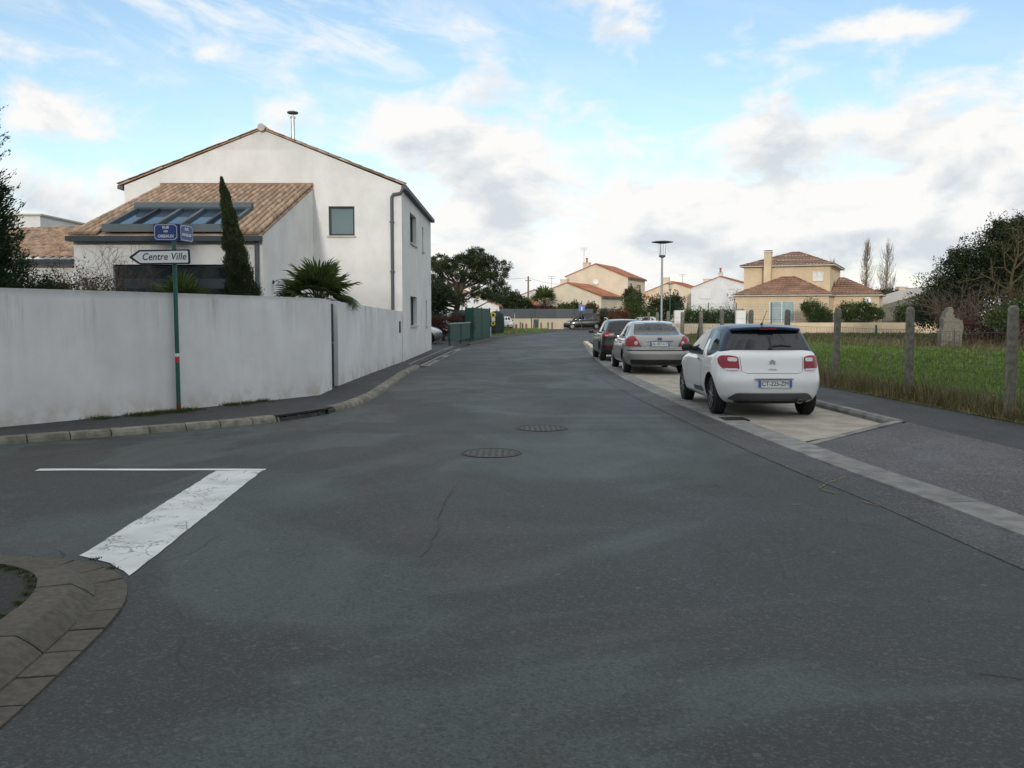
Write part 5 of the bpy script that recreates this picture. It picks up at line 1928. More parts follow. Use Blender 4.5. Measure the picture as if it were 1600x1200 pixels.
def number_plate(parent, x, y, z, w, h, text, tilt=0.0):
    mb = MB().box(-w / 2, w / 2, -0.006, 0.006, -h / 2, h / 2)
    p = mb.build('number_plate', 'plate_white', parent, None, True)
    p.location = (x, y, z)
    p.rotation_euler = (tilt, 0, 0)
    for s_ in (-1, 1):
        b = MB().box(s_ * (w / 2 - 0.021) - 0.02, s_ * (w / 2 - 0.021) + 0.02, -0.0085, -0.0055, -h / 2 + 0.003, h / 2 - 0.003).build('band', 'plate_band', p, None, True)
    me = text_mesh(text, h * 0.88, 'sign_black', 0, 0.001, 0.0, 0.95)
    o = link('lettering', me, p, (0.0, -0.0072, 0.0), (R(90), 0, 0))
    bw = max(v.co.x for v in me.vertices) - min(v.co.x for v in me.vertices)
    o.scale = ((w - 0.11) / bw, 1.0, 1)
    return p


mat('plate_band', (0.05, 0.16, 0.50), 0.4, 0.04)


def build_car(S, name, label, loc, rz=0.0, group=None, lo=False):
    t = thing(name, label, S.get('cat', 'car'), loc, rz, group)
    body_mb, cabin_mb = make_shells(S, lo)
    hx = S['W'] / 2
    r = S['wr']
    me = body_mb.mesh('body', S['paint'], None)
    me.materials.append(MATS['car_plastic'])
    ob = bpy.data.objects.new('body', me)
    C.objects.link(ob)
    cut = MB()
    for y in (S['yr'], S['yf']):
        for s_ in (-1, 1):
            x0 = s_ * (hx + 0.15)
            x1 = s_ * (hx - 0.30)
            a, b = min(x0, x1), max(x0, x1)
            cut.lathe([(r + S.get('gap', 0.05), a), (r + S.get('gap', 0.05), b)], (0, y, r + 0.01), 30, 'x')
    cme = cut.mesh('arch_cut', S['paint'], None)
    cme.materials.append(MATS['car_plastic'])
    cme.polygons.foreach_set('material_index', [1] * len(cme.polygons))
    co = bpy.data.objects.new('arch_cut', cme)
    C.objects.link(co)
    md = ob.modifiers.new('b', 'BOOLEAN')
    md.operation = 'DIFFERENCE'
    md.solver = 'EXACT'
    md.object = co
    dg = bpy.context.evaluated_depsgraph_get()
    nm = bpy.data.meshes.new_from_object(ob.evaluated_get(dg))
    bpy.data.objects.remove(ob)
    bpy.data.objects.remove(co)
    nm.name = 'body'
    nm.polygons.foreach_set('use_smooth', [True] * len(nm.polygons))
    nm.set_sharp_from_angle(angle=R(42))
    body = link('body', nm, t)
    cabin = cabin_mb.build('cabin', S.get('cabin_paint', S['paint']), t, 42, True)
    bm = bmesh.new()
    bm.from_mesh(nm)
    bm.from_mesh(cabin.data)
    bvh = BVHTree.FromBMesh(bm)
    bm.free()
    for y in (S['yr'], S['yf']):
        for s_ in (-1, 1):
            wheel(t, s_ * (hx - 0.14), y, r, s_, S.get('rims', 'plain'))
    for poly, view, off, nme, m_ in S['panels']:
        patch(bvh, rounded(poly, S.get('pr', 0.035), 3), view, off, nme, m_, t if nme != 'seam' else body, 0.07 if not lo else 0.25)
        if view == 'left':
            patch(bvh, rounded(poly, S.get('pr', 0.035), 3), 'right', off, nme, m_, t, 0.07 if not lo else 0.25)
    for pts, view in S.get('seams', []):
        line_patch(bvh, pts, 0.007, view, 'seam', 'car_seam', body)
        if view == 'left':
            line_patch(bvh, pts, 0.007, 'right', 'seam', 'car_seam', body)
    for poly, nme, m_ in S.get('mirrored', []):          # rear panels that come in pairs
        for s_ in (-1, 1):
            pp = [(a * s_, b) for a, b in poly]
            patch(bvh, rounded(pp, 0.03, 3), 'rear', 0.012 if nme == 'tail_light' else 0.018, nme, m_, t, 0.05 if not lo else 0.2)
    for poly, nme, m_ in S.get('front_mirrored', []):
        for s_ in (-1, 1):
            patch(bvh, rounded([(a * s_, b) for a, b in poly], 0.03, 3), 'front', 0.012, nme, m_, t, 0.05 if not lo else 0.2)
    # door mirrors
    if 'mirror' in S:
        my, mz, mx = S['mirror']
        for s_ in (-1, 1):
            mb = MB()
            V, F_ = rbox_grid(0.095, 0.12, 0.13, 0.058, 2, 2, 2)
            mb.add([(s_ * mx + v.x, my + v.y, mz + v.z) for v in V], F_)
            o = mb.build('mirror', S.get('mirror_paint', 'car_plastic'), t, 60, True)
            MB().obox((s_ * (mx - 0.2), my + 0.05, mz - 0.01), (s_ * (mx - 0.04), my + 0.05, mz + 0.04), 0.05, 0.03).build('arm', 'car_plastic', o, None, True)
    for s_ in (-1, 1):
        for hy, hz in S.get('handles', []):
            hit, _, _, _ = bvh.ray_cast(Vector((s_ * 4, hy, hz)), Vector((-s_, 0, 0)))
            if hit:
                MB().obox((hit.x + s_ * 0.022, hy - 0.09, hz), (hit.x + s_ * 0.022, hy + 0.09, hz + 0.01), 0.02, 0.03).build('door_handle', S.get('handle_paint', S['paint']), t, None, True)
    return t, bvh


PLAN = [(0, 0.93), (0.45, 0.985), (1.1, 1.0), (3.0, 1.0), (3.6, 0.96), (4.4, 0.88), (4.8, 0.84)]
SEC = [(0, 0.90), (0.16, 0.955), (0.40, 1.0), (0.62, 0.998), (0.85, 0.965), (1, 0.925)]

# --- white hatchback with dark roof
DS = dict(L=3.95, W=1.715, wr=0.315, yr=0.70, yf=3.15, r=0.13, rims='multi', gap=0.055, rc=0.22, paint='car_white', cabin_paint='car_roof', pr=0.05,
          crown=0.0, top=[(0, 1.05), (0.3, 1.065), (1.2, 0.99), (2.6, 0.95), (2.95, 0.92), (3.5, 0.82), (3.95, 0.66)], bot=[(0, 0.24), (0.5, 0.20), (3.5, 0.19), (3.95, 0.22)],
          plan=[(0, 0.95), (0.5, 0.995), (1.1, 1.0), (3.0, 1.0), (3.5, 0.96), (3.95, 0.88)], sec=SEC,
          rear=[(0.2, 0.12), (0.30, 0.05), (0.42, 0.01), (0.58, 0.0), (0.66, 0.03), (0.75, 0.07), (0.95, 0.12), (1.05, 0.17)],
          front=[(0.2, 0.12), (0.4, 0.0), (0.6, 0.03), (0.8, 0.2)],
          cabin=dict(y0b=0.30, y0t=0.60, y1t=1.95, y1b=2.98, zb=0.90, zt=1.468, wb=0.825, wt=0.61, r=0.12, arch=0.05, bulge=0.09, taper_r=0.05, taper_f=0.02),
          mirror=(2.28, 0.97, 0.90), handles=[(1.52, 0.86)], handle_paint='chrome',
          panels=[([(-0.67, 1.068), (0.67, 1.068), (0.52, 1.375), (-0.52, 1.375)], 'rear', 0.004, 'rear_window', 'car_glass'),
                  ([(1.42, 1.0), (2.62, 0.98), (2.28, 1.20), (1.98, 1.34), (1.44, 1.385)], 'left', 0.004, 'side_window', 'car_glass'),
                  ([(0.60, 1.06), (1.12, 1.03), (1.20, 1.36), (0.84, 1.34)], 'left', 0.004, 'quarter_window', 'car_glass'),
                  ([(1.12, 0.90), (1.44, 0.90), (1.33, 1.21), (1.23, 1.22)], 'left', 0.006, 'pillar_fin', 'car_white'),
                  ([(-0.60, 0.285), (0.60, 0.285), (0.68, 0.30), (0.56, 0.40), (-0.56, 0.40), (-0.68, 0.30)], 'rear', 0.016, 'bumper_skirt', 'car_grey_plastic'),
                  ([(-0.52, 0.24), (0.52, 0.24), (0.60, 0.285), (-0.60, 0.285)], 'rear', 0.022, 'diffuser', 'car_plastic'),
                  ([(1.18, 0.335), (1.95, 0.325), (1.90, 0.40), (1.25, 0.42)], 'left', 0.012, 'door_strip', 'car_grey_plastic')],
          mirrored=[([(0.50, 0.765), (0.515, 0.955), (0.62, 0.975), (0.74, 0.970), (0.785, 0.93), (0.785, 0.84), (0.73, 0.765)], 'tail_light', 'lens_red'),
                    ([(0.53, 0.885), (0.53, 0.94), (0.665, 0.945), (0.665, 0.885)], 'reverse_light', 'lens_white'),
                    ([(0.52, 0.745), (0.52, 0.775), (0.72, 0.775), (0.70, 0.745)], 'reflector', 'lens_white')],
          seams=[([(-0.49, 0.96), (-0.47, 0.73), (-0.40, 0.705), (0.40, 0.705), (0.47, 0.73), (0.49, 0.96)], 'rear'),
                 ([(1.36, 0.90), (1.34, 0.50), (1.40, 0.30)], 'left'), ([(2.60, 0.92), (2.62, 0.55), (2.60, 0.30)], 'left'), ([(-0.30, 0.62), (0.30, 0.62)], 'rear')])
ds, ds_bvh = build_car(DS, 'parked_car', 'white three-door hatchback with dark roof, nearest of the parked cars', (4.06, 13.86, 0.006))


def on(bvh, x, z, view='rear'):
    h, _, _, _ = bvh.ray_cast(Vector((x, -3, z)), Vector((0, 1, 0)))
    return h.y if h else 0.0


yp = on(ds_bvh, 0, 0.54)
number_plate(ds, 0.02, yp - 0.012, 0.545, 0.52, 0.115, 'CT-225-ZM', R(-3))
MB().obox((-0.30, yp - 0.015, 0.622), (0.30, yp - 0.015, 0.622), 0.03, 0.018).build('trim_bar', 'chrome', ds, None, True)
yb = on(ds_bvh, 0, 0.86)
for k in range(2):
    z0 = 0.845 + k * 0.035
    mb = MB()
    mb.obox((-0.045, yb - 0.006, z0), (0.0, yb - 0.008, z0 + 0.03), 0.012, 0.014)
    mb.obox((0.0, yb - 0.008, z0 + 0.03), (0.045, yb - 0.006, z0), 0.012, 0.014)
    mb.build('badge', 'badge_grey', ds, None, True)
yl = on(ds_bvh, 0, 0.76)
o = link('lettering', text_mesh('CITROËN', 0.032, 'badge_grey', 0, 0.002), ds, (0.0, yl - 0.006, 0.765), (R(80), 0, 0))
# wiper, brake light, spoiler lip, aerial, exhaust
wy = [(0.07, 1.10), (0.12, 1.125), (0.25, 1.135), (0.42, 1.12)]
MB().tube([(a - 0.05, on(ds_bvh, a - 0.05, b) - 0.02, b) for a, b in wy], [0.022, 0.016, 0.012, 0.006], 6).build('wiper', 'car_plastic', ds, 50, True)
MB().tube([(0.02, on(ds_bvh, 0.02, 1.06) - 0.015, 1.075), (0.02, on(ds_bvh, 0.02, 1.1) - 0.025, 1.10)], 0.025, 8).build('wiper_pivot', 'car_plastic', ds, 50, True)
V, F_ = rbox_grid(0.56, 0.32, 0.05, 0.022, 8, 4, 1)
MB().add([(v.x, 0.40 + v.y + 0.12 * (v.x / 0.56) ** 2, 1.375 + v.z - 0.03 * (v.x / 0.56) ** 2 + 0.13 * v.y) for v in V], F_).build('spoiler', 'car_roof', ds, 50, True)
MB().box(-0.13, 0.13, 0.390, 0.412, 1.378, 1.402).build('brake_light', 'lens_red', ds, None, True)
MB().tube([(-0.02, 0.72, 1.43), (-0.02, 0.66, 1.475)], [0.03, 0.018], 8).build('aerial_base', 'car_plastic', ds, 50, True)
MB().tube([(-0.02, 0.66, 1.47), (0.0, 0.46, 1.68)], [0.006, 0.004], 5).build('aerial', 'car_plastic', ds, None, True)
MB().tube([(0.42, 0.02, 0.275), (0.42, 0.30, 0.285)], 0.038, 12).build('exhaust', 'chrome', ds, 50, True)
MB().tube([(0.42, 0.014, 0.275), (0.42, 0.022, 0.275)], 0.030, 12).build('exhaust_bore', 'sign_black', ds, 50, True)

# --- champagne saloon-backed car
MO = dict(L=4.73, W=1.81, wr=0.315, yr=1.02, yf=3.77, r=0.12, rims='plain', gap=0.05, rc=0.20, paint='car_champagne', pr=0.05,
          top=[(0, 1.0), (0.15, 1.05), (0.55, 1.06), (0.9, 1.0), (3.2, 0.95), (3.5, 0.93), (4.3, 0.82), (4.73, 0.64)], bot=[(0, 0.30), (0.6, 0.22), (4.2, 0.2), (4.73, 0.22)],
          plan=PLAN, sec=SEC,
          rear=[(0.25, 0.10), (0.40, 0.02), (0.62, 0.0), (0.66, 0.05), (0.75, 0.06), (0.98, 0.10), (1.06, 0.16)],
          front=[(0.2, 0.1), (0.45, 0.0), (0.6, 0.02), (0.85, 0.25)],
          cabin=dict(y0b=0.42, y0t=1.15, y1t=2.55, y1b=3.50, zb=0.92, zt=1.45, wb=0.83, wt=0.60, r=0.10, arch=0.07, bulge=0.10, taper_r=0.06),
          mirror=(3.02, 0.92, 0.97), mirror_paint='car_champagne', handles=[(1.62, 0.84), (2.55, 0.82)],
          panels=[([(-0.64, 1.07), (0.64, 1.07), (0.53, 1.39), (-0.53, 1.39)], 'rear', 0.004, 'rear_window', 'car_glass'),
                  ([(1.05, 1.04), (1.45, 1.01), (1.52, 1.33), (1.30, 1.30)], 'left', 0.004, 'quarter_window', 'car_glass'),
                  ([(1.52, 1.01), (2.35, 0.99), (2.35, 1.36), (1.58, 1.34)], 'left', 0.004, 'side_window', 'car_glass'),
                  ([(2.42, 0.99), (3.15, 0.97), (2.72, 1.28), (2.42, 1.36)], 'left', 0.004, 'side_window', 'car_glass'),
                  ([(-0.86, 0.645), (0.86, 0.645), (0.86, 0.672), (-0.86, 0.672)], 'rear', 0.012, 'bumper_strip', 'car_plastic'),
                  ([(-0.74, 0.30), (0.74, 0.30), (0.78, 0.41), (-0.78, 0.41)], 'rear', 0.016, 'bumper_skirt', 'car_plastic')],
          mirrored=[([(0.48, 0.76), (0.66, 1.04), (0.74, 1.045), (0.90, 0.92), (0.90, 0.76)], 'tail_light', 'lens_red')],
          seams=[([(-0.64, 1.05), (-0.40, 0.72), (-0.34, 0.70), (0.34, 0.70), (0.40, 0.72), (0.64, 1.05)], 'rear'), ([(1.50, 0.98), (1.48, 0.6), (1.40, 0.3)], 'left'), ([(2.38, 0.98), (2.38, 0.3)], 'left')])
mo, mo_bvh = build_car(MO, 'parked_car', 'champagne grey hatchback saloon parked between the white and the black car', (3.98, 24.05, 0.006))
number_plate(mo, 0.0, on(mo_bvh, 0, 0.83) - 0.014, 0.83, 0.52, 0.11, 'AL-057-CT', R(-8))
MB().obox((-0.36, on(mo_bvh, 0, 0.91) - 0.016, 0.915), (0.36, on(mo_bvh, 0, 0.91) - 0.016, 0.915), 0.03, 0.016).build('trim_bar', 'chrome', mo, None, True)
c_ = MB().lathe([(0.045, -0.01), (0.045, 0.004), (0.035, 0.008)], (0, 0, 0), 16).build('badge', 'plate_blue', mo, None, True)
c_.location = (0, on(mo_bvh, 0, 0.965) - 0.006, 0.965)
c_.rotation_euler = (R(78), 0, 0)
c_.scale = (1.5, 0.9, 1)
for s_ in (-1, 1):
    c_ = MB().lathe([(0.05, -0.01), (0.05, 0.006), (0.03, 0.010)], (0, 0, 0), 14).build('reverse_light', 'lens_white', mo, None, True)
    c_.location = (s_ * 0.63, on(mo_bvh, s_ * 0.63, 0.86) - 0.016, 0.855)
    c_.rotation_euler = (R(90), 0, -s_ * R(-18))
MB().tube([(a, on(mo_bvh, a, b) - 0.018, b) for a, b in ((0.0, 1.09), (-0.2, 1.11), (-0.48, 1.115))], [0.016, 0.012, 0.006], 6).build('wiper', 'car_plastic', mo, 50, True)

# --- black estate in front of it
SU = dict(L=4.25, W=1.80, wr=0.32, yr=0.84, yf=3.42, r=0.12, rims='five', rc=0.20, paint='car_black', pr=0.05,
          top=[(0, 1.0), (0.2, 1.04), (0.9, 1.0), (2.9, 0.95), (3.2, 0.93), (3.9, 0.82), (4.25, 0.66)], bot=[(0, 0.28), (0.6, 0.22), (3.8, 0.2), (4.25, 0.24)],
          plan=PLAN, sec=SEC, rear=[(0.25, 0.10), (0.40, 0.02), (0.62, 0.0), (0.66, 0.05), (0.98, 0.08), (1.06, 0.12)],
          front=[(0.2, 0.1), (0.45, 0.0), (0.6, 0.02), (0.85, 0.25)],
          cabin=dict(y0b=0.18, y0t=0.52, y1t=2.2, y1b=3.15, zb=0.92, zt=1.47, wb=0.82, wt=0.62, r=0.10, arch=0.05, bulge=0.08),
          mirror=(2.75, 0.94, 1.0), mirror_paint='car_black', handles=[(1.5, 0.86), (2.35, 0.85)],
          panels=[([(-0.62, 1.07), (0.62, 1.07), (0.53, 1.37), (-0.53, 1.37)], 'rear', 0.004, 'rear_window', 'car_glass'),
                  ([(0.55, 1.07), (1.15, 1.03), (1.2, 1.36), (0.85, 1.35)], 'left', 0.004, 'quarter_window', 'car_glass'),
                  ([(1.22, 1.03), (2.05, 1.0), (2.05, 1.38), (1.26, 1.37)], 'left', 0.004, 'side_window', 'car_glass'),
                  ([(2.12, 1.0), (2.85, 0.98), (2.42, 1.28), (2.12, 1.37)], 'left', 0.004, 'side_window', 'car_glass'),
                  ([(-0.74, 0.28), (0.74, 0.28), (0.78, 0.50), (-0.78, 0.50)], 'rear', 0.016, 'bumper_skirt', 'car_plastic')],
          mirrored=[([(0.42, 0.88), (0.46, 1.0), (0.88, 1.03), (0.88, 0.86)], 'tail_light', 'lens_red'), ([(0.60, 0.885), (0.60, 0.93), (0.74, 0.93), (0.74, 0.885)], 'brake_lamp', 'lens_bright'),
                    ([(0.55, 0.52), (0.55, 0.57), (0.74, 0.57), (0.74, 0.52)], 'reflector', 'lens_red')])
su, su_bvh = build_car(SU, 'parked_car', 'black estate car, furthest of the three parked in the bay', (3.96, 30.75, 0.006))
number_plate(su, 0.0, on(su_bvh, 0, 0.80) - 0.014, 0.80, 0.5, 0.11, 'BX-118-KD', R(-6)) if False else None
for s_ in (-1, 1):
    MB().tube([(s_ * 0.60, 0.75, 1.44), (s_ * 0.61, 0.95, 1.50), (s_ * 0.60, 1.9, 1.505), (s_ * 0.58, 2.15, 1.46)], 0.016, 6).build('roof_rail', 'chrome', su, 50, True)
MB().tube([(0.0, 0.70, 1.46), (0.0, 0.55, 1.72)], 0.005, 5).build('aerial', 'car_plastic', su, None, True)

# --- far cars
VAN = dict(L=4.45, W=1.82, wr=0.31, yr=0.75, yf=3.45, r=0.12, rims='plain', rc=0.1, cat='van', paint='car_black', pr=0.05,
           top=[(0, 1.05), (0.2, 1.1), (2.9, 1.05), (3.3, 1.0), (4.0, 0.90), (4.45, 0.7)], bot=[(0, 0.28), (0.6, 0.22), (4.0, 0.2), (4.45, 0.24)],
           plan=PLAN, sec=SEC, rear=[(0.25, 0.06), (0.45, 0.0), (1.05, 0.03)], front=[(0.2, 0.1), (0.45, 0.0), (0.85, 0.25)],
           cabin=dict(y0b=0.06, y0t=0.18, y1t=2.45, y1b=3.45, zb=0.98, zt=1.82, wb=0.86, wt=0.72, r=0.10, arch=0.04, bulge=0.03),
           mirror=(2.95, 1.0, 1.0), handles=[(1.6, 0.95), (2.2, 0.95)],
           panels=[([(-0.62, 1.15), (0.62, 1.15), (0.56, 1.65), (-0.56, 1.65)], 'rear', 0.004, 'rear_window', 'car_glass'),
                   ([(0.35, 1.15), (1.15, 1.13), (1.15, 1.60), (0.38, 1.60)], 'left', 0.004, 'side_window', 'car_glass'),
                   ([(1.25, 1.13), (2.05, 1.12), (2.05, 1.60), (1.25, 1.60)], 'left', 0.004, 'side_window', 'car_glass'),
                   ([(2.15, 1.12), (3.05, 1.08), (2.55, 1.55), (2.15, 1.60)], 'left', 0.004, 'side_window', 'car_glass'),
                   ([(-0.62, 1.1), (0.62, 1.1), (0.55, 1.55), (-0.55, 1.55)], 'front', 0.004, 'windscreen', 'car_glass')],
           mirrored=[([(0.74, 0.85), (0.74, 1.35), (0.86, 1.35), (0.86, 0.85)], 'tail_light', 'lens_red')],
           front_mirrored=[([(0.45, 0.68), (0.45, 0.82), (0.80, 0.86), (0.80, 0.70)], 'headlight', 'lens_white')])
build_car(VAN, 'black_van', 'black van parked side-on before the grey panel fence', (10.2, 100.9, 0.006), R(90), lo=True)

HB = dict(SU)
HB.update(L=4.0, paint='car_white', rims='plain', yr=0.75, yf=3.25)
HB['panels'] = SU['panels'] + [([(-0.62, 1.02), (0.62, 1.02), (0.52, 1.32), (-0.52, 1.32)], 'front', 0.004, 'windscreen', 'car_glass')]
HB['front_mirrored'] = [([(0.40, 0.64), (0.42, 0.78), (0.80, 0.84), (0.80, 0.68)], 'headlight', 'lens_white')]
build_car(HB, 'parked_car', 'white car seen from behind beside the dark recycling container', (-0.75, 96.5, 0.006), R(4), lo=True)
build_car(dict(HB, top=[(0, 1.0), (0.2, 1.04), (2.9, 0.97), (3.2, 0.95), (3.7, 0.86), (4.0, 0.70)]), 'parked_car', 'white car half hidden behind the black van', (14.6, 100.5, 0.006), R(80), lo=True)
SI = dict(HB, paint='car_silver')
build_car(SI, 'parked_car', 'silver car nosing out from behind the white house', (-7.72, 48.2, KZ), R(-90), lo=False)
build_car(dict(HB, paint='car_silver'), 'parked_car', 'pale blue-grey car among the hedges behind the street lamp', (15.3, 92.5, 0.006), R(75), lo=True)

# ------------------------------------------------------------------ field fence
fence = thing('field_fence', 'wire mesh fence on weathered concrete posts along the right pavement', 'fence', (7.2, 20.0, KZ))
FP = [(7.62, 10.1), (7.46, 13.35), (7.30, 16.45), (7.15, 19.75), (7.02, 22.95), (6.95, 26.2), (6.92, 29.5), (6.90, 32.8), (6.88, 36.3), (6.9, 39.8), (7.0, 43.3), (7.15, 46.8)]
for i, (x, y) in enumerate(FP):
    w = 0.063
    mb = MB()
    lean = (random.uniform(-.02, .02), random.uniform(-.02, .02))
    h = 1.76 + random.uniform(-.02, .02)
    ring = []
    for z, k in ((0.0, 1.06), (0.8, 1.0), (1.55, 0.97), (h - 0.05, 0.95), (h - 0.012, 0.70), (h, 0.30)):
        ring.append([(x + lean[0] * z + a * w * k, y + lean[1] * z + b * w * k, z) for a, b in ((-1, -.75), (-.75, -1), (.75, -1), (1, -.75), (1, .75), (.75, 1), (-.75, 1), (-1, .75))])
    vv = [p for r_ in ring for p in r_]
    ff = [tuple(range(8))[::-1], tuple(range(40, 48))]
    for r_ in range(5):
        ff += [(r_ * 8 + k, r_ * 8 + (k + 1) % 8, r_ * 8 + 8 + (k + 1) % 8, r_ * 8 + 8 + k) for k in range(8)]
    mb.add(vv, ff)
    p = mb.build('post', 'post_concrete', fence, 45)
    if i in (7,):
        MB().obox((x - 0.02, y + 1.1, 0.05), (x, y + 0.05, 1.35), 0.10, 0.10).build('strut', 'post_concrete', p)
mb = MB()
wires = []
for (x0, y0), (x1, y1) in zip(FP[:-2], FP[1:-1]):
    L_ = math.hypot(x1 - x0, y1 - y0)
    n_ = int(L_ / 0.10)
    for k in range(n_ + 1):
        s_ = k / n_
        x, y = x0 + (x1 - x0) * s_ + 0.075, y0 + (y1 - y0) * s_
        j = random.uniform(-.01, .01)
        mb.tube([(x, y + j, 0.10), (x + random.uniform(-.01, .01), y, 1.35 - 0.02 * math.sin(math.pi * s_))], 0.0034, 3, False)
    for z in [0.12, 0.25, 0.40, 0.55, 0.70, 0.85, 1.0, 1.17, 1.35]:
        mb.tube([(x0 + 0.075, y0, z), ((x0 + x1) / 2 + 0.075, (y0 + y1) / 2, z - 0.015), (x1 + 0.075, y1, z)], 0.0036, 3, False)
w_ = mb.build('wire_mesh', 'wire', fence)
w_['kind'] = 'stuff'
mb = MB()
for (x0, y0), (x1, y1) in zip(FP[:-2], FP[1:-1]):
    mb.tube([(x0 + 0.075, y0, 1.50), (x1 + 0.075, y1, 1.50)], 0.003, 3, False)
w_ = mb.build('strand_wire', 'wire', fence)
w_['kind'] = 'stuff'
# light green mesh fence at the far side
t = thing('mesh_fence', 'thin green mesh fence in front of the low villa wall', 'fence', (25, 66, KZ))
for x, y, h in ((24.55, 60.5, 0.95), (31.7, 62, 0.95), (38.2, 62, 0.9)):
    MB().tube([(x, y, KZ), (x, y, h)], 0.07, 6).build('post', 'pole_green', t)
t = thing('mesh_fence', 'tall green mesh panels above the low villa wall', 'fence', (20, 69.5, KZ))
for x in (13.6, 15.2, 17.35, 20.1):
    MB().tube([(x, 69.6, KZ), (x, 69.6, 2.55)], 0.04, 6).build('post', 'pole_green' if x < 17 else 'wire', t)
mb = MB()
for k in range(76):
    mb.tube([(12.6 + k * 0.13, 69.6, 1.0), (12.6 + k * 0.13, 69.6, 2.45)], 0.004, 3, False)
for k in range(8):
    mb.tube([(12.6, 69.6, 1.05 + k * 0.2), (22.4, 69.6, 1.05 + k * 0.2)], 0.005, 3, False)
mb.build('mesh_panel', 'pole_green', t)['kind'] = 'stuff'
# crumbling wall stub
t = thing('ruined_wall', 'broken grey stub of stone wall at the edge of the brambles', 'wall', (19.4, 40, KZ))
MB().prism([(19.17, 0.05), (19.72, 0.05), (19.70, 0.7), (19.74, 1.30), (19.69, 1.55), (19.72, 1.62), (19.63, 1.66), (19.66, 1.83), (19.58, 1.97), (19.49, 1.90), (19.44, 1.93), (19.40, 1.72), (19.33, 1.78), (19.29, 1.50), (19.21, 1.46), (19.24, 1.1), (19.15, 0.8)], 40.0, 40.4, lambda a, b, c: (a, c, b)).build('wall', 'post_concrete', t)
MB().prism([(19.76, 0.05), (20.14, 0.05), (20.10, 0.6), (20.15, 1.1), (20.09, 1.38), (20.0, 1.33), (19.94, 1.45), (19.86, 1.41), (19.80, 1.50), (19.75, 1.46)], 40.05, 40.42, lambda a, b, c: (a, c, b)).build('buttress', 'post_concrete', t)

# ------------------------------------------------------------------ grass
def grass(name, label, pts, h0, h1, m, width=0.010, lean=0.5, base=KZ, r=rng, bend=True):
    n = len(pts)
    h = h0 + (h1 - h0) * r.random(n) ** 1.5
    a = r.random(n) * 6.283
    ln = lean * r.random(n)
    d = np.stack([np.cos(a) * ln, np.sin(a) * ln, np.ones(n)], 1)
    s_ = np.stack([-np.sin(a + r.random(n)), np.cos(a), np.zeros(n)], 1) * (width * (0.6 + 0.8 * r.random(n)))[:, None]
    P = np.concatenate([pts, np.full((n, 1), base)], 1)
    M = P + d * (h * 0.55)[:, None]
    T = P + d * h[:, None] + np.stack([np.cos(a), np.sin(a), np.zeros(n)], 1) * (ln * h * 0.5)[:, None]
    v_ = np.stack([P - s_, P + s_, M - s_ * 0.7, M + s_ * 0.7, T], 1).reshape(-1, 3)
    b = np.arange(n)[:, None] * 5
    f_ = np.concatenate([b + np.array([[0, 1, 3]]), b + np.array([[0, 3, 2]]), b + np.array([[2, 3, 4]])], 1).reshape(-1, 3)
    o_ = link(name, tris_mesh(name, v_, f_, m))
    return tag(o_, label, 'grass', None, 'stuff')


def strip_points(line, o0, o1, n, r=rng, clump=0.0):
    seg = [(Vector(a), Vector(b)) for a, b in zip(line, line[1:])]
    L_ = np.array([(b - a).length for a, b in seg])
    i = r.choice(len(seg), n, p=L_ / L_.sum())
    A_ = np.array([[s[0].x, s[0].y] for s in seg])[i]
    B_ = np.array([[s[1].x, s[1].y] for s in seg])[i]
    tt = r.random(n)[:, None]
    D_ = (B_ - A_) / np.linalg.norm(B_ - A_, axis=1, keepdims=True)
    N_ = np.stack([D_[:, 1], -D_[:, 0]], 1)
    o_ = (o0 + (o1 - o0) * r.random(n))[:, None]
    return A_ + (B_ - A_) * tt + N_ * o_


edge = [(7.30, 9.5), (7.18, 12.48), (7.04, 14.74), (6.83, 17.26), (6.68, 19.3), (6.55, 25), (6.5, 33), (6.6, 42), (7.4, 55)]
grass('dry_grass', 'tall dry grass and weeds along the field fence', strip_points(edge, 0.06, 0.60, 9000), 0.06, 0.55, 'blade_dry', 0.006, 0.55)
grass('dry_grass', 'low straw-coloured verge grass at the pavement edge', strip_points(edge, -0.02, 0.30, 9000), 0.03, 0.22, 'blade_dry', 0.006, 0.9)
grass('grass', 'olive weeds mixed into the fence line', strip_points(edge, 0.10, 1.1, 12000), 0.06, 0.36, 'blade_olive', 0.008, 0.7)
# field: dense near the fence, coarser with distance
P1 = np.stack([rng.uniform(7.5, 14.5, 45000), rng.uniform(10, 26, 45000)], 1)
P2 = np.stack([rng.uniform(7.0, 26, 48000), rng.uniform(24, 48, 48000)], 1)
P3 = np.stack([rng.uniform(8.0, 40, 22000), rng.uniform(46, 68.5, 22000)], 1)
grass('grass', 'short green grass of the field near the fence', P1, 0.05, 0.16, 'blade_green', 0.011, 0.8)
grass('grass', 'green grass in the middle of the field', P2, 0.06, 0.20, 'blade_green', 0.022, 0.8)
grass('grass', 'rough grass along the far side of the field', np.concatenate([P3, np.stack([rng.uniform(12, 36, 9000), rng.uniform(56, 69, 9000)], 1)]), 0.06, 0.28, 'blade_olive', 0.035, 0.7)
Pb = np.stack([rng.uniform(14.5, 24, 16000), rng.uniform(30, 46, 16000)], 1)
Pb = Pb[(Pb[:, 0] - 13.5) / 9.5 > (46 - Pb[:, 1]) / 26 + 0.22 + 0.12 * rng.normal(size=len(Pb))]
grass('dry_grass', 'pale dead grass below the brambles at the right', Pb[::2], 0.10, 0.6, 'blade_dry', 0.012, 1.0)
gv = np.stack([rng.uniform(-2.0, 4.6, 26000), rng.uniform(69, 96.5, 26000)], 1)
edge_x = np.interp(gv[:, 1], [69, 81.4, 91, 96], [-0.8, 2.0, 3.9, 3.9])
gv = gv[gv[:, 0] < edge_x - 0.1]
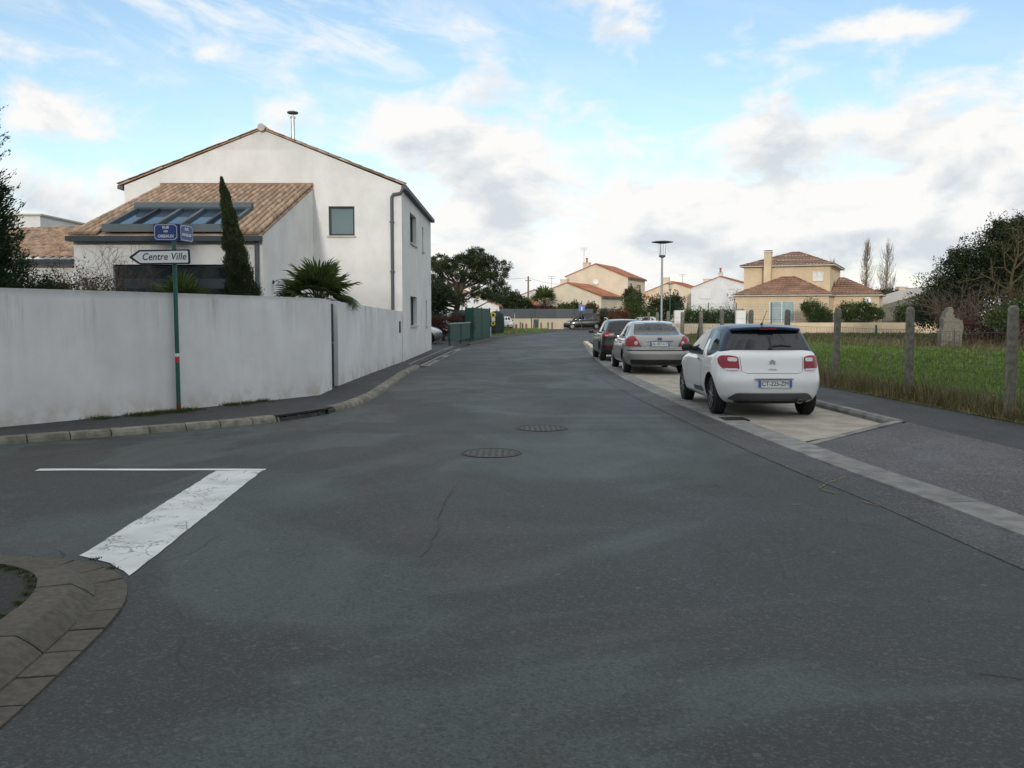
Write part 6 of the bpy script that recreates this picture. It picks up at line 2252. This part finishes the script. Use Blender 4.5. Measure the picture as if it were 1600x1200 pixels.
grass('grass', 'bright green verge behind the wooden bollards', gv, 0.05, 0.16, 'blade_green', 0.03, 0.8)
sheet('verge', [(-3, 68), (-0.9, 69.2), (2.0, 81.4), (3.9, 91), (3.8, 95.8), (-3, 96.6)], KZ + 0.004, 'field_soil')


# ------------------------------------------------------------------ trees and shrubs
def blob_tree(name, label, cat, loc, blobs, n, size, leaf, aspect=0.5, trunk=None, bark='bark', shell=0.5, rough=0.35, group=None, up=0.0, r=None):
    r = r or np.random.default_rng(abs(hash(label)) % 1000 if False else len(label) * 7 + int(abs(loc[0]) * 10))
    P, d = blob_points(blobs, n, r, shell, rough)
    P = P[P[:, 2] > loc[2] - 0.02] if loc[2] >= 0 else P
    S_ = size * (0.6 + 0.8 * r.random(len(P)))
    v_, f_ = leaf_cloud(P, S_, aspect, up, 0.12, None, r)
    return tree(name, label, cat, loc, trunk, (v_, f_), leaf, bark, group)


def stems(loc, n, h, r0, spread, seed, kids=3, depth=2):
    rnd = random.Random(seed)
    mb_ = MB()
    for k in range(n):
        a = rnd.random() * 6.283
        branches(mb_, (loc[0] + rnd.uniform(-.1, .1), loc[1] + rnd.uniform(-.1, .1), loc[2]), (math.cos(a) * spread, math.sin(a) * spread, 1), h, r0, depth, 0.45, 6, kids, 0.2, 0.62, rnd)
    return mb_


# big conifer at the left edge of the picture: drooping sprays around a trunk
r_ = np.random.default_rng(3)
cx, cy = -9.40, 15.4
n = 150000
z = 0.3 + 5.9 * (r_.random(n) ** 1.15)
rad = np.interp(z, [0.0, 1.0, 2.3, 3.6, 5.0, 5.8, 6.2], [1.15, 1.20, 0.98, 0.72, 0.48, 0.26, 0.04])
a = r_.random(n) * 6.283
lump = 0.80 + 0.30 * np.sin(a * 5 + z * 3.1) * np.sin(z * 5.3 + a * 2) + 0.22 * np.sin(a * 11 + z * 8)
q = (0.25 + 0.75 * r_.random(n) ** 0.8) * lump * rad
P = np.stack([cx + np.cos(a) * q, cy + np.sin(a) * q, z], 1)
dr = np.stack([np.cos(a), np.sin(a), 0.75 + 0.3 * r_.normal(size=n)], 1)
v_, f_ = leaf_cloud(P, 0.085 * (0.6 + 0.9 * r_.random(n)), 0.28, 0.0, 0.08, dr, r_)
# longer sprays poking out of the outline
m_ = 420
zz = r_.uniform(1.4, 5.6, m_)
aa = r_.random(m_) * 6.283
rr = np.interp(zz, [1.0, 2.3, 3.6, 5.0, 5.8], [1.15, 0.95, 0.7, 0.46, 0.24])
sp = []
for k in range(m_):
    L_ = r_.uniform(0.15, 0.50)
    b = np.array([cx + math.cos(aa[k]) * rr[k] * 0.9, cy + math.sin(aa[k]) * rr[k] * 0.9, zz[k]])
    d = np.array([math.cos(aa[k]), math.sin(aa[k]), 0.8])
    d /= np.linalg.norm(d)
    ts = r_.random(26) * L_
    sp.append(b + ts[:, None] * d + r_.normal(size=(26, 3)) * 0.022)
sp = np.concatenate(sp)
sd = np.repeat(np.stack([np.cos(aa), np.sin(aa), np.full(m_, 0.9)], 1), 26, 0)
v2, f2 = leaf_cloud(sp, 0.060 * (0.6 + 0.8 * r_.random(len(sp))), 0.26, 0.0, 0.05, sd, r_)
mb = MB()
mb.tube([(cx, cy, 0), (cx, cy, 3), (cx, cy, 6.1)], [0.14, 0.10, 0.02], 8)
tree('conifer', 'tall dark conifer rising at the far left edge', 'tree', (cx, cy, 0.05), mb, (np.concatenate([v_, v2]), np.concatenate([f_, f2 + len(v_)])), 'leaf_cypress')
blob_tree('shrub', 'dark evergreen shrub at the foot of the left conifer', 'shrub', (-8.75, 16.4, 0.1), [(-8.95, 16.4, 1.4, 0.75, 0.8, 1.15), (-8.55, 16.7, 1.7, 0.45, 0.5, 0.70)], 22000, 0.055, 'leaf_evergreen', 0.45, stems((-8.8, 16.4, 0.1), 4, 1.1, 0.03, 0.3, 5))
mb = MB()
rnd = random.Random(12)
for k in range(9):
    a = rnd.random() * 6.283
    branches(mb, (-8.0 + rnd.uniform(-.3, .3), 16.9 + rnd.uniform(-.3, .3), 0.3), (math.cos(a) * 0.5, math.sin(a) * 0.5, 1), 1.35, 0.018, 3, 0.5, 5, 3, 0.10, 0.66, rnd)
tr = blob_tree('shrub', 'half-bare twiggy shrub with brownish leaves in front of the low wing', 'shrub', (-8.0, 16.9, 0.1), [(-8.1, 16.9, 1.9, 0.62, 0.5, 0.65), (-7.7, 17.0, 2.0, 0.4, 0.4, 0.45)], 3600, 0.045, 'leaf_brown', 0.5, mb, 'twig', 0.3)
mb = MB()
for k in range(7):
    a = rnd.random() * 6.283
    branches(mb, (-9.6 + rnd.uniform(-.6, .6), 21.5, 1.0), (math.cos(a) * 0.5, math.sin(a) * 0.3, 1), 1.6, 0.014, 3, 0.5, 5, 3, 0.15, 0.66, rnd)
tree('bare_shrub', 'thin leafless shrub against the low tiled wing', 'shrub', (-9.6, 21.5, 0.1), mb, None, None, 'twig')

# narrow cypress before the annex, leaning
n = 60000
s = r_.random(n) ** 0.85
z = 0.2 + 4.42 * s
rad = np.interp(z, [0.2, 1.2, 2.2, 3.0, 3.7, 4.3, 4.62], [0.30, 0.35, 0.33, 0.25, 0.165, 0.09, 0.015])
axx = np.interp(z, [0, 1.9, 4.6], [-5.78, -5.90, -6.36])
axy = np.full(n, 19.9)
a = r_.random(n) * 6.283
q = rad * (0.35 + 0.65 * r_.random(n) ** 0.5) * (0.88 + 0.24 * np.sin(a * 4 + z * 6) * np.sin(z * 3.1 + a) + 0.16 * np.sin(z * 15 + a * 3))
q = q * (1 + 0.30 * np.maximum(0, r_.normal(size=n) - 1.0))
P = np.stack([axx + np.cos(a) * q, axy + np.sin(a) * q, z], 1)
dr = np.stack([np.cos(a) * 0.5, np.sin(a) * 0.5, np.full(n, 1.3)], 1)
v_, f_ = leaf_cloud(P, 0.050 * (0.6 + 0.9 * r_.random(n)), 0.28, 0, 0.06, dr, r_)
mb = MB()
mb.tube([(-5.75, 19.9, 0), (-5.9, 19.9, 1.9), (-6.33, 19.9, 4.4)], [0.06, 0.04, 0.01], 6)
tree('cypress', 'slim leaning cypress in front of the annex window', 'tree', (-5.8, 19.9, 0.05), mb, (v_, f_), 'leaf_column')
n = 5000
z = 0.3 + 2.15 * r_.random(n)
rad = np.interp(z, [0.3, 1.5, 2.1, 2.5], [0.2, 0.2, 0.14, 0.02])
a = r_.random(n) * 6.283
q = rad * (0.3 + 0.7 * r_.random(n) ** 0.5)
P = np.stack([-6.28 + np.cos(a) * q - (z - 1.5) * 0.05, 20.1 + np.sin(a) * q, z], 1)
dr = np.stack([np.cos(a) * 0.5, np.sin(a) * 0.5, np.full(n, 1.3)], 1)
v_, f_ = leaf_cloud(P, 0.07 * (0.6 + 0.9 * r_.random(n)), 0.28, 0, 0.06, dr, r_)
mb = MB()
mb.tube([(-6.28, 20.1, 0), (-6.28, 20.1, 1.6)], [0.03, 0.01], 5)
tree('cypress', 'short cypress shoot just left of the slim cypress', 'tree', (-6.28, 20.1, 0.05), mb, (v_, f_), 'leaf_column')


# fan palms
def fan_leaf(nb, L_, W_, fold=0.25, seed=0):
    """fan blade with separate pointed segments, lying along +Y"""
    rnd_ = random.Random(seed)
    mb_ = MB()
    for k in range(nb):
        a = (k / (nb - 1) - 0.5) * R(185)
        l = L_ * (0.78 + 0.22 * math.cos(a * 0.9)) * rnd_.uniform(0.9, 1.05)
        d = Vector((math.sin(a), math.cos(a), 0.0))
        s = Vector((math.cos(a), -math.sin(a), 0.0))
        w = W_
        b = Vector((0, 0, 0))
        m1 = d * l * 0.45 + Vector((0, 0, fold * abs(math.sin(a)) * 0.25))
        m2 = d * l * 0.8 + Vector((0, 0, -0.03 * l))
        tip = d * l + Vector((0, 0, -0.16 * l * rnd_.uniform(0.3, 1.4)))
        mb_.add([b, m1 - s * w, m1 + Vector((0, 0, -0.02)), m1 + s * w, m2 - s * w * 0.7, m2 + Vector((0, 0, -0.015)), m2 + s * w * 0.7, tip],
                [(0, 1, 2), (0, 2, 3), (1, 4, 5, 2), (2, 5, 6, 3), (4, 7, 5), (5, 7, 6)])
    return mb_


def palm(name, label, x, y, zt, n, L_, pet, nb=16, W_=0.035, seed=1, trunk_r=0.11, tail=True, base=0.05, cat='palm'):
    rnd_ = random.Random(seed)
    t_ = thing(name, label, cat, (x, y, base))
    MB().tube([(x, y, base), (x + 0.02, y, (zt + base) / 2), (x, y, zt)], [trunk_r * 1.1, trunk_r, trunk_r * 0.8], 10).build('trunk', 'bark', t_, 60)
    variants = [fan_leaf(nb, L_, W_, 0.25, s_).mesh('frond', 'leaf_palm', None) for s_ in range(3)]
    dead = fan_leaf(nb, L_ * 0.9, W_ * 0.8, 0.6, 9).mesh('frond', 'leaf_dead', None)
    for k in range(n):
        az_ = k * 2.39996 + rnd_.uniform(-.2, .2)
        el_ = R(82 - 72 * (k / n)) + rnd_.uniform(-.12, .12)
        d = Vector((math.cos(az_) * math.cos(el_), math.sin(az_) * math.cos(el_), math.sin(el_)))
        p0 = Vector((x, y, zt))
        p1 = p0 + d * pet + Vector((0, 0, -0.10 * pet * math.cos(el_)))
        mb_ = MB()
        mb_.tube([p0, p0.lerp(p1, 0.5) + Vector((0, 0, 0.03)), p1], [0.016, 0.012, 0.009], 5)
        st = mb_.build('leaf_stalk', 'leaf_palm', t_)
        fr = link('frond', (dead if tail and k > n * 0.86 else variants[k % 3]), st, local(t_, p1.x, p1.y, p1.z))
        dd = (d + Vector((0, 0, -0.25))).normalized()
        side = dd.cross(Vector((0, 0, 1))).normalized()
        nn_ = side.cross(dd)
        roll = Matrix.Rotation(rnd_.uniform(-.5, .5), 3, dd)
        M = Matrix((side, dd, nn_)).transposed()
        fr.rotation_euler = (roll @ M).to_euler()
        k_ = rnd_.uniform(0.85, 1.1)
        fr.scale = (k_, k_, k_)
    return t_


palm('fan_palm', 'green fan palm showing above the wall corner by the gate', -4.50, 20.9, 1.90, 30, 0.60, 0.54, 18, 0.034, 4, 0.11, False)
palm('fan_palm', 'small green fan palm before the annex window', -7.55, 20.6, 1.75, 12, 0.55, 0.4, 16, 0.03, 8, 0.08, False)
palm('fan_palm', 'distant palm in front of the cream house', 3.73, 104.5, 3.2, 22, 1.2, 0.8, 12, 0.09, 6, 0.2, True, 0.05)

# pine behind the containers
rnd = random.Random(21)
mb = MB()
px, py = -4.0, 62.0
mb.tube([(px, py, 0), (px + 0.1, py, 1.5), (px + 0.3, py, 2.6)], [0.28, 0.22, 0.18], 8)
tips = []
PB = []
for k in range(26):
    a = rnd.random() * 6.283
    zb = rnd.uniform(1.7, 4.6)
    reach = rnd.uniform(1.2, 3.4) * (1.0 if zb < 4 else 0.6)
    e = Vector((px + 0.3 + math.cos(a) * reach, py + math.sin(a) * reach * 0.7, zb + rnd.uniform(0.2, 1.3)))
    s0 = Vector((px + 0.3, py, min(zb, 2.6 + (zb - 2.6) * 0.6)))
    mb.tube([s0, s0.lerp(e, 0.5) + Vector((0, 0, -0.15)), e], [0.10, 0.06, 0.02], 6, False)
    PB.append((e.x, e.y, e.z + 0.1, rnd.uniform(0.5, 0.9), rnd.uniform(0.5, 0.8), rnd.uniform(0.28, 0.5)))
mb.tube([(px + 0.3, py, 2.6), (px + 0.7, py, 4.2), (px + 1.3, py, 5.9)], [0.18, 0.12, 0.03], 7)
for (x_, z_, w_) in ((-2.45, 5.95, 0.5), (-2.9, 5.5, 0.75), (-3.6, 5.2, 0.8), (-4.4, 4.9, 0.8), (-1.6, 5.2, 0.7), (-1.0, 4.2, 0.7), (-0.75, 3.5, 0.55), (-5.2, 4.3, 0.8), (-2.2, 4.4, 0.9), (-3.2, 4.1, 0.9), (-5.0, 3.4, 0.8), (-1.5, 3.0, 0.7), (-5.6, 2.8, 0.6)):
    PB.append((x_, py + rnd.uniform(-.8, .8), z_, w_, w_ * 0.9, w_ * 0.55))
# each mass is a cluster of small needle tufts
tuft = []
r_ = np.random.default_rng(5)
for b in PB:
    for j in range(24):
        d = r_.normal(size=3)
        d /= np.linalg.norm(d)
        q = 0.75 + 0.35 * r_.random()
        tuft.append((b[0] + d[0] * b[3] * q, b[1] + d[1] * b[4] * q, b[2] + d[2] * b[5] * q, 0.24, 0.24, 0.19))
P, d_ = blob_points(tuft, 52000, r_, 0.2, 0.2)
v_, f_ = leaf_cloud(P, 0.135 * (0.6 + 0.8 * r_.random(len(P))), 0.30, 0.25, 0.05, d_, r_)
tree('pine_tree', 'spreading dark pine behind the recycling containers', 'tree', (px, py, KZ), mb, (v_, f_), 'leaf_pine')
blob_tree('evergreen_tree', 'low dark evergreen right of the pine rising behind the grey fence', 'tree', (-0.2, 106.0, 0.05), [(-0.9, 106, 3.4, 1.6, 1.3, 1.4), (0.4, 106, 3.0, 1.3, 1.2, 1.2), (1.5, 106.5, 2.6, 1.0, 1.1, 1.0), (-2.2, 106, 2.9, 1.3, 1.2, 1.2), (2.3, 107, 2.1, 0.8, 0.9, 0.8)], 15000, 0.19, 'leaf_evergreen', 0.5, stems((-0.2, 106, 0.05), 3, 2.0, 0.13, 0.4, 9))
blob_tree('evergreen_tree', 'dark rounded evergreen beside the white house back corner', 'tree', (-5.3, 58.0, 0.05), [(-5.3, 58.0, 2.0, 1.2, 1.0, 1.3), (-4.8, 58, 2.9, 0.9, 0.8, 0.9)], 9000, 0.14, 'leaf_evergreen', 0.5, stems((-5.3, 58.0, 0.05), 3, 1.4, 0.09, 0.3, 10))
# clipped hedge
hb = [(x, y, 0.95, 0.55, 0.6, 0.72) for x, y in zip(np.linspace(-5.6, -2.75, 9), np.linspace(52.6, 54.0, 9))]
blob_tree('hedge', 'clipped reddish-brown hedge behind the silver car', 'hedge', (-4.1, 53.2, KZ), hb, 11000, 0.085, 'leaf_red', 0.55, stems((-4.1, 53.2, KZ), 5, 0.8, 0.03, 0.4, 11))
# bushes round the far houses
BUSH = [('bush', 'russet bush below the distant palm', 3.9, 104.5, [(3.7, 104.5, 1.9, 1.4, 0.8, 1.1), (4.7, 104.5, 1.7, 0.9, 0.7, 0.9)], 4500, 0.20, 'leaf_red'),
        ('bush', 'light green bush left of the dead-end sign', 6.3, 104.0, [(6.0, 104.0, 2.3, 1.1, 0.5, 0.8), (7.2, 104.0, 2.5, 0.8, 0.5, 0.8)], 3500, 0.17, 'leaf_shrub'),
        ('bush', 'brownish clipped bush right of the dead-end sign', 9.2, 103.4, [(9.1, 103.4, 2.3, 0.8, 0.4, 0.8)], 2500, 0.17, 'leaf_brown'),
        ('bush', 'orange-brown rounded bush beyond the black estate', 11.0, 92.0, [(10.9, 92, 1.4, 1.3, 0.8, 0.95)], 4500, 0.14, 'leaf_russet'),
        ('bush', 'broad green bush right of the orange-brown one', 13.2, 93.0, [(13.1, 93, 1.5, 1.5, 0.8, 1.2), (14.6, 93, 1.2, 1.0, 0.8, 0.9), (12.6, 94, 2.6, 0.9, 0.8, 1.2)], 9000, 0.16, 'leaf_shrub'),
        ('bush', 'tall olive bush in front of the cream house windows', 13.4, 99.0, [(13.4, 99, 3.0, 1.3, 0.8, 1.6), (13.0, 99, 3.9, 0.8, 0.7, 0.8)], 7000, 0.18, 'leaf_olive'),
        ('bush', 'dark evergreen bush left of the distant lamp', 18.0, 102.0, [(16.8, 102, 2.2, 1.8, 0.9, 1.7), (18.4, 102, 2.8, 1.2, 0.9, 1.3)], 8000, 0.2, 'leaf_evergreen'),
        ('bush', 'small dark bush by the grey panel fence', 9.9, 95.0, [(9.75, 95, 1.5, 0.6, 0.5, 0.8)], 2200, 0.13, 'leaf_evergreen'),
        ('hedge', 'dark green hedge behind the low cream wall', 14.8, 68.0, [(x, 68, 1.4, 0.8, 0.5, 0.75) for x in np.linspace(12.9, 16.4, 6)] + [(17.5, 69, 1.3, 0.7, 0.5, 0.8)], 11000, 0.12, 'leaf_laurel'),
        ('bush', 'rounded laurel right of the patio door', 24.9, 73.5, [(24.6, 73.5, 2.1, 0.9, 0.7, 0.9), (25.5, 73.5, 1.5, 0.9, 0.7, 0.8), (24.0, 73.5, 2.3, 0.45, 0.5, 0.5), (25.0, 73.5, 1.3, 1.0, 0.8, 0.9)], 9000, 0.12, 'leaf_laurel'),
        ('bush', 'laurel bush in front of the villa wing', 29.2, 74.0, [(27.6, 74, 2.0, 0.9, 0.7, 0.75), (28.9, 74, 2.1, 1.0, 0.7, 0.75), (29.9, 74, 1.7, 0.8, 0.7, 0.7), (28.4, 74, 1.3, 1.5, 0.8, 0.8)], 12000, 0.12, 'leaf_laurel'),
        ('bush', 'broad laurel thicket before the grey shed', 34.0, 75.0, [(32.8, 75, 1.8, 1.1, 0.8, 0.9), (34.4, 75, 2.0, 1.3, 0.9, 1.0), (36.2, 76, 2.0, 1.5, 0.9, 1.1), (38.0, 76, 1.7, 1.6, 0.9, 1.1), (33.8, 75, 1.1, 2.0, 0.9, 0.8)], 15000, 0.14, 'leaf_laurel'),
        ('bush', 'dark pine-like round bush far behind the shed', 42.0, 112.0, [(46.5, 112, 3.8, 2.4, 1.4, 1.1)], 4500, 0.22, 'leaf_evergreen')]
leaf_mat('leaf_olive', (0.045, 0.055, 0.024), (0.085, 0.090, 0.040))
for nme, lab, x, y, bl, n, sz, m in BUSH:
    blob_tree(nme, lab, 'hedge' if nme == 'hedge' else 'bush', (x, y, 0.05), bl, n, sz, m, 0.5, stems((x, y, 0.05), 4, 1.0, 0.04, 0.4, int(x * 3)), shell=0.35)
mb = MB()
rnd = random.Random(31)
for k in range(6):
    branches(mb, (26.6 + rnd.uniform(-.4, .4), 104, 0.3), (rnd.uniform(-.6, .6), 0, 1), 2.6, 0.06, 3, 0.5, 5, 3, 0.1, 0.64, rnd)
blob_tree('small_tree', 'half-bare brown tree in front of the plain white house', 'tree', (26.6, 104, 0.05), [(26.6, 104, 3.3, 1.5, 1.0, 1.3)], 1500, 0.14, 'leaf_brown', 0.5, mb, 'twig', 0.3)

# poplars, bare: fastigiate twigs round a stem
def poplar(x, y, h, w, label, seed):
    rnd_ = random.Random(seed)
    t_ = thing('poplar', label, 'tree', (x, y, 0), 0, 'bare poplars on the skyline')
    MB().tube([(x, y, 0), (x, y, h * 0.6), (x + 0.1, y, h)], [0.28, 0.14, 0.02], 6).build('trunk', 'poplar_twig', t_, 60)
    mb_ = MB()
    for k in range(110):
        z_ = h * rnd_.uniform(0.12, 0.93)
        a_ = rnd_.random() * 6.283
        L2 = rnd_.uniform(0.6, 1.0) * h * 0.22 * (1.1 - 0.5 * z_ / h)
        ww = w * math.sin(math.pi * min(0.97, max(0.10, z_ / h * 0.85 + 0.12))) * rnd_.uniform(0.4, 1.1)
        p0 = Vector((x, y, z_))
        p1 = p0 + Vector((math.cos(a_) * ww * 0.7, math.sin(a_) * ww * 0.7, L2 * 0.45))
        p2 = p0 + Vector((math.cos(a_) * ww, math.sin(a_) * ww, L2))
        mb_.tube([p0, p1, p2], [0.04, 0.026, 0.010], 3, False)
        for j in range(5):
            q0 = p0.lerp(p2, rnd_.uniform(0.2, 1))
            mb_.tube([q0, q0 + Vector((rnd_.uniform(-.35, .35), rnd_.uniform(-.35, .35), rnd_.uniform(0.5, 1.2)))], [0.015, 0.007], 3, False)
    mb_.build('crown', 'poplar_twig', t_)


poplar(55.0, 140.0, 12.6, 1.3, 'bare poplar left of the tall pair on the skyline', 1)
poplar(58.2, 140.0, 12.3, 1.7, 'tall bare poplar on the right of the skyline pair', 2)
poplar(61.2 - 8.6, 148.0, 9.9, 0.8, 'small faint bare poplar nearest the villa', 3)

# wooded edge at the right: evergreen trees, bare trees, brambles
RT = [('evergreen_tree', 'tall dense evergreen at the right edge of the field', 25.6, 46.0, [(25.2, 46, 5.0, 1.5, 1.4, 1.4), (25.9, 46, 3.6, 2.0, 1.8, 1.7), (24.2, 46, 3.9, 1.5, 1.4, 1.5), (26.6, 46, 5.3, 1.1, 1.2, 1.0), (24.9, 46, 5.9, 0.7, 0.7, 0.7), (25.8, 46, 6.2, 0.5, 0.5, 0.5)], 30000),
      ('evergreen_tree', 'dark evergreen filling the right picture edge', 28.0, 44.0, [(27.6, 44, 4.0, 2.0, 1.6, 2.0), (28.6, 44, 2.4, 2.0, 1.6, 1.6), (27.2, 44, 5.4, 1.1, 1.1, 0.9), (28.2, 45, 5.6, 1.0, 1.0, 0.9)], 24000),
      ('evergreen_tree', 'lower dark evergreen on the left shoulder of the wood', 23.0, 47.0, [(22.9, 47, 2.9, 1.4, 1.2, 1.4), (23.3, 47, 4.4, 0.9, 0.9, 0.9), (22.2, 47, 1.9, 1.4, 1.2, 1.2), (23.9, 47, 2.6, 1.4, 1.2, 1.4)], 20000)]
for nme, lab, x, y, bl, n in RT:
    blob_tree(nme, lab, 'tree', (x, y, 0.05), bl, int(n * 1.7), 0.125, 'leaf_evergreen', 0.42, stems((x, y, 0.05), 3, 2.4, 0.14, 0.3, int(x)), shell=0.2, rough=0.5)
blob_tree('bramble', 'tangled bramble thicket with reddish stems below the evergreens', 'bramble', (22.5, 41.0, 0.05), [(20.8, 41, 0.9, 1.2, 0.8, 0.8), (22.4, 41, 1.1, 1.4, 0.9, 0.95), (24.2, 41, 1.1, 1.5, 0.9, 1.0), (26, 41, 1.2, 1.4, 0.9, 1.1)], 9000, 0.10, 'leaf_red', 0.4, stems((22.5, 41, 0.05), 9, 1.1, 0.03, 0.9, 44), 'twig', 0.3)
blob_tree('ivy_bush', 'green ivy-covered bush beside the near fence post at the right', 'bush', (21.5, 38.5, 0.05), [(21.6, 39.5, 1.5, 0.9, 0.6, 0.6), (22.8, 40.0, 1.9, 1.1, 0.7, 0.55), (24.0, 39.5, 1.7, 1.0, 0.7, 0.6)], 5000, 0.11, 'leaf_shrub', 0.55, stems((21.5, 38.5, 0.05), 4, 1.1, 0.03, 0.5, 46), 'twig', 0.3)
rnd = random.Random(77)
mb = MB()
bx_, by_ = 24.3, 43.2
mb.tube([(bx_, by_, 0), (bx_ - 0.10, by_, 1.7), (bx_ - 0.40, by_, 2.8), (bx_ - 0.36, by_, 3.5), (bx_ - 0.12, by_, 4.5), (bx_ - 0.1, by_, 5.6)], [0.12, 0.10, 0.085, 0.065, 0.05, 0.015], 7)
for (z_, dx, L_, r0) in ((2.75, -1.0, 1.8, 0.055), (3.1, 0.7, 1.2, 0.04), (3.5, -0.8, 1.5, 0.05), (3.8, 0.8, 1.5, 0.05), (4.3, 0.6, 1.5, 0.05), (4.6, -0.6, 1.5, 0.045), (5.0, 0.5, 1.3, 0.035), (5.2, -0.4, 1.2, 0.035), (4.1, -0.9, 1.4, 0.04)):
    branches(mb, (bx_ - 0.35 + (z_ - 2.8) * 0.1, by_, z_), (dx, rnd.uniform(-.5, .1), 0.55), L_, r0, 3, 0.55, 5, 3, 0.08, 0.66, rnd, 0.2)
tree('bare_tree', 'leafless lichen-yellow tree in front of the evergreens', 'tree', (bx_, by_, 0.02), mb, None, None, 'bark_lichen')
for k, (x, y, h, s, lab) in enumerate(((20.6, 43.5, 1.9, 5, 'leafless shrub tree on the left fringe of the wood'), (22.0, 43.0, 2.1, 6, 'bare tangled tree in the middle of the wood fringe'), (23.6, 42.5, 2.0, 8, 'bare brown tree before the tallest evergreen'), (25.0, 42.5, 2.3, 9, 'bare twiggy tree at the right of the fringe'))):
    rnd = random.Random(s)
    mb = MB()
    for j in range(5):
        branches(mb, (x + rnd.uniform(-.5, .5), y + rnd.uniform(-.5, .5), 0), (rnd.uniform(-.5, .5), rnd.uniform(-.4, .4), 1), h, 0.055, 3, 0.5, 5, 4, 0.10, 0.66, rnd, 0.16)
    tree('bare_tree', lab, 'tree', (x, y, 0.02), mb, None, None, 'twig' if k != 2 else 'bark_lichen')
rnd = random.Random(55)
mb = MB()
for j in range(7):
    branches(mb, (47 + rnd.uniform(-3, 4), 108, 0.3), (rnd.uniform(-.5, .5), 0, 1), 3.2, 0.09, 3, 0.5, 5, 3, 0.1, 0.66, rnd)
tree('bare_tree', 'far leafless trees behind the grey shed', 'tree', (48, 108, 0), mb, None, None, 'poplar_twig')
